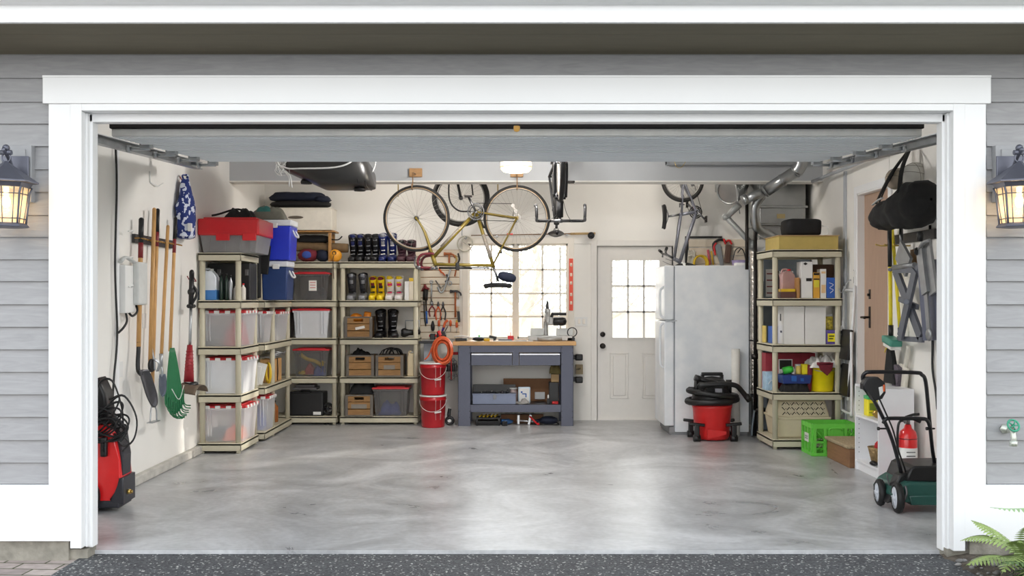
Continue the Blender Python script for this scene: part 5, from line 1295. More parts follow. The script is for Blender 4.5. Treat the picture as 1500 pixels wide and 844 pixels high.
part(b, 'strap', M_whp, T, label='pale tie strap')
random.seed(2)
b = MB(); o = Vector((X(424, yc), yc - .3, Z(255, yc)))
for k in range(8):
    pts = [o + Vector((random.uniform(-.07, .05), random.uniform(-.03, .03), random.uniform(-.06, .12))) for _ in range(6)]; b.tube(pts, .003, 4, closed=True, k=4)
b.tube([o, o + Vector((.07, -.01, -.05)), o + Vector((.09, -.01, -.16))], .006, 5); b.tube([o, o + Vector((.06, -.01, -.06)), o + Vector((.065, -.01, -.15))], .006, 5)
part(b, 'rope_tangle', M_whp, T, label='tangled white rope')
# ceiling lamp
T = thing('ceiling_lamp', 'round drum ceiling lamp glowing above the road bicycle', 'ceiling lamp')
c = P(756, 243, 9.4)
b = MB(); b.lathe([(.10, .055), (.143, .055), (.145, .0), (.143, -.03), (.12, -.055), (.06, -.066), (.001, -.068)], c, (0, 0, 1), 32)
m, N, L, bb_ = node_mat('frosted_lamp_glass'); bb_.inputs['Base Color'].default_value = srgb((255, 240, 215)); bb_.inputs['Roughness'].default_value = .4; bb_.inputs['Emission Color'].default_value = srgb((255, 236, 196)); bb_.inputs['Emission Strength'].default_value = 1.5
part(b, 'lamp_shade', m, T)
b = MB(); b.torus(c + Vector((0, 0, .055)), (0, 0, 1), .146, .005, 32, 6); b.torus(c + Vector((0, 0, -.012)), (0, 0, 1), .147, .003, 32, 6)
b.cyl(c + Vector((0, 0, .06)), (c.x, c.y, ZC - .02), .012); b.lathe([(.001, -.03), (.07, -.03), (.07, 0), (.001, 0)], (c.x, c.y, ZC - .001), (0, 0, 1), 20); b.cyl(c + Vector((0, 0, .05)), c + Vector((0, 0, .06)), .145, n=32); part(b, 'lamp_frame', mat('brass_hook'), T)
# fluorescent fixture on the beam, right
T = thing('tube_light_fixture', 'long unlit grey fluorescent fixture fixed across the beam at the right', 'light fixture')
x0, x1 = X(977, 10.6), X(1176, 10.6); zt_ = Z(233, 10.6)
b = MB(); b.prism([(0, 0), (.14, 0), (.11, -.055), (.03, -.055)], x1 - x0, ((x0 + x1) / 2, 10.58, zt_ + .0), (0, 1, 0), (0, 0, 1), bev=.004); part(b, 'housing', mat('grey_fixture', (170, 174, 178), .4, .3), T)
b = MB(); b.bb(x0, x0 + .01, 10.58, 10.72, zt_ - .05, zt_ + .01); b.bb(x1 - .01, x1, 10.58, 10.72, zt_ - .05, zt_ + .01); b.cyl((x0 + .2, 10.65, zt_), (x0 + .2, 10.65, ZC), .006, n=6); b.cyl((x1 - .2, 10.65, zt_), (x1 - .2, 10.65, ZC), .006, n=6); part(b, 'end_cap', mat('grey_fixture'), T)
b = MB(); b.tube([(X(989, 10.5), 10.57, zt_ - .02), (X(993, 10.5), 10.56, zt_ - .09), (X(1000, 10.5), 10.56, zt_ - .09), (X(1007, 10.5), 10.57, zt_ - .02)], .003, 5); part(b, 'hanging_wire', mat('brass_hook'), T)
# ------------------------------------------------------------------ slatted tool board and tools
yw = YB
tb = thing('slat_board', 'cream slatted tool board on the back wall left of the window', 'tool board')
x0, x1 = X(606, yw), X(673, yw); z0, z1 = Z(497, yw), Z(366, yw)
M_cream = mat('cream_slat_board', (232, 220, 200), .5, var=.03)
b = MB(); n = 13; hh = (z1 - z0) / n
for k in range(n): b.bb(x0, x1, yw - .022, yw - .004, z0 + k * hh + .004, z0 + (k + 1) * hh - .004, bev=.003)
part(b, 'slats', M_cream, tb)
b = MB(); b.bb(x0, x1, yw - .006, yw - .001, z0, z1); part(b, 'backing', mat('brown_groove', (164, 120, 70), .7), tb)
yt = yw - .045
def TP(px, py, off=.045): return P(px, py, yw - off)
def tool(name, label, cat, parts):
    T = thing(name, label, cat)
    for nm, mm, fn in parts:
        b = MB(); fn(b); part(b, nm, mm, T)
    return T
def tb_(b, pts, r, **k): b.tube([TP(*p) for p in pts], r, 6, **k)
M_orange = mat('orange_handle', (214, 96, 46), .4); M_woodh = mat('tool_wood_handle', (168, 96, 52), .45, var=.15, scale=20)
M_bluep2 = mat('blue_grip', (40, 96, 176), .4)
tool('caulking_gun', 'red and black caulking gun hanging on the slatted board', 'caulking gun', [('barrel', M_plas, lambda b: b.cyl(TP(623, 440), TP(623.5, 424), .03)), ('grip', M_red, lambda b: (tb_(b, [(622, 417), (625, 424), (628, 422)], .018), tb_(b, [(622, 420), (618, 426)], .012)))])
tool('long_wrench', 'long silver wrench hanging beside the red caulking gun', 'wrench', [('shaft', M_steel, lambda b: tb_(b, [(632, 416), (632, 442)], .011, smooth=False)), ('jaw', M_steel, lambda b: (b.torus(TP(632, 413), (0, 1, 0), .016, .007, 14, 6), b.ell(TP(632, 444), (.02, .01, .025), 10, 6)))])
tool('pry_tool', 'black rod tool with blue grip hanging low on the slatted board', 'hand tool', [('rod', M_plas, lambda b: tb_(b, [(621, 442), (622, 466), (624, 478)], .008)), ('blue_rod', M_plas, lambda b: tb_(b, [(624, 440), (624.5, 456)], .009)), ('grip', M_bluep2, lambda b: tb_(b, [(624.5, 456), (625.5, 474)], .012))])
def pl(px, py, m, lab, w=6, h=22):
    T = thing('pliers', lab, 'pliers')
    b = MB(); b.ell(TP(px, py), (.016, .008, .03), 10, 6); tb_(b, [(px, py - 5), (px - 1, py + 1)], .01); part(b, 'jaws', M_iron, T)
    for s in (-1, 1):
        b = MB(); tb_(b, [(px, py + 2), (px + s * w * .6, py + h * .5), (px + s * w * .45, py + h)], .009); part(b, 'handle', m, T)
pl(633, 446, M_red, 'red handled pliers, leftmost pair of the row on the slatted board', 7, 18)
pl(642, 447, M_orange, 'orange handled pliers in the middle of the row on the slatted board')
pl(649, 447, M_plas, 'dark handled pliers, rightmost pair of the row on the slatted board')
def hammer(px, py, lab, L_=38, m=M_woodh, hd=M_iron):
    T = thing('hammer', lab, 'hammer')
    b = MB(); tb_(b, [(px, py), (px, py + L_)], .013, smooth=False); part(b, 'handle', m, T)
    b = MB(); q = TP(px, py); b.cyl(q - Vector((.05, 0, 0)), q + Vector((.03, 0, 0)), .016); b.cyl(q - Vector((.065, 0, 0)), q - Vector((.045, 0, 0)), .021); b.tube([q + Vector((.03, 0, 0)), q + Vector((.06, 0, -.02)), q + Vector((.07, 0, -.05))], .01); part(b, 'head', hd, T)
hammer(667, 427, 'wooden handled hammer hanging near the window edge of the slatted board')
hammer(658, 372, 'wooden mallet behind the olive bicycle frame on the slatted board', 16, M_woodh, M_woodh)
tool('utility_knife', 'black folding tool below the hammer by the window edge', 'knife', [('body', M_plas, lambda b: b.box(TP(672, 464), (.03, .02, .13), (0, -.08, 0), bev=.006)), ('yellow_tip', mat('yellow_plastic'), lambda b: b.box(TP(669, 471), (.018, .02, .03), bev=.004))])
tool('paint_scraper', 'white bladed scraper beside the hammer head', 'scraper', [('blade', M_whp, lambda b: b.prism([(-.03, -.04), (.03, -.04), (.02, .04), (-.015, .04)], .005, TP(671, 444))), ('stem', M_steel, lambda b: tb_(b, [(672, 428), (671.5, 438)], .006, smooth=False))])
for px, py, m_, l in ((643, 474, M_orange, 'orange handled screwdriver left of the scissors'), (669, 476, M_orange, 'slim orange screwdriver at the right edge of the slatted board'), (660, 474, M_orange, 'orange screwdriver right of the scissors')):
    tool('screwdriver', l, 'screwdriver', [('handle', m_, lambda b: b.lathe([(.001, -.035), (.014, -.03), (.016, .02), (.009, .04), (.001, .042)], TP(px, py), (0, 0, 1), 10)), ('shank', M_steel, lambda b: tb_(b, [(px, py + 4), (px, py + 12)], .004, smooth=False))])
tool('garden_shears', 'open shears with orange and blue handles above the orange hose', 'shears', [('orange_handle', M_orange, lambda b: tb_(b, [(656, 469), (652, 473), (650, 480)], .016)), ('blue_handle', mat('indigo_grip', (52, 44, 130), .4), lambda b: tb_(b, [(652, 474), (650, 479), (648, 485)], .014)), ('blades', M_iron, lambda b: (tb_(b, [(651, 480), (645, 492), (641, 499)], .007), tb_(b, [(656, 478), (649, 491), (646, 499)], .006)))])
tool('clamp', 'grey C clamps dangling at the middle of the slatted board', 'clamp', [('frame', M_steel, lambda b: (tb_(b, [(660, 394), (655, 410), (650, 425), (645, 428), (641, 420)], .012), b.torus(TP(659, 415), (0, 1, 0), .024, .006, 16, 6))), ('screw', M_chrome, lambda b: tb_(b, [(638, 411), (646, 422), (650, 418)], .008, smooth=False))])
tool('clamp', 'small dark clamp with orange grips under the bicycle handlebars', 'clamp', [('bar', M_iron, lambda b: tb_(b, [(654, 402), (657, 409), (652, 413)], .012)), ('grips', M_orange, lambda b: (tb_(b, [(643, 393), (647, 400)], .011), tb_(b, [(648, 399), (652, 404)], .009)))])
tool('spring_clamp', 'brass and black clamp hanging on the board right of the mallet', 'clamp', [('clamp_body', mat('brass'), lambda b: tb_(b, [(667, 374), (669, 381), (666, 386)], .01)), ('clamp_jaw', M_plas, lambda b: tb_(b, [(671, 371), (673, 380), (670, 387)], .011))])
tool('hanging_file', 'short rusty file hanging near the right edge of the board', 'file', [('file_body', M_woodh, lambda b: tb_(b, [(668, 396), (666, 405)], .01, smooth=False))])
tool('black_sprayer', 'black bulb nozzle low on the slatted board above the vise', 'nozzle', [('bulb', M_plas, lambda b: b.lathe([(.001, -.06), (.02, -.05), (.024, 0), (.014, .05), (.006, .065), (.001, .066)], TP(634, 478), (0, 0, 1), 12))])
b = MB(); q = TP(681, 357, .04); 
for k in range(4): b.torus(q + Vector((0, -.008 * k, 0)), (0, 1, 0), .088 + .004 * (k % 2), .007, 30, 6)
b.tube([q + Vector((0, -.02, .09)), q + Vector((-.03, -.03, .03)), q + Vector((.05, -.035, -.03)), q + Vector((.09, -.03, -.1))], .007)
solo(b, 'rope_coil', 'pale coiled rope hung above the window behind the bicycle frame', 'rope', mat('pale_rope', (208, 204, 192), .7))
b = MB(); b.tube([TP(677, 336, .03), TP(677, 345, .03), TP(682, 350, .05), TP(684, 345, .06)], .006); solo(b, 'wall_hook', 'small metal hook on the back wall between the bicycle wheels', 'hook', M_steel)
# fishing rod resting along the wall
T = thing('fishing_rod', 'fishing rod with cork grip and black reel above the rear door', 'fishing rod')
a, z_ = P(690, 345, YB - .06), P(872, 342, YB - .06)
b = MB(); b.tube([a, a.lerp(z_, .8)], lambda t: .006 + .003 * t, 6, smooth=False); part(b, 'rod', mat('brown_rod', (122, 92, 66), .4), T)
b = MB(); b.tube([a.lerp(z_, .8), z_], .014, 10, smooth=False); part(b, 'cork_grip', mat('cork', (178, 150, 104), .8, var=.15, scale=40), T)
b = MB(); c = P(866, 345, YB - .09); b.lathe([(.001, -.02), (.038, -.02), (.042, 0), (.038, .02), (.001, .02)], c, (0, 1, 0), 22); b.torus(c + Vector((0, -.022, 0)), (0, 1, 0), .028, .005, 20, 6); b.cyl(c, c + Vector((0, .03, .03)), .008); part(b, 'reel', M_plas, T)
b = MB(); b.bb(a.x + .3, a.x + .32, YB - .07, YB, a.z - .012, a.z - .0); b.bb(z_.x - .35, z_.x - .33, YB - .07, YB, z_.z - .02, z_.z - .01); part(b, 'wall_pegs', M_steel, T)
# red spirit level
T = thing('spirit_level', 'orange red spirit level fixed upright between window and rear door', 'spirit level')
q = P(836.5, 417, YB - .02); hgt = Z(379, YB) - Z(455, YB)
b = MB(); b.box(q, (.048, .025, hgt), bev=.003); part(b, 'level_body', mat('level_red', (236, 84, 58), .4), T)
for dz_ in (-.22, -.12, 0.02, .12, .24):
    b = MB(); b.box(q + Vector((0, -.013, dz_)), (.026, .004, .04), bev=.003); b.cyl(q + Vector((0, -.016, dz_ - .012)), q + Vector((0, -.016, dz_ + .012)), .006); part(b, 'vial', mat('vial_white', (240, 220, 200), .3), T)
T = thing('switch_plate', 'white double switch plate beside the rear door frame', 'switch plate')
q = P(851.5, 471, YB - .004); b = MB(); b.box(q, (.15, .01, .11), bev=.003); part(b, 'plate', M_whp, T)
for s in (-.025, .03):
    b = MB(); b.box(q + Vector((s, -.008, 0)), (.03, .008, .06), bev=.003); part(b, 'switch', M_sash, T)
for py, l in ((523, 'upper'), (556, 'lower')):
    T = thing('storage_hanger', '%s of two black padded wall hangers right of the workbench' % l, 'wall hanger')
    q = P(848, py + .5, 12.1); b = MB(); b.box(q, (.09, .09, .075), bev=.018); part(b, 'pad', M_plas, T)
    b = MB(); b.bb(q.x - .1, q.x - .03, 12.08, YB, q.z - .02, q.z + .02); part(b, 'arm', M_plas, T)
b = MB(); b.tube([P(846, 541, 12.2), P(850, 540, 12.1), P(852, 538, 12.1)], .01); b.bb(P(843, 0, 12.3).x, P(853, 0, 12.3).x, 12.2, YB, Z(548, 12.25), Z(534, 12.25)); solo(b, 'bracket', 'brass toned bracket between the two black wall hangers', 'bracket', mat('dull_brass_bracket', (150, 134, 104), .5, .2))

# ------------------------------------------------------------------ workbench
M_bsteel, N, L, bb_ = node_mat('blue_grey_bench_steel')
bb_.inputs['Base Color'].default_value = srgb((92, 96, 112)); bb_.inputs['Metallic'].default_value = .7; bb_.inputs['Roughness'].default_value = .32
tc = N.new('ShaderNodeTexCoord'); nz = N.new('ShaderNodeTexNoise'); nz.inputs['Scale'].default_value = 260; L.new(tc.outputs['Object'], nz.inputs['Vector'])
rp = N.new('ShaderNodeValToRGB'); rp.color_ramp.elements[0].color = srgb((66, 68, 80)); rp.color_ramp.elements[1].color = srgb((96, 98, 110)); L.new(nz.outputs['Fac'], rp.inputs['Fac']); L.new(rp.outputs['Color'], bb_.inputs['Base Color'])
M_bench_top = mat('bench_top_wood', (202, 158, 102), .4, var=.12, scale=4, stretch=(1, 8, 8), coat=.2)
yf, yr = 11.72, 12.20
bx0, bx1 = X(671, yf), X(840, yf)
T = thing('workbench', 'blue grey steel workbench with wooden top under the window', 'workbench', ((bx0 + bx1) / 2, (yf + yr) / 2, 0))
hx, hy = (bx1 - bx0) / 2, (yr - yf) / 2
zT = Z(500.5, yf)
b = MB(); b.bb(-hx - .06, hx + .03, -hy - .04, hy + .02, zT - .045, zT, bev=.006); part(b, 'bench_top', M_bench_top, T)
sc_ = yf / FPX
def leg(sx):
    b = MB(); w = .145; t = .004
    xo = sx * hx; xi = sx * (hx - w)
    b.bb(xo, xi, -hy, -hy + t, 0, zT - .045); b.bb(xo - sx * t, xo, -hy, -hy + .1, 0, zT - .045); b.bb(xi, xi + sx * t, -hy, -hy + .03, 0, zT - .045)
    lg = part(b, 'leg', M_bsteel, T)
    b = MB(); b.bb(xo, xi, hy - t, hy, 0, zT - .045); b.bb(xo - sx * t, xo, hy - .1, hy, 0, zT - .045); part(b, 'leg', M_bsteel, T)
    b = MB()
    for zz in (zT - .07, zT - .13, zT - .26, .17, .10):
        for k in (.012, w - .012): b.cyl((xo - sx * k, -hy - .003, zz), (xo - sx * k, -hy + .001, zz), .006, n=8)
    part(b, 'bolts', M_plas, lg)
leg(-1); leg(1)
xi = hx - .145
b = MB(); b.bb(-xi, xi, -hy + .004, -hy + .008, zT - .125, zT - .045); b.bb(-.035, .035, -hy, -hy + .006, zT - .275, zT - .045); b.bb(-hx, -hx + .004, -hy, hy, zT - .2, zT - .045); b.bb(hx - .004, hx, -hy, hy, zT - .2, zT - .045); part(b, 'apron', M_bsteel, T)
for s in (-1, 1):
    b = MB(); a0, a1 = (-xi + .006, -.04) if s < 0 else (.04, xi - .006)
    b.bb(a0, a1, -hy - .004, -hy + .006, zT - .275, zT - .135, bev=.003); b.bb(a0 + .01, a1 - .01, -hy + .006, hy - .05, zT - .27, zT - .15); dr = part(b, 'drawer', M_bsteel, T)
    b = MB(); b.prism([(-.004, 0), (-.022, -.004), (-.022, -.018), (-.004, -.024)], a1 - a0 - .01, ((a0 + a1) / 2, -hy, zT - .135), (0, 1, 0), (0, 0, 1)); part(b, 'drawer_pull', mat('brushed_aluminium', (220, 222, 226), .3, .8), dr)
zl_ = Z(593, yf); b = MB(); b.bb(-xi, xi, -hy, hy, zl_ - .006, zl_); b.bb(-xi, xi, -hy - .001, -hy + .003, zl_ - .085, zl_, bev=.001); part(b, 'lower_shelf', M_bsteel, T)
zb0 = zl_ + .001
# on the lower shelf
T = thing('tool_box', 'blue grey steel tool box with latch open on the bench\'s lower shelf', 'tool box', (X(724, 11.85), 11.87, zb0))
b = MB(); b.box((0, 0, .06), (.50, .22, .12), bev=.004); b.box((0, -.105, .117), (.51, .02, .012), bev=.002); b.mi = 0; part(b, 'box_body', mat('tool_box_paint', (118, 126, 148), .35, .3), T)
b = MB(); b.box((0, -.115, .085), (.022, .01, .06), bev=.002); b.box((.02, -.115, .085), (.012, .01, .05), bev=.002); part(b, 'latch', M_chrome, T)
b = MB(); b.box((0, .12, .165), (.50, .02, .09), (-.2, 0, 0), bev=.004); part(b, 'open_lid', M_plas, T)
b = MB()
for k in range(6): b.cyl((-.16 + .06 * k, -.02 + .02 * (k % 2), .12), (-.14 + .06 * k, -.03, .135 + .01 * (k % 3)), .012, n=8)
part(b, 'loose_sockets', M_chrome, T)
def pbox(name, label, cat, c, sz, m, rz=0, rx=0, bev=.004):
    b = MB(); b.box((0, 0, sz[2] / 2), sz, bev=bev); return solo(b, name, label, cat, m, loc=c, rz=rz, rot=(rx, 0, rz) if rx else None)
pbox('cardboard_sheet', 'flattened brown cardboard leaning at the back of the lower bench shelf', 'cardboard', (X(778, 12.1), 12.13, zb0), (.66, .02, .27), mat('dark_cardboard', (124, 88, 60), .8, var=.08), 0, -.06)
T = thing('white_tin', 'white flask shaped tin with blue edge on the lower bench shelf', 'tin', (X(768, 11.85), 11.9, zb0))
b = MB(); b.box((0, 0, .095), (.145, .05, .19), bev=.018); part(b, 'tin_body', mat('blue_rim_white', (210, 226, 240), .3), T)
b = MB(); b.box((0, -.026, .095), (.115, .003, .155), bev=.001); b.mi = 1; b.box((.0, -.029, .11), (.05, .002, .012)); b.box((-.03, -.029, .13), (.02, .002, .02)); b.box((.02, -.029, .09), (.012, .002, .04)); part(b, 'tin_label', [M_whp, M_bluep2], T)
bottle('clear plastic tub with pale lid between the tool box and the white tin', X(752, 11.95), 12.0, zb0, .05, .17, mat('pinkish_tub', (190, 170, 168), .4), M_whp, neck=.8, name='plastic_tub', cat='tub')
heap('grey rags and papers heaped before the white tin', X(765, 11.8), 11.80, zb0, (.16, .1, .05), mat('grey_paper_rag', (150, 148, 146), .8), seed=31, name='rag_heap', cat='rags')
pbox('small_sign', 'small grey metal plate leaning on the cardboard', 'plate', (X(791, 12.0), 12.05, zb0 + .03), (.12, .006, .085), mat('grey_plate', (168, 170, 172), .5), 0, -.15)
pbox('dark_case', 'dark upright case at the right end of the lower bench shelf', 'case', (X(811, 11.95), 11.98, zb0), (.11, .2, .24), M_plas)
pbox('carton', 'small brown carton above the dark case under the workbench', 'carton', (X(813, 12.0), 12.03, zb0 + .242), (.09, .14, .09), M_card)
heap('crumpled olive cloth on the small carton under the workbench', X(813, 12.0), 12.03, zb0 + .333, (.13, .16, .12), mat('olive_cloth', (116, 104, 62), .85, var=.2), seed=33, amp=.02)
T = thing('paint_brush', 'stubby brush standing near the dark case on the bench shelf', 'brush', (X(803, 11.8), 11.8, zb0)); b = MB(); b.box((0, 0, .03), (.03, .02, .06), bev=.003); part(b, 'bristles', M_plas, T); b = MB(); b.lathe([(.004, .06), (.012, .07), (.008, .1), (.001, .11)], n=10); part(b, 'brush_handle', M_whp, T)
pbox('red_block', 'small red and tan offcuts at the right end of the bench shelf', 'offcut', (X(813, 11.8), 11.80, zb0), (.07, .06, .03), F_red)
# under the lower shelf, on the floor
T = thing('tool_tray', 'black tray of yellow handled tools on the floor under the bench', 'tray', (X(715, 11.8), 11.86, 0.001))
b = MB(); b.taper((0, 0, 0), (.28, .2), (.3, .22), .05, bev=.006); b.box((0, 0, .085), (.28, .2, .01)); b.box((-.13, 0, .04), (.02, .2, .09)); b.box((.13, 0, .04), (.02, .2, .09)); part(b, 'tray_body', M_plas, T)
b = MB()
for k in range(5): b.cyl((-.1 + .045 * k, -.05, .1), (-.07 + .045 * k, .06, .11), .009, n=8)
part(b, 'yellow_tools', mat('yellow_plastic'), T)
T = thing('cordless_drill', 'blue and black drill lying on the floor under the bench', 'drill', (X(742, 11.8), 11.85, 0.001), .3)
b = MB(); b.lathe([(.001, -.07), (.03, -.065), (.034, .02), (.022, .05), (.012, .08), (.001, .081)], (0, 0, .035), (1, 0, 0), 14); part(b, 'drill_body', mat('teal_blue_plastic', (44, 84, 130), .4), T)
b = MB(); b.tube([(-.03, 0, .035), (-.05, -.08, .03)], .017); b.box((-.055, -.1, .025), (.06, .04, .05), bev=.008); part(b, 'grip', M_plas, T)
T = thing('bar_clamp', 'pair of silver bench clamps lying on the floor under the bench', 'clamp', (X(776, 11.8), 11.84, 0.001))
b = MB(); b.cyl((-.15, 0, .05), (.12, .02, .03), .011); b.box((-.13, 0, .06), (.03, .03, .11), bev=.005); b.box((.0, .0, .06), (.03, .04, .12), (0, .2, 0), bev=.006); part(b, 'clamp_frame', mat('bright_steel', (206, 208, 210), .3, .7), T)
b = MB(); b.cyl((.0, -.02, .1), (.09, -.05, .012), .01); b.ell((.1, -.055, .015), (.014, .014, .014), 8, 6); part(b, 'clamp_screw', M_redp, T)
T = thing('power_tool', 'dark blue corded tool and cable on the floor at the bench\'s right leg', 'power tool', (X(804, 11.8), 11.86, 0.001))
b = MB(); b.ell((0, 0, .05), (.11, .06, .05), 14, 8, .2); b.cyl((-.1, 0, .05), (-.16, -.02, .04), .02); part(b, 'tool_body', F_navy, T)
b = MB(); b.tube([(.08, 0, .03), (.12, -.06, .008), (.04, -.08, .008), (-.1, -.07, .008), (-.2, -.03, .008), (-.24, .05, .01)], .006); part(b, 'cord', M_plas, T)
pbox('wood_offcut', 'brown board lying behind the clamps beneath the bench', 'board', (X(765, 12.0), 12.05, 0.001), (.5, .08, .1), mat('dark_cardboard'))
# bench top items
zt_ = zT + .001
T = thing('mitre_saw', 'black and silver mitre saw with upright head on the right end of the bench', 'mitre saw', (X(808, 11.95), 11.95, zt_))
def SX(px): return (px - 808) * 11.95 / FPX
def SZ(py): return Z(py, 11.95) - zt_
M_cast = mat('cast_aluminium', (178, 178, 176), .4, .5, var=.1)
b = MB(); b.lathe([(.001, 0), (.15, 0), (.155, .02), (.15, .045), (.001, .045)], (SX(805), 0, 0), (0, 0, 1), 30); b.box((SX(806), .05, .03), (.52, .2, .06), bev=.008); part(b, 'base', M_cast, T)
for fx in (790, 828):
    b = MB(); b.box((SX(fx), .1, .10), (.2, .02, .085), bev=.005); part(b, 'fence', mat('light_cast', (210, 210, 206), .4, .3), T)
b = MB(); b.tube([(SX(800), .1, .04), (SX(800), .12, SZ(475)), (SX(802), .1, SZ(455))], .03, 10); b.box((SX(802), .02, SZ(462)), (.06, .14, .16), (0, .1, 0), bev=.02); part(b, 'arm', M_cast, T)
b = MB()
def gd(u, v): 
    a = -.2 + (PI + .4) * u; return (SX(802) + .02 * (v - .5) * 2, -.0 + .12 * math.cos(a), SZ(470) + .13 * math.sin(a) + .05)
b.prism([(.11 * math.cos(a), .135 * math.sin(a)) for a in [k * PI / 12 for k in range(13)]], .04, (SX(802), .0, SZ(472)), (0, 1, 0), (0, 0, 1), bev=.008); part(b, 'blade_guard', M_cast, T)
b = MB(); b.prism([(-.03, 0), (.02, 0), (.015, .1), (-.002, .15), (-.015, .12)], .05, (SX(802), -.02, SZ(458)), (1, 0, 0), (0, 0, 1), bev=.008); part(b, 'upper_guard', M_plas, T)
b = MB(); b.box((SX(806), -.01, SZ(470)), (.07, .09, .1), bev=.015); part(b, 'gearbox', M_cast, T)
b = MB(); b.lathe([(.001, 0), (.035, .0), (.048, .02), (.05, .12), (.042, .155), (.001, .17)], (SX(809), -.01, SZ(471)), (1, 0, 0), 20); part(b, 'motor', M_plas, T)
b = MB(); b.tube([(SX(808), -.05, SZ(460)), (SX(812), -.06, SZ(460)), (SX(829), -.06, SZ(460))], .017, 8); b.tube([(SX(809), -.055, SZ(460)), (SX(807), -.02, SZ(467))], .018); part(b, 'handle', M_plas, T)
b = MB(); b.torus((SX(838), -.02, .1), (0, 1, .2), .055, .006, 24, 6, ry=.006); b.box((SX(836), 0, .02), (.09, .1, .04), bev=.006); part(b, 'power_cord', M_plas, T)
# loose things on the bench top
def item(name, label, cat, px, y, fn, m):
    b = MB(); o = Vector((X(px, y), y, zt_)); fn(b, o); return solo(b, name, label, cat, m)
item('hand_drill', 'black cordless tool lying left of centre on the bench', 'drill', 702, 11.85, lambda b, o: (b.ell(o + Vector((0, 0, .024)), (.08, .05, .023), 14, 8, .15), b.cyl(o + Vector((.05, 0, .02)), o + Vector((.11, 0, .02)), .018)), M_plas)
item('yellow_tape', 'small yellow block beside the black tool on the bench', 'tape measure', 713, 11.83, lambda b, o: b.box(o + Vector((0, 0, .016)), (.07, .05, .032), bev=.01), mat('yellow_plastic'))
item('staple_gun', 'black stapler standing near the middle of the bench', 'stapler', 722, 11.85, lambda b, o: (b.box(o + Vector((0, 0, .045)), (.09, .03, .03), (0, .2, 0), bev=.006), b.box(o + Vector((.02, 0, .02)), (.03, .03, .04), bev=.006)), M_plas)
item('flat_bar', 'dark flat bar lying on the bench before the window', 'bar', 740, 11.82, lambda b, o: b.box(o + Vector((0, 0, .012)), (.16, .04, .022), (0, 0, .05), bev=.005), M_iron)
item('red_box', 'little red box on the bench at the foot of the window', 'box', 748, 11.98, lambda b, o: (b.box(o + Vector((0, 0, .03)), (.07, .04, .055), bev=.003), b.cyl(o + Vector((0, 0, .055)), o + Vector((0, 0, .1)), .004)), M_redp)
item('paper_sheets', 'white papers lying flat on the front of the bench', 'paper', 740, 11.76, lambda b, o: (b.box(o + Vector((0, 0, .004)), (.26, .12, .006), (0, 0, .05)), b.box(o + Vector((.22, 0, .003)), (.2, .1, .004), (0, 0, -.1))), mat('paper_white'))
item('green_tool', 'small green topped item on the bench near the slatted board', 'small item', 702, 12.1, lambda b, o: (b.box(o + Vector((0, 0, .02)), (.09, .05, .04), bev=.01), b.cyl(o + Vector((0, 0, .035)), o + Vector((0, 0, .06)), .012)), mat('pale_green_plastic', (120, 206, 150), .4))
item('drill_bit_case', 'black tray with green and white pieces at the left bench end', 'tray', 676, 11.95, lambda b, o: b.box(o + Vector((0, 0, .015)), (.13, .2, .03), bev=.004), M_plas)
item('bench_saw', 'white handled saw lying across the left end of the bench', 'saw', 683, 11.9, lambda b, o: (b.tube([o + Vector((-.14, 0, .05)), o + Vector((-.05, 0, .058)), o + Vector((.04, -.02, .04)), o + Vector((.1, -.03, .012))], .008), b.box(o + Vector((-.02, .0, .034)), (.05, .05, .006))), M_whp)
item('silver_pencil', 'thin silver rod on the bench right of the red box', 'rod', 762, 11.84, lambda b, o: b.cyl(o + Vector((-.06, 0, .006)), o + Vector((.07, .03, .006)), .005), M_steel)
# vise at the bench's left end, above the buckets
T = thing('bench_vise', 'dark vise with red handle over the buckets at the bench\'s left end', 'vise')
c = Vector((X(646, 11.9), 11.95, zT + .02))
b = MB(); b.box(c + Vector((-.08, .0, -.035)), (.36, .16, .03), bev=.005); b.box(c + Vector((0, 0, .04)), (.1, .14, .1), bev=.012); b.box(c + Vector((-.1, 0, .03)), (.06, .12, .07), bev=.01); part(b, 'vise_body', M_plas, T)
b = MB(); b.cyl(c + Vector((-.14, -.02, .04)), c + Vector((.05, -.02, .04)), .014); b.tube([c + Vector((-.02, -.1, .1)), c + Vector((-.005, -.11, .05)), c + Vector((.03, -.12, .03))], .02); part(b, 'vise_handle', M_redp, T)
# work light clamp with orange hose coil
T = thing('orange_hose', 'orange hose coil hanging over the red buckets at the bench end', 'hose')
M_hose = mat('orange_hose_rubber', (214, 92, 44), .45, var=.06)
c = Vector((X(648, 11.6), 11.60, Z(514, 11.6)))
b = MB()
random.seed(5)
for k in range(10):
    r = .092 + random.uniform(-.022, .022); dy = -.055 + .013 * k; cx = random.uniform(-.012, .012)
    b.tube([c + Vector((cx + r * math.cos(t * PI / 4), dy + .012 * math.sin(t + k), r * 1.42 * math.sin(t * PI / 4))) for t in range(8)], .011, 7, closed=True, k=4)
b.tube([c + Vector((-.08, 0, .12)), c + Vector((-.12, -.0, .03)), c + Vector((-.16, -.01, -.06)), c + Vector((-.2, -.01, -.10))], .009); part(b, 'hose_coil', M_hose, T)
b = MB(); b.cyl(c + Vector((0, .0, .145)), c + Vector((0, .13, .15)), .008); b.cyl(c + Vector((-.0, .12, .15)), c + Vector((-.0, .26, .15)), .008); b.box(c + Vector((0, .23, .15)), (.06, .04, .05), bev=.005); part(b, 'hanging_hook', M_dkmetal, T)
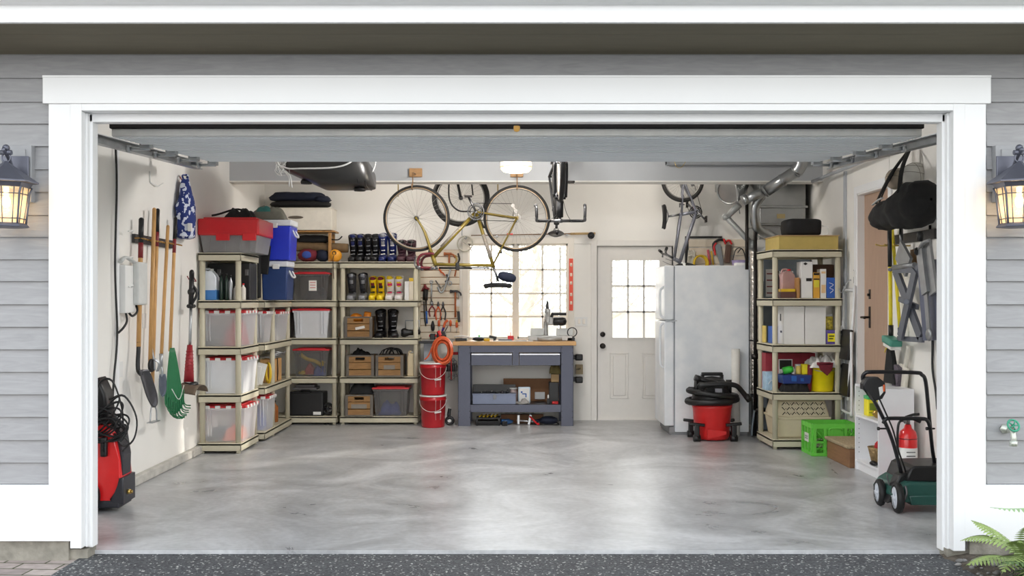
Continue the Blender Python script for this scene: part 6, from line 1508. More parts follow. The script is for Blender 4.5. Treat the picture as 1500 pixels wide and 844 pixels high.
# wrenches hanging on the bench side
def wrench(px, py, L_, l):
    T = thing('spanner', l, 'spanner'); a = P(px, py, 11.85); e = a + Vector((.008, 0, -L_))
    b = MB(); b.tube([a, e], .007, 6, smooth=False, flat=.6); b.torus(a, (0, 1, 0), .014, .006, 14, 5); b.torus(e, (0, 1, 0), .012, .006, 14, 5, arc=(0, .8)); part(b, 'spanner_body', M_chrome, T)
for k, (px, py, L_) in enumerate(((657, 527, .21), (660, 523, .26), (664, 527, .2), (667, 530, .16))):
    wrench(px, py, L_, '%s chrome spanner in the bunch hanging beside the red buckets' % ('leftmost', 'longest', 'third', 'rightmost')[k])
b = MB(); b.bb(X(655, 11.85), bx0 + .02, 11.86, 11.875, Z(520, 11.85), Z(516, 11.85)); b.tube([P(661, 518, 11.84), P(661, 556, 11.84)], .008, 6); solo(b, 'hanging_bar', 'dark bar with red screwdriver holding the bunch of spanners', 'tool bar', F_red)
# grey box above the buckets, behind
pbox('charger_box', 'grey and white charger standing behind the red buckets', 'box', (X(627, 12.1), 12.1, Z(532, 12.1)), (.09, .14, .26), mat('grey_charger', (170, 178, 188), .4))
b = MB(); b.bb(X(617, 12.1), X(668, 12.1), 12.0, 12.28, Z(533.5, 12.1) - .02, Z(533.5, 12.1), bev=.003); b.bb(X(617, 12.1), X(668, 12.1), 12.27, 12.3, Z(533.5, 12.1) - .1, Z(533.5, 12.1)); solo(b, 'wall_shelf', 'narrow dark wall shelf just behind the buckets', 'shelf', M_plas)
# buckets
M_buck = mat('red_bucket_plastic', (180, 20, 32), .32, var=.04, coat=.2)
def bucket(label, z):
    T = thing('bucket', label, 'bucket', (X(634, 11.62), 11.66, z), group=None)
    h = .365
    b = MB(); b.lathe([(.001, 0), (.128, 0), (.132, .01), (.146, h - .06), (.152, h - .06), (.152, h - .04), (.148, h - .035), (.150, h - .012), (.001, h - .012)], n=32); part(b, 'bucket_body', M_buck, T)
    b = MB(); b.lathe([(.001, h - .012), (.156, h - .014), (.158, h), (.152, h + .004), (.146, h - .004), (.001, h - .004)], n=32); part(b, 'bucket_lid', M_whp, T)
    b = MB(); b.tube([(.155 * math.cos(a), .155 * math.sin(a) - .01 * 0, h - .05 - .15 * math.sin((a + PI) / 1 * 1.0) * 1.0 if False else h - .05 - .13 * math.sin(-a)) for a in [-PI + PI * k / 10 for k in range(11)]], .003, 5); b.cyl((.03, -.165, h - .19), (.10, -.14, h - .18), .009, n=8); part(b, 'bail_handle', M_whp, T)
    b = MB()
    for a in (-.9, -1.3):
        b.tube([(.151 * math.cos(a), .151 * math.sin(a), h - .05), (.147 * math.cos(a), .147 * math.sin(a), h * .5), (.143 * math.cos(a + .02), .143 * math.sin(a + .02), h * .25)], .004, 5, flat=.4)
    part(b, 'paint_drip', M_whp, T, label='white paint drips')
bucket('red plastic bucket with white lid, lower of the stacked pair', .001); bucket('red plastic bucket under the orange hose coil, upper of the stacked pair', .372)
T = thing('caster_unit', 'small black wheel unit on the floor between buckets and bench', 'caster', (X(658, 11.7), 11.78, 0.001))
b = MB(); b.torus((0, 0, .055), (0, 1, 0), .04, .015, 22, 8); b.tube([(0, .02, .055), (-.01, .04, .12), (0, .05, .19)], .02); part(b, 'caster_wheel', M_plas, T)
b = MB(); b.cyl((0, -.022, .055), (0, .02, .055), .018, n=16); part(b, 'wheel_hub', M_whp, T)
# ------------------------------------------------------------------ fridge
M_fr, N, L, bb_ = node_mat('fridge_enamel'); bb_.inputs['Base Color'].default_value = srgb((226, 229, 233)); bb_.inputs['Roughness'].default_value = .3
tc = N.new('ShaderNodeTexCoord'); nz = N.new('ShaderNodeTexNoise'); nz.inputs['Scale'].default_value = 4; nz.inputs['Detail'].default_value = 6; L.new(tc.outputs['Object'], nz.inputs['Vector'])
rp = N.new('ShaderNodeValToRGB'); rp.color_ramp.elements[0].position = .35; rp.color_ramp.elements[0].color = srgb((222, 227, 232)); rp.color_ramp.elements[1].position = .65; rp.color_ramp.elements[1].color = srgb((240, 242, 244)); L.new(nz.outputs['Fac'], rp.inputs['Fac']); L.new(rp.outputs['Color'], bb_.inputs['Base Color'])
n2 = N.new('ShaderNodeTexNoise'); n2.inputs['Scale'].default_value = 140; L.new(tc.outputs['Object'], n2.inputs['Vector']); bp = N.new('ShaderNodeBump'); bp.inputs['Strength'].default_value = .15; bp.inputs['Distance'].default_value = .003; L.new(n2.outputs['Fac'], bp.inputs['Height']); L.new(bp.outputs['Normal'], bb_.inputs['Normal'])
fy0, fy1 = 10.92, 11.62
fx0, fx1 = X(989, fy0), X(1097, fy0); fh = Z(389, fy0)
T = thing('refrigerator', 'white top freezer refrigerator seen from its side, door facing left', 'refrigerator', ((fx0 + fx1) / 2, (fy0 + fy1) / 2, 0))
hx, hy = (fx1 - fx0) / 2, (fy1 - fy0) / 2
b = MB(); b.bb(-hx, hx, -hy, hy, .035, fh, bev=.006); part(b, 'cabinet', M_fr, T)
b = MB(); b.bb(-hx - .012, -hx, -hy + .015, hy - .015, .08, fh - .01); part(b, 'door_gasket', mat('grey_gasket', (150, 154, 160), .6), T)
zs_ = Z(470, fy0)
for nm, a0, a1 in (('freezer_door', zs_ + .006, fh), ('fridge_door', .10, zs_ - .006)):
    b = MB(); b.bb(-hx - .115, -hx - .012, -hy, hy, a0, a1, bev=.014); dd = part(b, nm, M_fr, T)
    b = MB()
    if nm[1] == 'r' and nm.startswith('freezer'): zz0, zz1 = a0 + .02, a0 + .36
    else: zz0, zz1 = a1 - .5, a1 - .02
    b.tube([(-hx - .11, -hy + .06, zz0), (-hx - .15, -hy + .06, zz0 + .04), (-hx - .155, -hy + .06, (zz0 + zz1) / 2), (-hx - .15, -hy + .06, zz1 - .04), (-hx - .11, -hy + .06, zz1)], .014); part(b, 'door_handle', M_fr, dd)
b = MB(); b.cyl((-hx - .03, -hy + .0, zs_ - .008), (-hx - .03, -hy - .008, zs_ - .008), .012); b.bb(-hx - .1, -hx + .02, -hy - .004, -hy + .02, zs_ - .005, zs_ + .005); part(b, 'hinge', M_steel, T)
b = MB(); b.bb(-hx - .05, hx - .01, -hy + .03, hy - .03, .0, .04); b.bb(-hx - .06, -hx, -hy + .02, hy - .02, .02, .09, bev=.004); part(b, 'kick_plate', mat('grey_kick', (140, 140, 142), .6), T)
b = MB(); b.box((X(1086, 11.1), 11.1, fh + .018), (.14, .12, .034), bev=.004); solo(b, 'white_dish', 'flat white box lying on top of the refrigerator', 'box', M_whp)
# white tube
T = thing('cardboard_tube', 'tall white tube standing against the refrigerator side', 'tube', (X(1078, 10.85), 10.86, 0.001))
b = MB(); b.lathe([(.04, 0), (.045, 0), (.045, .93), (.04, .93), (.036, .9), (.036, .02)], n=24, closed=True); part(b, 'tube_body', mat('cream_white_tube', (226, 224, 218), .6), T)
b = MB(); b.lathe([(.001, .895), (.036, .895), (.036, .905), (.001, .905)], n=20); part(b, 'tube_plug', M_whp, T)
# pegboard of things behind the fridge top
M_peg = mat('cream_slat_board')
T = thing('slat_board', 'cream slatted board on the back wall above the refrigerator', 'tool board')
x0, x1 = X(1008, YB), X(1092, YB); z0, z1 = Z(400, YB), Z(350, YB)
b = MB(); n = 4; hh = (z1 - z0) / n
for k in range(n): b.bb(x0, x1, YB - .022, YB - .003, z0 + k * hh + .006, z0 + (k + 1) * hh - .006, bev=.003)
part(b, 'slats', M_peg, T)
b = MB(); b.bb(x0 - .0, X(1057, YB), YB - .03, YB - .003, z1 + .01, z1 + .03); b.bb(x0 - .04, x0 - .0, YB - .03, YB - .003, z0, z1 + .03); part(b, 'dark_edge', M_plas, T)
def BP(px, py, off=.06): return P(px, py, YB - off)
b = MB()
for k in range(9):
    b.tube([BP(1009 + k * 1.1, 366 + (k % 3)), BP(1008 + k * 1.2, 378), BP(1007 + k * 1.3, 390 + (k % 2) * 2)], .008, 6)
b.tube([BP(1008, 376, .08), BP(1013, 374, .085), BP(1018, 377, .08)], .01)
solo(b, 'rope_hank', 'hank of white rope hanging above the refrigerator', 'rope', mat('pale_rope'))
b = MB()
for k in range(6):
    c = BP(1025, 386, .06 + .008 * k); r = .075 + .005 * (k % 3); b.tube([c + Vector((r * math.cos(t * PI / 4) + .004 * k, 0, r * 1.15 * math.sin(t * PI / 4))) for t in range(8)], .008, 6, closed=True, k=4)
solo(b, 'yellow_hose', 'coiled yellow hose hanging above the refrigerator', 'hose', mat('yellow_cord', (222, 188, 40), .5))
T = thing('hand_saw', 'steel bladed hand saw with red and black handle above the refrigerator', 'saw')
b = MB(); b.tube([BP(1046, 368), BP(1045, 358), BP(1052, 352), BP(1060, 352), BP(1064, 357)], .016); part(b, 'handle', M_plas, T)
b = MB(); b.tube([BP(1048, 374, .075), BP(1046, 362, .075), BP(1049, 356, .075)], .012); b.tube([BP(1060, 350, .075), BP(1063, 358, .075)], .012); part(b, 'handle_trim', M_redp, T, label='red grip edge')
b = MB(); q = BP(1053, 370, .05); b.prism([(-.05, .1), (.02, .1), (.06, -.16), (.02, -.18)], .004, q); part(b, 'blade', M_steel, T)
T = thing('jig_tool', 'dark and brown tool hanging right of the hand saw', 'tool'); b = MB(); b.box(BP(1066, 372), (.07, .04, .22), (0, .1, 0), bev=.012); part(b, 'tool_body', mat('brown_tool', (96, 70, 58), .6), T); b = MB(); b.tube([BP(1062, 356), BP(1068, 352), BP(1072, 358)], .012); part(b, 'tool_grip', M_redp, T)
T = thing('paint_stick', 'pink and yellow handled brushes hanging left of the hand saw', 'brush'); b = MB(); b.tube([BP(1037, 366), BP(1040, 388)], .014); part(b, 'brush_handle', mat('pink_plastic', (206, 96, 110), .5), T); b = MB(); b.tube([BP(1042, 368), BP(1045, 388)], .009); part(b, 'brush_handle', mat('yellow_plastic'), T)
T = thing('purple_basket', 'lilac basket with looped straps hanging above the refrigerator', 'basket'); c = BP(1083, 385, .08)
b = MB(); b.lathe([(.05, -.05), (.07, -.05), (.085, .03), (.082, .03), (.066, -.044), (.001, -.044)], c, (0, 0, 1), 20, sx=1.1); part(b, 'basket_body', mat('lilac_plastic', (176, 162, 206), .5, var=.15, scale=30), T)
b = MB(); b.tube([c + Vector((-.08, 0, .02)), c + Vector((-.05, 0, .14)), c + Vector((.0, 0, .18)), c + Vector((.05, 0, .14)), c + Vector((.08, 0, .02))], .006); b.tube([c + Vector((-.02, 0, .12)), c + Vector((.03, 0, .17)), c + Vector((.07, 0, .09))], .006); part(b, 'strap', M_plas, T)

# ------------------------------------------------------------------ shop vacuum
T = thing('shop_vacuum', 'red drum shop vacuum with black hose wound around it, on casters', 'vacuum', (X(1043, 10.6), 10.6, 0))
SF = 10.6 / FPX
def VX_(px): return (px - 1043) * SF
def VZ_(py): return Z(py, 10.6)
b = MB(); b.lathe([(.001, VZ_(642)), (.165, VZ_(642)), (.175, VZ_(638)), (.20, VZ_(598)), (.207, VZ_(596)), (.207, VZ_(592)), (.001, VZ_(592))], n=36); b.prism([(-.08, VZ_(626)), (.11, VZ_(629)), (.11, VZ_(633)), (-.08, VZ_(640))], .01, (0, -.18, 0), (1, 0, 0), (0, 0, 1)); part(b, 'drum', mat('vac_red', (206, 38, 38), .35, var=.04), T)
b = MB(); b.lathe([(.21, VZ_(592)), (.215, VZ_(586)), (.20, VZ_(578)), (.17, VZ_(570)), (.15, VZ_(560)), (.10, VZ_(553)), (.001, VZ_(551))], n=32); b.box((0, -.12, VZ_(572)), (.2, .12, .12), (-.4, 0, 0), bev=.02); b.box((0, 0, VZ_(548)), (.22, .06, .035), bev=.014); b.box((-.1, 0, VZ_(553)), (.03, .05, .06)); b.box((.1, 0, VZ_(553)), (.03, .05, .06)); lid = part(b, 'motor_head', M_plas, T)
b = MB(); b.box((.03, -.185, VZ_(570)), (.07, .006, .04), (-.4, 0, 0)); part(b, 'badge', mat('grey_badge', (160, 160, 168), .4), lid)
b = MB(); b.box((-.04, -.19, VZ_(588)), (.2, .02, .03), bev=.005); part(b, 'latch_panel', mat('vac_red'), T)
def coil(b, cz, rx, ry, r, tilt=0.0, a0=0, a1=2 * PI):
    pts = []
    for i in range(25):
        a = a0 + (a1 - a0) * i / 24; pts.append((rx * math.cos(a), ry * math.sin(a), cz + tilt * math.cos(a)))
    P_ = catmull(pts, 6)
    b.tube(P_, lambda t: r * (1 + .07 * math.sin(t * 520)), 9, smooth=False)
b = MB(); coil(b, VZ_(586), .25, .235, .033, .015); coil(b, VZ_(576), .245, .235, .03, -.03, -PI * 1.0, PI * .85)
b.tube([(VX_(1026), -.2, VZ_(566)), (VX_(1020), -.22, VZ_(562)), (VX_(1050), -.24, VZ_(560)), (VX_(1070), -.22, VZ_(562)), (VX_(1080), -.18, VZ_(570)), (VX_(1091), -.16, VZ_(583))], .026, 10); b.cyl((VX_(1087), -.16, VZ_(577)), (VX_(1093), -.16, VZ_(585)), .031)
b.tube([(VX_(1016), -.18, VZ_(552)), (VX_(1030), -.19, VZ_(556)), (VX_(1046), -.15, VZ_(560))], .026, 10); b.cyl((VX_(1013), -.18, VZ_(551)), (VX_(1022), -.18, VZ_(554)), .032)
part(b, 'hose', M_plas, T)
b = MB(); b.cyl((VX_(1017), -.1, VZ_(578)), (VX_(1018), -.1, VZ_(554)), .025); b.cyl((VX_(1066), -.05, VZ_(575)), (VX_(1066), -.05, VZ_(556)), .03); part(b, 'wand_holder', M_plas, T)
for sx in (-1, 1):
    for sy in (-1, 1):
        b = MB(); x = sx * .19; y = sy * .17
        b.box((x, y * .98, VZ_(619)), (.16, .05, .03), (0, -sx * .1, 0), bev=.01); b.box((x, y, VZ_(628)), (.05, .06, .12), bev=.012); b.cyl((x - .035, y, .036), (x + .035, y, .036), .035, n=16); part(b, 'caster', M_plas, T)

# ------------------------------------------------------------------ furnace, ducts, pipes
M_duct = mat('duct_steel', (166, 168, 168), .28, .9, var=.12, scale=6)
M_fur = mat('furnace_grey_paint', (122, 132, 140), .5, .3, var=.1)
T = thing('furnace', 'grey sheet metal furnace cabinet in the back right corner', 'furnace', (2.98, 11.55, 0))
b = MB(); b.bb(-.23, .32, -.42, .2, .03, 1.95, bev=.006); part(b, 'cabinet', M_fur, T)
b = MB(); b.bb(-.21, .30, -.432, -.42, 1.05, 1.9, bev=.003)
for k in range(4): b.bb(-.16, -.08, -.437, -.43, 1.42 - .028 * k, 1.435 - .028 * k); b.bb(-.16, -.08, -.437, -.43, 1.26 - .028 * k, 1.275 - .028 * k)
part(b, 'access_panel', M_fur, T)
b = MB(); b.box((-.12, -.436, 1.64), (.1, .003, .3)); b.box((.05, -.436, 1.66), (.16, .003, .22)); b.mi = 1
for k in range(4): b.box((-.12, -.439, 1.74 - .07 * k), (.08, .002, .012))
b.box((.05, -.439, 1.74), (.12, .002, .015)); part(b, 'notice_label', [M_whp, M_red], T)
b = MB(); b.bb(-.23, .27, -.36, .15, 1.95, 2.28, bev=.004); b.bb(-.25, .29, -.43, .18, 2.27, 2.29, bev=.003); b.bb(-.23, .27, -.42, .16, 2.29, 2.46, bev=.004); b.bb(-.25, .29, -.44, .18, 2.46, 2.485, bev=.003); b.bb(-.23, .27, -.42, .16, 2.485, 3.14, bev=.004); b.prism([(-.23, 0), (.27, 0), (-.23, .3)], .004, (0, -.423, 2.49)); part(b, 'plenum', M_duct, T)
b = MB(); b.box((-.0, -.423, 2.37), (.09, .004, .05)); part(b, 'tan_sticker', mat('tan_sticker', (176, 158, 112), .7), T)
def duct(T, pts, r, name='duct_pipe', bands=()):
    b = MB(); b.tube(pts, r, 18, k=6); part(b, name, M_duct, T)
T = thing('vent_duct', 'thick silver round duct elbowing down from beam to furnace', 'duct')
a = [P(1172, 238, 10.3), P(1166, 250, 10.35), P(1120, 281, 10.55), P(1096, 296, 10.6)]
b = MB(); b.tube([P(1173, 222, 10.3), P(1173, 240, 10.3), P(1166, 252, 10.33)], .068, 20, k=5); part(b, 'elbow', M_duct, T)
b = MB(); b.tube([P(1168, 250, 10.32), P(1120, 281, 10.5)], .062, 20, smooth=False); part(b, 'duct_pipe', M_duct, T)
for t in (0.05, .45, .95):
    c = P(1168, 250, 10.32).lerp(P(1120, 281, 10.5), t); b = MB(); b.torus(c, P(1120, 281, 10.5) - P(1168, 250, 10.32), .063, .006, 22, 6); part(b, 'duct_band', M_duct, T)
b = MB(); b.tube([P(1120, 281, 10.5), P(1090, 293, 10.55)], .045, 18, smooth=False); b.tube([P(1094, 291, 10.55), P(1088, 294, 10.55)], .055, 18, smooth=False); part(b, 'reducer', M_duct, T)
b = MB(); b.tube([P(1116, 286, 10.6), P(1106, 302, 10.62), P(1106, 325, 10.65), P(1112, 337, 10.7), P(1140, 352, 10.9)], .05, 18); part(b, 'branch_pipe', M_duct, T)
T = thing('flue_pipe', 'grey flue pipe bending like a chevron above the refrigerator', 'pipe')
M_flue = mat('grey_flue', (158, 160, 158), .45, .4)
b = MB(); b.tube([P(1083, 300, 10.6), P(1064, 318, 10.7)], .034, 16, smooth=False); b.tube([P(1064, 318, 10.7), P(1096, 352, 10.75), P(1103, 360, 10.75)], .03, 16, smooth=False); b.ell(P(1063, 318, 10.7), (.04, .04, .036), 14, 10); part(b, 'pipe_run', M_flue, T)
b = MB(); b.tube([P(1101, 352, 10.75), P(1101, 366, 10.75)], .055, 16, smooth=False); part(b, 'collar', M_flue, T)
T = thing('flexible_duct', 'fat ribbed silver duct behind the beam above the refrigerator', 'duct')
q = P(1070, 283, 11.5); b = MB(); pts = [q + Vector((-.04, -.06, .0)), q + Vector((.04, .02, .05)), q + Vector((.10, .10, .16)), q + Vector((.11, .13, .4))]
b.tube(catmull(pts, 18), lambda t: .135 * (1 + .05 * math.sin(t * 80)), 24, smooth=False); part(b, 'duct_hose', M_duct, T)
b = MB(); b.torus(q + Vector((-.04, -.06, 0)), pts[1] - pts[0], .135, .012, 28, 6); b.tube([q + Vector((.0, -.2, .3)), q + Vector((.02, -.21, .0)), q + Vector((.06, -.2, -.25))], .007); part(b, 'clamp_ring', M_duct, T)
b = MB(); b.lathe([(.07, -.14), (.075, -.14), (.075, .3), (.07, .3)], P(1057, 264, 11.9) , (0, 0, 1), 22); solo(b, 'round_duct', 'short silver upright duct left of the fat ribbed duct', 'duct', M_duct)
T = thing('iron_pipe', 'pair of dark iron pipes dropping from the beam beside the refrigerator', 'pipe')
b = MB(); b.cyl(P(1094, 296, 10.68), P(1094, 395, 10.68), .018); part(b, 'pipe', M_dkmetal, T)
b = MB(); x = X(1103, 10.78); b.cyl((x, 10.68, .3), (x, 10.68, Z(300, 10.68)), .02); b.cyl((x, 10.68, .3), (x + .1, 10.68, .3), .024); b.cyl((x - .04, 10.68, .86), (x + .04, 10.68, .86), .03); part(b, 'pipe', M_dkmetal, T)
T = thing('insulated_pipe', 'crinkled foil wrapped pipe standing between refrigerator and furnace', 'pipe')
M_foil = mat('crinkled_foil', (196, 190, 182), .25, 1.0, var=.25, scale=25, bump=1.0, bscale=30)
b = MB(); x = X(1103, 10.95)
def foil(u, v):
    a = 2 * PI * u; r = .045 * (1 + .12 * noise.noise(Vector((math.cos(a) * 2, math.sin(a) * 2, v * 50)))); return (x + r * math.cos(a), 10.9 + r * math.sin(a), .45 + 1.55 * v)
b.grid(foil, 16, 90); part(b, 'foil_wrap', M_foil, T)
b = MB(); b.cyl((x, 10.9, .0), (x, 10.9, .5), .03); b.torus((x, 10.9, 1.02), (0, 0, 1), .05, .008, 18, 6); part(b, 'pipe_foot', M_plas, T)
b = MB(); b.lathe([(.04, 0), (.1, 0), (.1, .012), (.04, .012)], P(1113, 361, 10.8), (-.3, -.5, .6), 20); b.bb(X(1107, 10.9), X(1118, 10.9), 10.88, 10.93, Z(412, 10.9), Z(382, 10.9)); b.tube([P(1111, 380, 10.85), P(1119, 368, 10.8), P(1113, 358, 10.8)], .006)
solo(b, 'control_box', 'white control box with wire loop beside the foil wrapped pipe', 'control box', M_whp)
b = MB(); x = X(1106, 10.8); b.box((x + .10, 10.9, .5), (.09, .1, .55), bev=.01); b.tube([(x, 10.82, .3), (x - .03, 10.8, .1), (x - .04, 10.78, .01)], .012); solo(b, 'water_filter', 'dark valve assembly low behind the refrigerator side', 'valve', M_fur)

# ------------------------------------------------------------------ right shelving contents
cx = (DX_0 + DX_1) / 2; yq = 10.18
z = DL[4] + .001
M_mus = mat('mustard_board', (190, 168, 96), .7, var=.06)
T = thing('flat_carton', 'flat mustard yellow cardboard carton on top of the right shelving', 'carton', (cx + .0, 10.16, z))
b = MB(); b.box((0.02, 0, .065), (.58, .52, .13), bev=.005); part(b, 'carton_body', M_mus, T)
b = MB(); b.box((.02, 0, .134), (.6, .54, .008), bev=.002); part(b, 'carton_lid', M_card, T)
T = thing('black_bag', 'black padded equipment bag lying on the mustard carton', 'bag', (X(1174, 10.1), 10.12, z + .14))
b = MB(); b.ell((0, 0, .085), (.18, .14, .085), 24, 12, .05, pw=.35); part(b, 'bag_body', F_black, T)
b = MB(); b.tube([(.17, -.1, .1), (.23, -.12, .08), (.23, -.12, .02), (.19, -.12, .005)], .006); part(b, 'strap', M_whp, T)
# level 4 (1.47)
z = DL[3] + .001; yy = 9.98
def IX(px, y=10.0): return X(px, y)
jug('pinkish milk jug with red cap on the upper right shelf', IX(1155), 10.05, z, .14, .12, .285, mat('pink_jug', (196, 158, 154), .4), capm=M_redp)
bottle('black bottle left of the pinkish jug on the upper right shelf', IX(1143), 10.1, z, .035, .27, M_plas, M_plas)
pbox('tin_box', 'low brown tin box with yellow and blue bands on the upper right shelf', 'tin', (IX(1151), 9.96, z), (.15, .1, .06), mat('brown_tin', (92, 58, 50), .5))
pbox('tin_box', 'shallow yellow topped tin stacked on the low brown tin box', 'tin', (IX(1151), 9.96, z + .062), (.14, .1, .028), mat('yellow_plastic'))
pbox('wood_holder', 'narrow brown wooden holder left of the tall white carton', 'holder', (IX(1165.5), 9.98, z), (.03, .14, .2), mat('pine_wood'))
T = thing('tall_carton', 'tall white carton with black emblem on the upper right shelf', 'carton', (IX(1178.5), 10.0, z))
b = MB(); b.box((0, 0, .178), (.112, .16, .355), bev=.003); part(b, 'carton_body', M_whp, T)
b = MB(); b.prism([(-.022, 0), (0, .014), (.022, 0), (0, -.014)], .003, (-.015, -.082, .335)); b.box((.02, -.082, .18), (.055, .003, .03)); part(b, 'emblem', M_plas, T)
T = thing('snack_box', 'yellow and orange upright packet right of the tall white carton', 'box', (IX(1192.5), 9.98, z))
b = MB(); b.box((0, 0, .125), (.06, .12, .25), bev=.002); part(b, 'packet_body', mat('amber_card', (220, 166, 62), .6), T)
b = MB(); b.box((0, -.061, .14), (.05, .002, .07)); part(b, 'packet_band', mat('lime_yellow', (216, 206, 60), .6), T); b = MB(); b.box((0, -.0615, .235), (.055, .002, .02)); b.box((0, -.0615, .185), (.055, .002, .012)); part(b, 'packet_mark', M_plas, T)
T = thing('cereal_box', 'slim white upright box between the yellow and blue packets', 'box', (IX(1202.5), 9.98, z))
b = MB(); b.box((0, 0, .142), (.055, .12, .285), bev=.002); part(b, 'box_body', M_whp, T); b = MB(); b.box((0, -.061, .25), (.04, .002, .02)); b.box((0, -.061, .09), (.04, .002, .08)); part(b, 'box_mark', mat('pale_orange', (226, 190, 140), .6), T)
T = thing('detergent_box', 'blue box with white lettering like swirls at the right end', 'box', (IX(1213.5), 9.98, z))
b = MB(); b.box((0, 0, .1), (.082, .13, .2), bev=.002); part(b, 'box_body', mat('cobalt_card', (44, 92, 176), .5), T)
b = MB(); b.tube([(-.02, -.067, .15), (.02, -.067, .13), (-.015, -.067, .10), (.02, -.067, .08), (-.01, -.067, .05)], .006, 6, flat=.4); part(b, 'box_mark', M_whp, T)
pbox('paper_bag', 'crumpled brown paper bag at the back of the upper right shelf', 'bag', (IX(1204, 10.2), 10.28, z), (.26, .14, .34), mat('brown_paper', (96, 70, 54), .85, var=.2), bev=.02)
b = MB(); b.torus((IX(1166, 10.1), 10.12, z + .24), (0, 1, 0), .1, .02, 24, 8, arc=(0, .5)); b.box((IX(1166, 10.1) - .1, 10.12, z + .12), (.035, .03, .235), bev=.01); b.box((IX(1166, 10.1) + .1, 10.12, z + .12), (.035, .03, .235), bev=.01)
solo(b, 'black_headset', 'black arched band behind the pinkish jug', 'band', M_plas)
# level 3 (1.02)
z = DL[2] + .001
T = thing('white_box', 'large plain white box, left of two on the right shelving', 'box', (IX(1160), 10.14, z))
b = MB(); b.box((0, 0, .185), (.20, .44, .37), bev=.003); part(b, 'box_body', M_whp, T)
b = MB(); b.box((-.101, -.1, .26), (.002, .04, .07)); b.box((-.101, -.12, .12), (.002, .06, .02)); part(b, 'side_print', M_plas, T)
T = thing('white_box', 'large plain white box, right of two on the right shelving', 'box', (IX(1191), 10.14, z))
b = MB(); b.box((0, 0, .186), (.2, .44, .372), bev=.003); part(b, 'box_body', M_whp, T); b = MB(); b.box((0, -.221, .36), (.2, .002, .012)); part(b, 'box_tape', M_beige, T)
pbox('board_book', 'thin yellow board at the left of the white boxes', 'book', (IX(1119, 10.4), 10.38, z), (.02, .1, .17), mat('yellow_card', (222, 196, 104), .6))
pbox('blue_packet', 'blue and grey packets stacked at the left shelf edge', 'packet', (IX(1130, 10.3), 10.22, z), (.07, .16, .17), mat('cobalt_card'))
T = thing('snack_jar', 'clear jar of yellow wrapped sweets at the right end', 'jar', (IX(1214.5), 10.05, z + .14))
b = MB(); b.lathe([(.001, 0), (.05, 0), (.052, .01), (.052, .12), (.046, .13), (.001, .13)], n=20); part(b, 'jar_body', mat('sweet_wrap', (216, 190, 70), .4, var=.6, scale=50), T)
b = MB(); b.lathe([(.001, .13), (.05, .13), (.05, .15), (.001, .15)], n=20); part(b, 'jar_lid', M_beige, T)
T = thing('yellow_packet', 'yellow labelled purple packet under the jar of sweets', 'packet', (IX(1213.5), 9.99, z))
b = MB(); b.box((0, 0, .068), (.09, .14, .135), bev=.004); part(b, 'packet_body', mat('purple_card', (92, 76, 150), .5), T); b = MB(); b.box((.005, -.072, .065), (.075, .003, .08)); part(b, 'packet_label', mat('bright_yellow', (240, 226, 40), .5), T); b = MB(); b.box((.005, -.074, .08), (.05, .002, .01)); b.box((.0, -.074, .055), (.04, .002, .01)); part(b, 'packet_mark', M_plas, T)
# level 2 (.556)
z = DL[1] + .001
T = thing('red_carton', 'long maroon printed carton behind the bottles, right shelving', 'carton', (cx - .06, 10.33, z))
b = MB(); b.box((0, 0, .18), (.5, .16, .36), bev=.003); part(b, 'carton_body', mat('maroon_card', (150, 40, 56), .6, var=.1), T)
b = MB(); b.box((-.05, -.082, .2), (.14, .003, .2), bev=.001); b.box((.08, -.082, .18), (.07, .003, .14)); b.mi = 1; b.box((-.05, -.085, .2), (.12, .002, .18)); part(b, 'printed_panel', [M_whp, M_plas], T); b = MB(); b.box((.19, -.082, .22), (.1, .003, .12)); part(b, 'yellow_panel', mat('yellow_card'), T)
T = thing('bucket', 'bright yellow bucket of white rags on the right shelving', 'bucket', (IX(1204, 10.0), 10.02, z))
b = MB(); b.lathe([(.001, 0), (.108, 0), (.112, .008), (.135, .25), (.142, .25), (.142, .265), (.13, .265), (.108, .02), (.001, .02)], n=30); part(b, 'bucket_body', mat('lemon_yellow_plastic', (238, 218, 20), .35), T)
b = MB(); b.tube([(.14 * math.cos(a), .14 * math.sin(a), .25 - .05 * math.sin(-a)) for a in [-PI + PI * k / 10 for k in range(11)]], .003, 5); part(b, 'bail_handle', M_steel, T)
b = MB(); b.cloth((IX(1204, 10.0), 10.02, z + .235), (.29, .26, .09), seed=41, amp=.03, fr=24, nu=24, nv=22); solo(b, 'rag_pile', 'white rags heaped in the yellow bucket', 'rags', F_white)
b = MB(); q = Vector((IX(1207, 9.9), 9.865, z + .16)); b.prism([(-.07, .12), (.08, .13), (.07, .06), (.02, .0), (-.05, .06)], .02, q, bev=.008); b.box(q + Vector((0, .04, .115)), (.14, .1, .03), bev=.01); solo(b, 'maroon_rag', 'maroon cloth draped over the yellow bucket rim', 'rag', F_mar)
b = MB(); b.box((IX(1183.5, 10.0), 9.98, z + .13), (.045, .1, .26), (0, .06, 0), bev=.015); solo(b, 'maroon_towel', 'maroon towel hanging between the bottles and the yellow bucket', 'towel', F_mar)
T = thing('green_bottle', 'lime green capped bottle lying on the blue tray', 'bottle', (IX(1152), 9.96, z + .17)); b = MB(); b.lathe([(.001, -.05), (.034, -.045), (.036, .02), (.03, .05), (.001, .052)], (0, 0, .04), (1, 0, .2), 18); part(b, 'bottle_body', mat('lime_plastic', (60, 190, 60), .4), T); b = MB(); b.cyl((-.05, 0, .03), (-.075, 0, .025), .022); part(b, 'cap', M_beige, T)
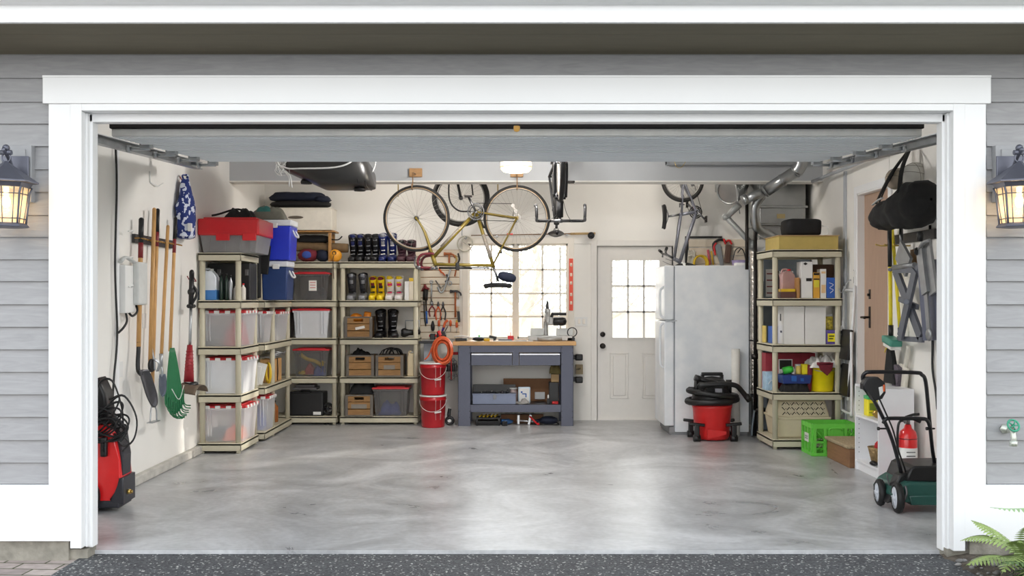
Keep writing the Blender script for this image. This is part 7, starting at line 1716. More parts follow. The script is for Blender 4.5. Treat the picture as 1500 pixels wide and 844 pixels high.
T = thing('blue_tray', 'translucent blue tub under the green bottle', 'tub', (IX(1163), 9.99, z + .08)); b = MB(); b.taper((0, 0, 0), (.26, .18), (.29, .2), .085, bev=.004); part(b, 'tub_body', mat('dark_blue_plastic', (44, 64, 130), .3), T)
for lx_, lz_, ls_ in ((-.03, .05, .05), (.05, .04, .03)):
    b = MB(); b.box((lx_, -.102, lz_), (ls_, .004, ls_)); part(b, 'tub_label', M_bluep2, T)
bottle('small yellow banded pot standing on the blue tub', IX(1168.5), 9.98, z + .168, .024, .09, mat('yellow_card'), M_whp, neck=.8, name='small_pot', cat='pot')
bottle('tiny white bottle left of the yellow banded pot', IX(1161.5), 9.98, z + .168, .014, .07, M_whp, M_beige)
pbox('yellow_block', 'yellow sponge block standing beside the maroon towel', 'sponge', (IX(1177), 9.98, z + .168), (.05, .06, .1), mat('bright_yellow'))
b = MB(); b.cloth((IX(1162), 9.97, z - .0), (.27, .17, .10), seed=42, amp=.02, fr=26, nu=24); solo(b, 'black_cloth', 'black knitted cloth bunched under the blue tub', 'cloth', F_black)
T = thing('blue_carton', 'pale blue printed carton at the left edge of the right shelving', 'carton', (IX(1129, 10.1), 10.16, z)); b = MB(); b.box((0, 0, .09), (.10, .16, .18), bev=.004); part(b, 'carton_body', mat('pale_blue_card', (170, 200, 222), .5, var=.15, scale=30), T); b = MB(); b.tube([(-.03, -.082, .06), (0, -.083, .1), (.03, -.082, .08), (.02, -.082, .13)], .006, 5, flat=.4); part(b, 'carton_print', M_whp, T)
# pet carrier
z = DL[0] + .001
T = thing('pet_carrier', 'beige plastic pet carrier with lattice vents on the lowest right shelf', 'pet carrier', (cx - .015, 10.186, z))
M_pet = mat('beige_carrier_plastic', (212, 200, 172), .5, var=.03); M_hole = mat('vent_dark', (34, 32, 30), .9)
b = MB(); b.taper((0, 0, 0), (.47, .42), (.53, .46), .19, bev=.02); b.box((0, 0, .195), (.54, .485, .022), bev=.006); part(b, 'lower_shell', M_pet, T)
b = MB(); b.taper((0, 0, .2), (.53, .46), (.45, .38), .17, bev=.025); up_ = part(b, 'upper_shell', M_pet, T)
b = MB()
for i in range(9):
    for j in range(3):
        for s in (-1, 1):
            zz = .24 + j * .046; x_ = -.19 + i * .047; yy_ = -.23 + (zz - .2) * .235 - .002
            b.box((x_ + (s * .0), yy_, zz), (.04, .006, .007), (0, s * .8 * (1 if (i + j) % 2 else -1) if s > 0 else 0, 0)) if s > 0 else b.cyl((x_ + .0235, yy_ + .003, zz), (x_ + .0235, yy_ - .003, zz), .0045, n=6)
part(b, 'vent_slots', M_hole, up_)
b = MB(); b.box((-.255, -.02, .25), (.02, .2, .12), (0, .3, 0), bev=.008); part(b, 'carrier_door', M_pet, T)
# green crate
M_gcr = mat('green_crate_plastic', (104, 196, 72), .4, var=.04)
T = thing('green_crate', 'bright green slatted plastic crate on the floor before the right shelving', 'crate', (X(1215, 9.62), 9.62, 0.001))
w, d, h = .42, .34, .30
b = MB()
for sy in (-1, 1):
    yv = sy * d / 2
    b.bb(-w / 2, w / 2, yv - .008, yv + .008, h - .045, h, bev=.003); b.bb(-w / 2, w / 2, yv - .008, yv + .008, 0, .03, bev=.003); b.bb(-w / 2, w / 2, yv - .005, yv + .005, .12, .14)
    for k in range(5): x_ = -w / 2 + .02 + k * (w - .04) / 4; b.bb(x_ - .012, x_ + .012, yv - .010, yv + .010, 0, h)
    b.bb(-.07, .07, yv - .006, yv + .006, .14, h - .04)
    for k in range(9):
        x_ = -w / 2 + .03 + k * (w - .06) / 8
        for s in (-1, 1): b.box((x_, yv, .145), (.005, .006, .26), (0, s * .75, 0)) if abs(x_) < w / 2 - .10 else None
for sx in (-1, 1):
    xv = sx * w / 2
    b.bb(xv - .008, xv + .008, -d / 2, d / 2, h - .045, h, bev=.003); b.bb(xv - .008, xv + .008, -d / 2, d / 2, 0, .03, bev=.003); b.bb(xv - .005, xv + .005, -d / 2, d / 2, .12, .14)
    for k in range(4): y_ = -d / 2 + .02 + k * (d - .04) / 3; b.bb(xv - .010, xv + .010, y_ - .012, y_ + .012, 0, h)
    b.bb(xv - .004, xv + .004, -d / 2, d / 2, .14, h - .1)
b.bb(-w / 2, w / 2, -d / 2, d / 2, 0, .01); part(b, 'crate_lattice', M_gcr, T)
b = MB(); b.box((-w / 2 - .012, -.02, .16), (.004, .12, .08)); b.mi = 1; b.box((-w / 2 - .015, -.02, .17), (.002, .09, .012)); b.box((-w / 2 - .015, -.02, .15), (.002, .09, .012)); part(b, 'crate_label', [M_whp, M_steel], T)
b = MB(); b.tube([(-.06, -d / 2 - .012, h - .06), (-.04, -d / 2 - .02, h - .04), (.04, -d / 2 - .02, h - .04), (.06, -d / 2 - .012, h - .06)], .007); part(b, 'crate_handle', M_gcr, T)
# ------------------------------------------------------------------ right wall
def RW(px, py, off=0.0):
    d = (XR - off) * FPX / (px - 745); return Vector((XR - off, d, Z(py, d)))
b = MB(); h = RW(1346, 212, 0); b.tube([h + Vector((0, .03, .05)), h + Vector((-.06, .03, .03)), h + Vector((-.09, .0, -.02)), h + Vector((-.08, -.03, -.035)), h + Vector((-.1, -.05, .03))], .008); b.tube([h + Vector((0, .03, .05)), h + Vector((-.04, .03, .045))], .012)
solo(b, 'wall_hook', 'brass coloured double hook high on the right wall holding the sports bag', 'hook', mat('brass_hook'))
T = thing('sports_bag', 'big black sports bag slung from the hook near the right jamb', 'bag')
M_bagc = mat('black_canvas', (17, 17, 18), .85, var=.25, scale=30, bump=.5, bscale=12)
x0 = 3.095
def bagr(u, v):
    a = 2 * PI * u; y = 7.45 + 1.05 * v
    e = max(0, 1 - abs(2 * v - 1) ** 5) ** .5
    rz_ = (.16 - .085 * max(0, v - .35) / .65 + .012 * math.sin(v * 9)) * e + .01; rx_ = .15 * e + .01
    zc = 2.19 - .07 * v
    k = 1 + .2 * noise.noise(Vector((math.cos(a) * 1.6, math.sin(a) * 1.6, v * 6))) + .08 * noise.noise(Vector((math.cos(a) * 5, math.sin(a) * 5, v * 14)))
    return (x0 + rx_ * math.cos(a) * k, y, zc + rz_ * math.sin(a) * k * (.95 if math.sin(a) < 0 else 1))
b = MB(); b.grid(bagr, 32, 34); b.ell((x0 - .0, 8.42, 2.12), (.1, .08, .08), 14, 10, .2); part(b, 'bag_body', M_bagc, T)
b = MB(); ht = h + Vector((-.08, -.02, -.03))
for (ye, ze, xe) in ((8.3, 2.18, -.10), (8.1, 2.22, -.17), (7.75, 2.27, -.12)):
    b.tube([ht, ht.lerp(Vector((x0 + xe, ye, ze)), .5) + Vector((-.02, 0, .01)), (x0 + xe, ye, ze)], .017, 8, flat=.35)
part(b, 'strap', M_bagc, T)
b = MB(); b.tube([(x0 - .16, 8.2, 2.22), (x0 - .175, 8.05, 2.24), (x0 - .175, 7.95, 2.25)], .012, flat=.5); part(b, 'strap_pad', M_beige, T, label='grey strap tag')
def ball(px, py, d, r, m, lab):
    c = P(px, py, d); b = MB(); T = thing('volleyball', lab, 'ball')
    b.ell(c, (r, r, r), 28, 18); part(b, 'ball_skin', m, T)
    b = MB()
    for ax in ((1, .1, .2), (.1, 1, .3), (.2, .1, 1)):
        for o in (0, .55):
            a_ = Vector(ax).normalized(); b.torus(c + a_ * r * o, a_, r * math.sqrt(1 - o * o) - .0005, .0022, 36, 5)
    part(b, 'seams', mat('seam_grey', (132, 126, 118), .8), T)
ball(1313, 262, 8.32, .088, mat('worn_leather_ball', (186, 172, 154), .7, var=.12), 'worn tan volleyball wedged behind the black sports bag')
ball(1339, 257, 8.22, .103, mat('white_leather_ball', (212, 210, 204), .6, var=.06), 'white volleyball wedged between the bag straps')
# wall switch
T = thing('door_control', 'small black and white opener button on the right wall beside the tan door', 'switch')
q = RW(1254.5, 405); b = MB(); b.box(q + Vector((-.008, 0, 0)), (.016, .07, .13), bev=.003); part(b, 'control_case', M_plas, T); b = MB(); b.box(q + Vector((-.018, 0, .025)), (.006, .045, .06), bev=.002); part(b, 'button', M_whp, T)
b = MB(); q = RW(1290, 236); b.bb(XR - .02, XR, RDY0 - .02, RDY1 + .18, q.z + .03, q.z + .06, bev=.004); b.bb(XR - .006, XR, RDY0 - .0, RDY1 + .14, q.z - .22, q.z + .03)
solo(b, 'wall_ledge', 'thin cream board with top ledge fixed above the tan house door', 'ledge', M_wall)
# folding step stool hanging
T = thing('step_stool', 'white framed folding step stool with two black treads hanging on the right wall', 'step stool')
z1_, z0_ = 1.545, .40
M_wt = mat('white_tube_paint', (226, 228, 230), .35)
b = MB(); xs = XR - .035
b.tube([(xs, 9.98, z0_ + .1), (xs, 9.98, z1_ - .05), (xs + .01, 9.93, z1_), (xs + .01, 9.72, z1_), (xs, 9.66, z1_ - .05), (xs - .06, 9.66, z0_ + .1)], .015, 10, k=6); part(b, 'back_frame', M_wt, T)
b = MB(); b.tube([(xs - .035, 9.95, 1.2), (xs - .035, 9.95, z0_), (xs - .035, 9.9, z0_ - .02), (xs - .06, 9.6, z0_ - .02), (xs - .065, 9.55, z0_ + .03), (xs - .05, 9.6, 1.15)], .013, 10, k=6); part(b, 'front_frame', M_wt, T)
for za, zb_2 in ((.88, 1.17), (.53, .84)):
    b = MB(); b.box((xs - .045, 9.77, (za + zb_2) / 2), (.03, .26, zb_2 - za), (0, .12, 0), bev=.01); b.box((xs - .03, 9.91, zb_2 - .03), (.05, .03, .03), bev=.005); part(b, 'tread', M_plas, T)
b = MB(); b.tube([(XR, 9.86, z1_ + .1), (XR - .03, 9.86, z1_ + .09), (XR - .09, 9.86, z1_ - .02), (XR - .12, 9.86, z1_ + .02)], .005); solo(b, 'wall_hook', 'thin steel hook on the right wall carrying the step stool', 'hook', M_steel)
# step before the house door
T = thing('door_step', 'low brown wooden step with tan carpeted top below the house door', 'step')
b = MB(); b.bb(2.94, 3.27, 8.78, 9.39, 0.001, .165, bev=.004); part(b, 'riser', mat('brown_step_wood', (134, 98, 68), .6, var=.15, scale=5, stretch=(1, 1, 8)), T)
b = MB(); b.bb(2.92, 3.27, 8.77, 9.41, .166, .195, bev=.01); part(b, 'carpet_tread', mat('tan_carpet', (176, 158, 128), .95, var=.2, scale=60, bump=.8), T)
# white bookcase
T = thing('bookcase', 'small white open bookcase standing sideways against the right wall', 'bookcase')
bx0_, bx1_, by0, by1, bh = 2.975, 3.262, 8.18, 8.74, .735
M_bk = mat('white_melamine', (236, 237, 240), .35, var=.01)
b = MB(); b.bb(bx0_, bx1_, by0, by0 + .018, 0.001, bh, bev=.001); sp_ = part(b, 'side_panel', M_bk, T)
b = MB(); b.bb(bx0_, bx1_, by1 - .018, by1, 0.001, bh, bev=.001); part(b, 'side_panel', M_bk, T)
for zz in (bh - .02, .455, .075):
    b = MB(); b.bb(bx0_ + .002, bx1_, by0 + .018, by1 - .018, zz, zz + .019); part(b, 'shelf', M_bk, T)
b = MB(); b.bb(bx1_ - .006, bx1_, by0 + .018, by1 - .018, 0.01, bh - .02); b.bb(bx0_ + .02, bx0_ + .035, by0 + .018, by1 - .018, 0.001, .075); part(b, 'back_panel', M_bk, T)
b = MB()
for k in range(14): b.cyl((bx0_ + .03, by1 - .0185, .15 + .04 * k), (bx0_ + .03, by1 - .0175, .15 + .04 * k), .004, n=6); b.cyl((bx0_ + .2, by1 - .0185, .15 + .04 * k), (bx0_ + .2, by1 - .0175, .15 + .04 * k), .004, n=6)
part(b, 'peg_holes', mat('vent_dark'), sp_)
T = thing('yellow_tub', 'yellow container with green lid on the bookcase\'s upper shelf', 'container', (3.07, 8.6, .475))
b = MB(); b.box((0, 0, .07), (.10, .1, .14), bev=.008); part(b, 'tub_body', mat('bright_yellow'), T); b = MB(); b.box((0, 0, .155), (.104, .104, .03), bev=.006); b.box((-.02, 0, .185), (.04, .04, .03), bev=.005); part(b, 'lid', mat('green_lid', (62, 170, 100), .4), T); b = MB(); b.box((0, -.051, .08), (.07, .002, .06)); b.box((0, -.0515, .03), (.08, .002, .006)); part(b, 'tub_label', mat('olive_print', (120, 140, 40), .6), T)
b = MB(); b.cyl((3.04, 8.42, .5), (3.12, 8.45, .5), .024); b.cyl((3.03, 8.36, .495), (3.1, 8.36, .495), .018); b.ell((3.08, 8.5, .505), (.04, .03, .03), 10, 8, .2); solo(b, 'metal_fittings', 'dark and brass fittings beside the yellow container', 'fittings', mat('brass'))
b = MB(); b.tube([(3.05, 8.52, .61), (3.08, 8.42, .65), (3.1, 8.3, .6)], .03, flat=.35); solo(b, 'work_glove', 'pale glove draped above the fittings on the bookcase', 'glove', mat('pale_glove', (196, 190, 178), .8)) if False else b.bm.free()
T = thing('wicker_basket', 'small wicker basket of coloured bits on the bottom of the bookcase', 'basket', (3.08, 8.42, .095))
b = MB(); b.lathe([(.001, 0), (.07, 0), (.1, .13), (.106, .14), (.098, .14), (.066, .01), (.001, .01)], n=20); part(b, 'basket_body', mat('wicker', (168, 140, 96), .8, var=.35, scale=50, bump=.8), T)
b = MB(); b.ell((0, -.02, .15), (.06, .05, .05), 12, 8, .25); part(b, 'red_lining', F_red, T); b = MB(); b.tube([(-.02, .02, .14), (0, 0, .22), (.05, -.03, .24)], .02, flat=.4); part(b, 'green_leaf_toy', mat('lime_plastic'), T)
b = MB(); b.ell((3.0, 8.36, .11), (.03, .05, .02), 12, 8); b.cyl((3.0, 8.3, .115), (3.0, 8.26, .12), .01); solo(b, 'black_pump', 'small black nozzle lying before the wicker basket', 'nozzle', M_plas)
# hanging broom with teal head, mop pole
T = thing('deck_brush', 'yellow and black pole brush with teal head hanging head down', 'brush')
a, e = RW(1303, 332, .10), RW(1305, 492, .10)
b = MB(); b.tube([a.lerp(e, .36), e], .016, 10, smooth=False); part(b, 'yellow_pole', mat('lemon_pole', (230, 210, 50), .4), T)
b = MB(); b.tube([a, a.lerp(e, .37)], .018, 10, smooth=False); b.ell(a + Vector((0, 0, .15)), (.02, .02, .03), 10, 8); b.tube([a, a + Vector((0, 0, .15))], .016, 8, smooth=False); part(b, 'black_grip', M_plas, T)
b = MB(); b.tube([e + Vector((0, 0, .09)), e + Vector((0, 0, -.02))], .021, 10, smooth=False); part(b, 'ferrule', M_plas, T)
b = MB(); q = e + Vector((-.03, -.10, -.04)); b.box(q, (.10, .28, .06), (.12, 0, -.1), bev=.02); part(b, 'brush_head', mat('teal_plastic', (70, 140, 122), .45), T)
b = MB(); b.box(q + Vector((0, -.0, -.04)), (.08, .24, .035), (.12, 0, -.1), bev=.004); part(b, 'bristles', F_white, T)
T = thing('yellow_pole', 'bright yellow pole hanging beside the grey folding bench', 'pole')
a, e = RW(1307, 335, .05), RW(1318, 480, .07); b = MB(); b.tube([a, e], .014, 10, smooth=False); part(b, 'pole_shaft', mat('lemon_pole'), T); b = MB(); b.tube([e, e + Vector((0, 0, -.04))], .017, 8, smooth=False); part(b, 'pole_tip', M_plas, T)
T = thing('hand_broom', 'black fringed whisk hanging below the teal brush head', 'whisk')
q = RW(1305, 508, .09); b = MB()
b.taper(q + Vector((.0, -.02, -.31)), (.06, .24), (.04, .07), .31, bev=.01, off=(0, .03)); part(b, 'whisk_bristles', F_black, T); b = MB(); b.tube([q + Vector((-.03, .06, -.05)), q + Vector((-.035, 0, -.01)), q + Vector((-.03, -.1, .0))], .005); part(b, 'yellow_cord', mat('lemon_pole'), T)
T = thing('dustpan_brush', 'cream hand brush with dark bristles hung above the bookcase', 'hand brush')
a = RW(1331, 507, .05); b = MB(); b.tube([a, a + Vector((0, .05, -.13)), a + Vector((-.0, .09, -.2))], .019, 10); b.box(a + Vector((-.0, .12, -.30)), (.03, .15, .27), (.25, 0, 0), bev=.012); part(b, 'brush_body', mat('cream_plastic', (218, 214, 202), .4), T)
b = MB(); b.box(a + Vector((-.03, .17, -.29)), (.04, .10, .24), (.25, 0, 0), bev=.006); part(b, 'brush_bristles', mat('grey_purple_bristle', (88, 80, 90), .8, var=.3, scale=60), T)
# tool rail on the right wall
T = thing('tool_rail', 'dark tool holder rail with brass clips on the right wall', 'tool rail')
b = MB(); q0, q1 = RW(1310, 352), RW(1372, 372); b.bb(XR - .02, XR, q1.y, q0.y, q0.z - .04, q0.z + .04, bev=.003); part(b, 'rail', mat('dark_rail'), T)
for px in (1303, 1316, 1330):
    q = RW(px, 360, .02); b = MB(); b.tube([q + Vector((.02, 0, 0)), q + Vector((-.06, .02, 0)), q + Vector((-.12, .0, .01))], .006); part(b, 'clip', mat('brass_hook'), T)
# folded portable workbench
T = thing('folding_workbench', 'grey metal folding workbench hanging folded on the right wall', 'folding workbench')
M_wm = mat('grey_blue_metal_paint', (104, 108, 118), .4, .5, var=.08); M_wm2 = mat('pale_galvanised', (150, 152, 154), .4, .7, var=.1)
def Q(px, py, off=.12): return RW(px, py, off)
def strip(b, p, q, w=.035, t=.012):
    p, q = Vector(p), Vector(q); d = (q - p); L_ = d.length; d.normalize(); n_ = Vector((1, 0, 0)); s_2 = d.cross(n_).normalized(); n_ = s_2.cross(d)
    c = [(p + s_2 * w * a + n_ * t * e_, q + s_2 * w * a + n_ * t * e_) for a, e_ in ((-1, -1), (1, -1), (1, 1), (-1, 1))]
    A = [b._v(x[0]) for x in c]; B = [b._v(x[1]) for x in c]; b._f(A[::-1]); b._f(B)
    for i in range(4): b._f([A[i], A[(i + 1) % 4], B[(i + 1) % 4], B[i]])
b = MB(); strip(b, Q(1312, 396), Q(1349, 494), .045); part(b, 'cross_leg', M_wm, T)
b = MB(); strip(b, Q(1341, 396, .15), Q(1319, 494, .15), .045); part(b, 'cross_leg', M_wm, T)
b = MB(); strip(b, Q(1309, 395, .14), Q(1346, 394, .14), .03); strip(b, Q(1316, 496), Q(1352, 498), .02); strip(b, Q(1318, 438, .1), Q(1344, 450, .1), .02); b.cyl(Q(1328, 442, .18), Q(1328, 442, .08), .02); b.cyl(Q(1305, 395, .14), Q(1303, 395, .16), .014); part(b, 'cross_brace', M_wm, T)
b = MB()
vs = [Q(1343, 380, .16), Q(1352, 499, .16), Q(1380, 498, .16), Q(1372, 380, .16)]; ws = [v + Vector((.03, 0, 0)) for v in vs]
A = [b._v(v) for v in vs]; B = [b._v(v) for v in ws]; b._f(A); b._f(B[::-1]); [b._f([A[i], B[i], B[(i + 1) % 4], A[(i + 1) % 4]]) for i in range(4)]
part(b, 'bench_panel', mat('slate_blue_panel', (88, 94, 116), .45, .3, var=.06), T)
b = MB(); strip(b, Q(1353, 384, .2), Q(1361, 490, .2), .03, .006); b.ell(Q(1361, 490, .2), (.02, .05, .05), 10, 8); part(b, 'slide_bar', M_wm2, T)
b = MB(); strip(b, Q(1317, 366, .13), Q(1331, 392, .13), .09, .012); b.cyl(Q(1309, 392, .15), Q(1340, 388, .15), .02); part(b, 'clamp_plate', M_wm2, T)
T = thing('vise_stand', 'galvanised metal stand with knobs hanging behind the folding workbench', 'stand')
b = MB(); strip(b, Q(1348, 366, .24), Q(1356, 430, .24), .05, .012); strip(b, Q(1358, 356, .22), Q(1368, 430, .22), .06, .01); b.tube([Q(1346, 366, .24), Q(1352, 356, .26), Q(1362, 352, .24)], .014); part(b, 'stand_frame', M_wm2, T)
b = MB(); b.tube([Q(1347, 352, .26), Q(1348, 346, .26), Q(1347, 342, .26)], .026); b.cyl(Q(1343, 370, .26), Q(1343, 366, .22), .02); part(b, 'knob', M_plas, T)
b = MB(); b.cyl(Q(1320, 333, .1), Q(1320, 366, .1), .016); solo(b, 'chrome_tube', 'short chrome tube hanging beneath the sports bag', 'tube', M_chrome)
b = MB(); b.box(Q(1340, 378, .04), (.02, .14, .14), bev=.004); solo(b, 'wood_block', 'small brown wood piece hung behind the folding workbench', 'wood piece', M_pblock)
b = MB(); y_ = 8.0; b.tube([RW(1362, 330, .012), RW(1365, 420, .012), RW(1366, 500, .012), RW(1366, 540, .015), RW(1371, 575, .015), RW(1373, 600, .01)], .009); solo(b, 'wall_cable', 'black cable running down the right wall near the jamb', 'cable', M_plas)
# fire extinguisher
T = thing('fire_extinguisher', 'red fire extinguisher with white label before the white bookcase', 'fire extinguisher', (X(1330, 8.02), 8.02, 0.001))
zt_2 = Z(622, 8.02)
b = MB(); b.lathe([(.001, 0), (.066, 0), (.07, .012), (.07, zt_2 - .1), (.06, zt_2 - .055), (.03, zt_2 - .03), (.022, zt_2 - .0), (.001, zt_2)], n=32); part(b, 'cylinder', M_pwred, T)
b = MB(); b.lathe([(.0705, .12), (.0715, .12), (.0715, .29), (.0705, .29)], n=32, closed=True); part(b, 'white_label', M_whp, T); b = MB(); b.torus((0, 0, zt_2 - .11), (0, 0, 1), .0705, .003, 32, 6)
for k in range(5): b.box((-.005, -.0725, .26 - .03 * k), (.07, .002, .006))
part(b, 'label_band', M_plas, T)
b = MB(); b.cyl((0, 0, zt_2 - .005), (0, 0, zt_2 + .05), .017); b.cyl((-.02, -.02, zt_2 + .025), (-.035, -.03, zt_2 + .025), .016); part(b, 'valve', M_chrome, T)
b = MB(); b.tube([(-.02, 0, zt_2 + .04), (.04, 0, zt_2 + .045), (.10, 0, zt_2 + .02)], .009, flat=1.6); b.tube([(-.02, 0, zt_2 + .055), (.04, 0, zt_2 + .075), (.09, 0, zt_2 + .08)], .007, flat=1.6); b.tube([(-.02, 0, zt_2 + .03), (-.07, -.01, zt_2 + .02), (-.085, -.01, zt_2 - .06), (-.082, 0, .25), (-.078, .01, .2)], .010); part(b, 'handle_and_hose', M_plas, T)

# ------------------------------------------------------------------ lawn mower
T = thing('lawn_mower', 'dark green electric lawn mower with black looped handle by the right jamb', 'lawn mower')
M_mg = mat('mower_green', (40, 84, 76), .35, var=.06)
M_tubeb = mat('black_tube_paint', (28, 28, 32), .3)
b = MB()
y0_, y1_ = 6.93, 7.36; xl = X(1303, 7.0)
b.prism([(xl + .02, .07), (3.22, .06), (3.22, .2), (xl + .1, .21), (xl + .05, .18), (xl + .01, .12)], y1_ - y0_, (0, (y0_ + y1_) / 2, 0), bev=.02)
b.prism([(xl + .12, .055), (3.24, .055), (3.24, .12), (xl + .10, .12)], y1_ - y0_ + .03, (0, (y0_ + y1_) / 2, 0), bev=.01); part(b, 'deck', M_mg, T)
b = MB(); b.prism([(xl + .10, .2), (3.22, .2), (3.2, .315), (xl + .17, .31), (xl + .14, .295)], y1_ - y0_ - .06, (0, (y0_ + y1_) / 2 + .02, 0), bev=.015)
b.prism([(xl - .01, .05), (xl + .06, .07), (xl + .16, .22), (xl + .12, .26), (xl + .07, .24)], .12, (0, 7.06, 0), bev=.012); part(b, 'grass_cover', M_plas, T)
for (px, py, d, r) in ((1289, 718, 7.18, .095), (1315, 730.5, 6.93, .104)):
    c = P(px, py, d); c.z = r; ax = Vector((1, -.1, 0)).normalized()
    b = MB(); b.torus(c, ax, r - .022, .022, 30, 8, ry=.026); w_ = part(b, 'wheel', M_black, T)
    b = MB(); b.lathe([(.001, -.022), (r - .03, -.022), (r - .03, .022), (.001, .022)], c, ax, 26); b.cyl(c - ax * .035, c + ax * .035, .018)
    for k in range(6):
        a_ = k * PI / 3; u_ = ax.cross(Vector((0, 0, 1))).normalized(); b.cyl(c - ax * .026, c - ax * .024 + (u_ * math.cos(a_) + Vector((0, 0, 1)) * math.sin(a_)) * (r - .04), .005, n=5)
    part(b, 'wheel_disc', mat('pale_wheel_disc', (196, 200, 208), .5), w_)
b = MB(); b.cyl(Vector((X(1289, 7.18), 7.18, .105)), Vector((xl + .06, 7.18, .11)), .012); b.cyl(P(1315, 730, 6.93), Vector((xl + .1, 7.0, .11)), .012); b.tube([P(1326, 712, 6.93), P(1328, 722, 6.92), P(1325, 732, 6.92)], .009); b.tube([P(1299, 695, 7.1), P(1301, 703, 7.1), P(1303, 712, 7.1)], .005); part(b, 'axle', M_chrome, T)
b = MB(); b.tube([P(1320, 692, 7.05), P(1307, 645, 6.98), P(1290, 605, 6.86), P(1272, 572, 6.72), P(1264, 556, 6.66), P(1267, 547, 6.64), P(1280, 545, 6.64), P(1340, 546, 6.68), P(1350, 549, 6.70), P(1356, 560, 6.75), P(1361, 610, 6.92), P(1366, 660, 7.08), P(1370, 684, 7.15)], .0128, 12, k=5); part(b, 'handle_loop', M_tubeb, T)
b = MB(); b.tube([P(1294, 620, 6.88), P(1297, 615, 6.87), P(1305, 613, 6.87), P(1348, 613.5, 6.90), P(1358, 616, 6.92), P(1363, 628, 6.96)], .013, 10); part(b, 'cross_tube', M_tubeb, T)
b = MB()
for q in (P(1293, 628, 6.88), P(1364, 628, 6.96)): b.cyl(q + Vector((-.03, 0, 0)), q + Vector((.025, 0, 0)), .006, n=8); b.cyl(q + Vector((-.035, 0, 0)), q + Vector((-.022, 0, 0)), .012, n=10)
part(b, 'wing_knob', M_plas, T)
b = MB(); cc = P(1280, 566, 6.62)
pts = [(1262, 562), (1268, 552), (1284, 552), (1294, 560), (1295, 575), (1290, 584), (1278, 587), (1270, 572), (1262, 570)]
def pp(px, py): return ((px - 1280) * 6.62 / FPX, -(py - 566) * 6.62 / FPX)
b.prism([pp(*p) for p in pts], .07, cc, bev=.008)
sw = part(b, 'switch_box', M_plas, T)
b = MB(); b.prism([pp(*p) for p in ((1284, 567), (1290, 565), (1291, 574), (1286, 580))], .074, cc, bev=.003); part(b, 'switch_gap', M_beige, sw)
b = MB(); b.box(cc + Vector((pp(1292, 566)[0], -.02, pp(1292, 568)[1])), (.012, .04, .045), bev=.004); part(b, 'orange_trigger', M_orange, sw)
b = MB(); b.tube([P(1288, 584, 6.64), P(1297, 604, 6.8), P(1308, 630, 6.9), P(1316, 660, 6.98), P(1326, 690, 7.04), P(1322, 694, 7.05)], .006, 6); part(b, 'power_cord', M_plas, T)

# ------------------------------------------------------------------ behind the house: fence, trees (glare through the panes is put into their pale colours)
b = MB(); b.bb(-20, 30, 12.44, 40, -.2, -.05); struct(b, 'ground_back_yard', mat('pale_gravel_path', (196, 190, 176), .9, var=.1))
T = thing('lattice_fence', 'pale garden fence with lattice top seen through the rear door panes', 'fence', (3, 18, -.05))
M_fence = mat('glare_bleached_fence', (232, 224, 214), .8, var=.08)  # boards coloured paler to stand in for overexposed daylight
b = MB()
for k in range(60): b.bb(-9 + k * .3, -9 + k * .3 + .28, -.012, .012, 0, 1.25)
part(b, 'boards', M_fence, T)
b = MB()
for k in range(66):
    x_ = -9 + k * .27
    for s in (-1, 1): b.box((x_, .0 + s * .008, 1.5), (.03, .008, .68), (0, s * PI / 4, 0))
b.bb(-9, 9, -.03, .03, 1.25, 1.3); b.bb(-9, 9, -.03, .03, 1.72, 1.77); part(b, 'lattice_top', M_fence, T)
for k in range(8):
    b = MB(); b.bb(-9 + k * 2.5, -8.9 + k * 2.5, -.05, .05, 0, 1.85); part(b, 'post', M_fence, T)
M_leaf = mat('glare_bleached_leaf', (220, 224, 208), .6, var=.12, scale=3)  # leaf green washed out in the colour itself to imitate glare
M_bark = mat('glare_bleached_bark', (214, 204, 190), .85, var=.2)  # bark lightened the same way, glare put into its colour
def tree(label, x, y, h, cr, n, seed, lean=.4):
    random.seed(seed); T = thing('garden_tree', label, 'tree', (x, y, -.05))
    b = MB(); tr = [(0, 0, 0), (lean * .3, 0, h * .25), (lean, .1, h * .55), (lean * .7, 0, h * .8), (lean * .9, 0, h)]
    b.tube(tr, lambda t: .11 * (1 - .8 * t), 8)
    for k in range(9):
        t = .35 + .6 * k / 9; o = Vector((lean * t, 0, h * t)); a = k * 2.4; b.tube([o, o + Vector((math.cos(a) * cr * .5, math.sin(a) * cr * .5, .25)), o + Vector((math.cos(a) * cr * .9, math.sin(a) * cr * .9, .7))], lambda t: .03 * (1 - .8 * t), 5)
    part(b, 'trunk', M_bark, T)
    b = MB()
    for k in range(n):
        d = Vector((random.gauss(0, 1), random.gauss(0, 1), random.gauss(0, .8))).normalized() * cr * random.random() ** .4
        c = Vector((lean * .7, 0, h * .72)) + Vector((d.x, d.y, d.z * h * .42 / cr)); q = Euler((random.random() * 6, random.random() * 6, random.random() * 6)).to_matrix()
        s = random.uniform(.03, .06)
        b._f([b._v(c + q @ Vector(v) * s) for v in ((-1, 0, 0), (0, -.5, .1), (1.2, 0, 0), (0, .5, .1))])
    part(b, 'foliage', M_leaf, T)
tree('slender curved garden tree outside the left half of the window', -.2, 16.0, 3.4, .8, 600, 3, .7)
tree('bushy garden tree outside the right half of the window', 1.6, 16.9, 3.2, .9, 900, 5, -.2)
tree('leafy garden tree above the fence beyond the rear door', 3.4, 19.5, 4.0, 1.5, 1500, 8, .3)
finalize()
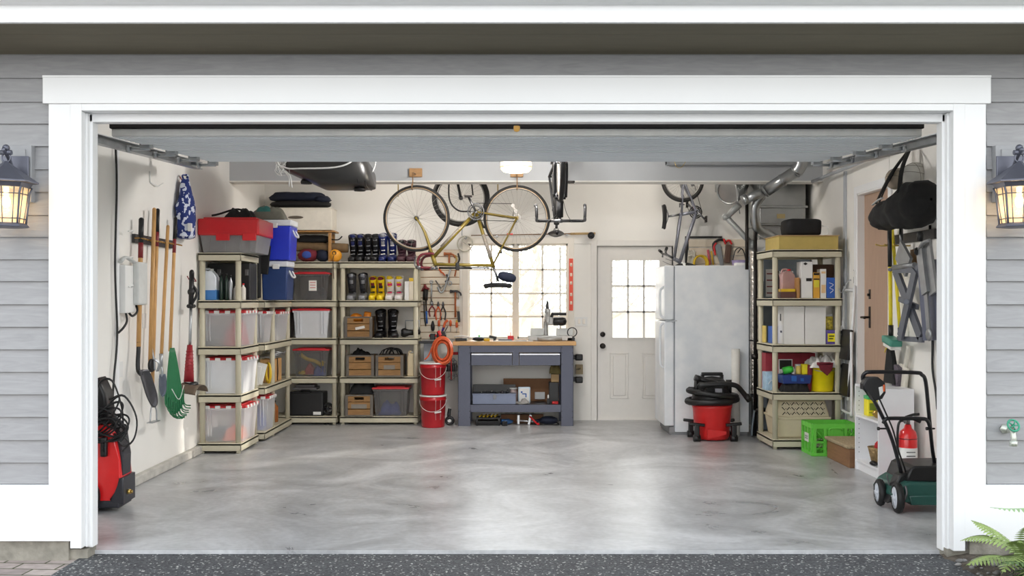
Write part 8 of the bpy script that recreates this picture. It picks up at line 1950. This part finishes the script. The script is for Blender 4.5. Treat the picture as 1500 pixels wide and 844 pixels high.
# ------------------------------------------------------------------ world, lights, camera
w = bpy.data.worlds.new('sky'); bpy.context.scene.world = w; w.use_nodes = True
N = w.node_tree.nodes; L = w.node_tree.links; bg = N['Background']
tc = N.new('ShaderNodeTexCoord'); sp = N.new('ShaderNodeSeparateXYZ'); rp = N.new('ShaderNodeValToRGB')
L.new(tc.outputs['Generated'], sp.inputs['Vector']); L.new(sp.outputs['Z'], rp.inputs['Fac'])
rp.color_ramp.elements[0].position = 0.0; rp.color_ramp.elements[0].color = (1.0, 0.985, 0.96, 1); e_ = rp.color_ramp.elements.new(.3); e_.color = (.86, .89, .9, 1)
rp.color_ramp.elements[-1].position = 0.85; rp.color_ramp.elements[-1].color = (0.42, 0.47, 0.54, 1)
L.new(rp.outputs['Color'], bg.inputs['Color'])
# hazy sky brightest around the low sun behind the house
dp = N.new('ShaderNodeVectorMath'); dp.operation = 'DOT_PRODUCT'; dp.inputs[1].default_value = Vector((0.62, 0.74, 0.26)).normalized(); L.new(tc.outputs['Generated'], dp.inputs[0])
mx_ = N.new('ShaderNodeMath'); mx_.operation = 'MAXIMUM'; mx_.inputs[1].default_value = 0; L.new(dp.outputs['Value'], mx_.inputs[0])
pw_ = N.new('ShaderNodeMath'); pw_.operation = 'POWER'; pw_.inputs[1].default_value = 2.0; L.new(mx_.outputs[0], pw_.inputs[0])
ml_ = N.new('ShaderNodeMath'); ml_.operation = 'MULTIPLY_ADD'; ml_.inputs[1].default_value = 6.0; ml_.inputs[2].default_value = 3.1; L.new(pw_.outputs[0], ml_.inputs[0])
L.new(ml_.outputs[0], bg.inputs['Strength'])
sun = bpy.data.lights.new('sun', 'SUN'); sun.energy = 5.0; sun.angle = R(2.5); sun.color = (1.0, 0.93, 0.82)
so = bpy.data.objects.new('sun', sun); C.objects.link(so)
so.rotation_euler = Vector((-0.74, -0.66, -0.36)).to_track_quat('-Z', 'Y').to_euler(); so.location = (8, 20, 8)
def lamp(name, loc, en, col, rad):
    l = bpy.data.lights.new(name, 'POINT'); l.energy = en; l.color = col; l.shadow_soft_size = rad
    o = bpy.data.objects.new(name, l); C.objects.link(o); o.location = loc; return o
lamp('ceiling_bulb', P(756, 250, 9.4) + Vector((0, 0, -0.12)), 14, (1.0, 0.88, 0.72), 0.12)
lamp('added_front_fill', Vector((0.1, 8.75, 2.98)), 132, (1.0, 0.96, 0.92), 0.15)  # added fill light with no fixture, brightens the floor and shelves
for lx in (-1.3, 1.7): lamp('added_rear_fill', Vector((lx, 11.2, 2.95)), 16, (1.0, 0.92, 0.82), 0.15)  # two added fill lights without fixtures, brighten the back wall
for sx in (9, 1491): lamp('lantern_bulb', P(sx, 300, 5.62), 3.5, (1.0, 0.72, 0.4), 0.03)
cam = bpy.data.cameras.new('camera'); co = bpy.data.objects.new('camera', cam); C.objects.link(co)
cam.sensor_width = 36; cam.lens = 36 * FPX / 1500; cam.shift_x = (750 - VX) / 1500; cam.shift_y = (VY - 422) / 1500
co.location = (0, 0, EYE); co.rotation_euler = (R(90), 0, 0); cam.clip_end = 200
sc = bpy.context.scene; sc.camera = co
sc.view_settings.view_transform = 'Standard'; sc.view_settings.look = 'None'; sc.view_settings.gamma = 1; sc.view_settings.exposure = 0.0
sc.view_settings.use_curve_mapping = False
sc.cycles.caustics_reflective = False; sc.cycles.caustics_refractive = False; sc.cycles.sample_clamp_indirect = 6.0; sc.cycles.max_bounces = 10; sc.cycles.diffuse_bounces = 6; sc.cycles.transparent_max_bounces = 16
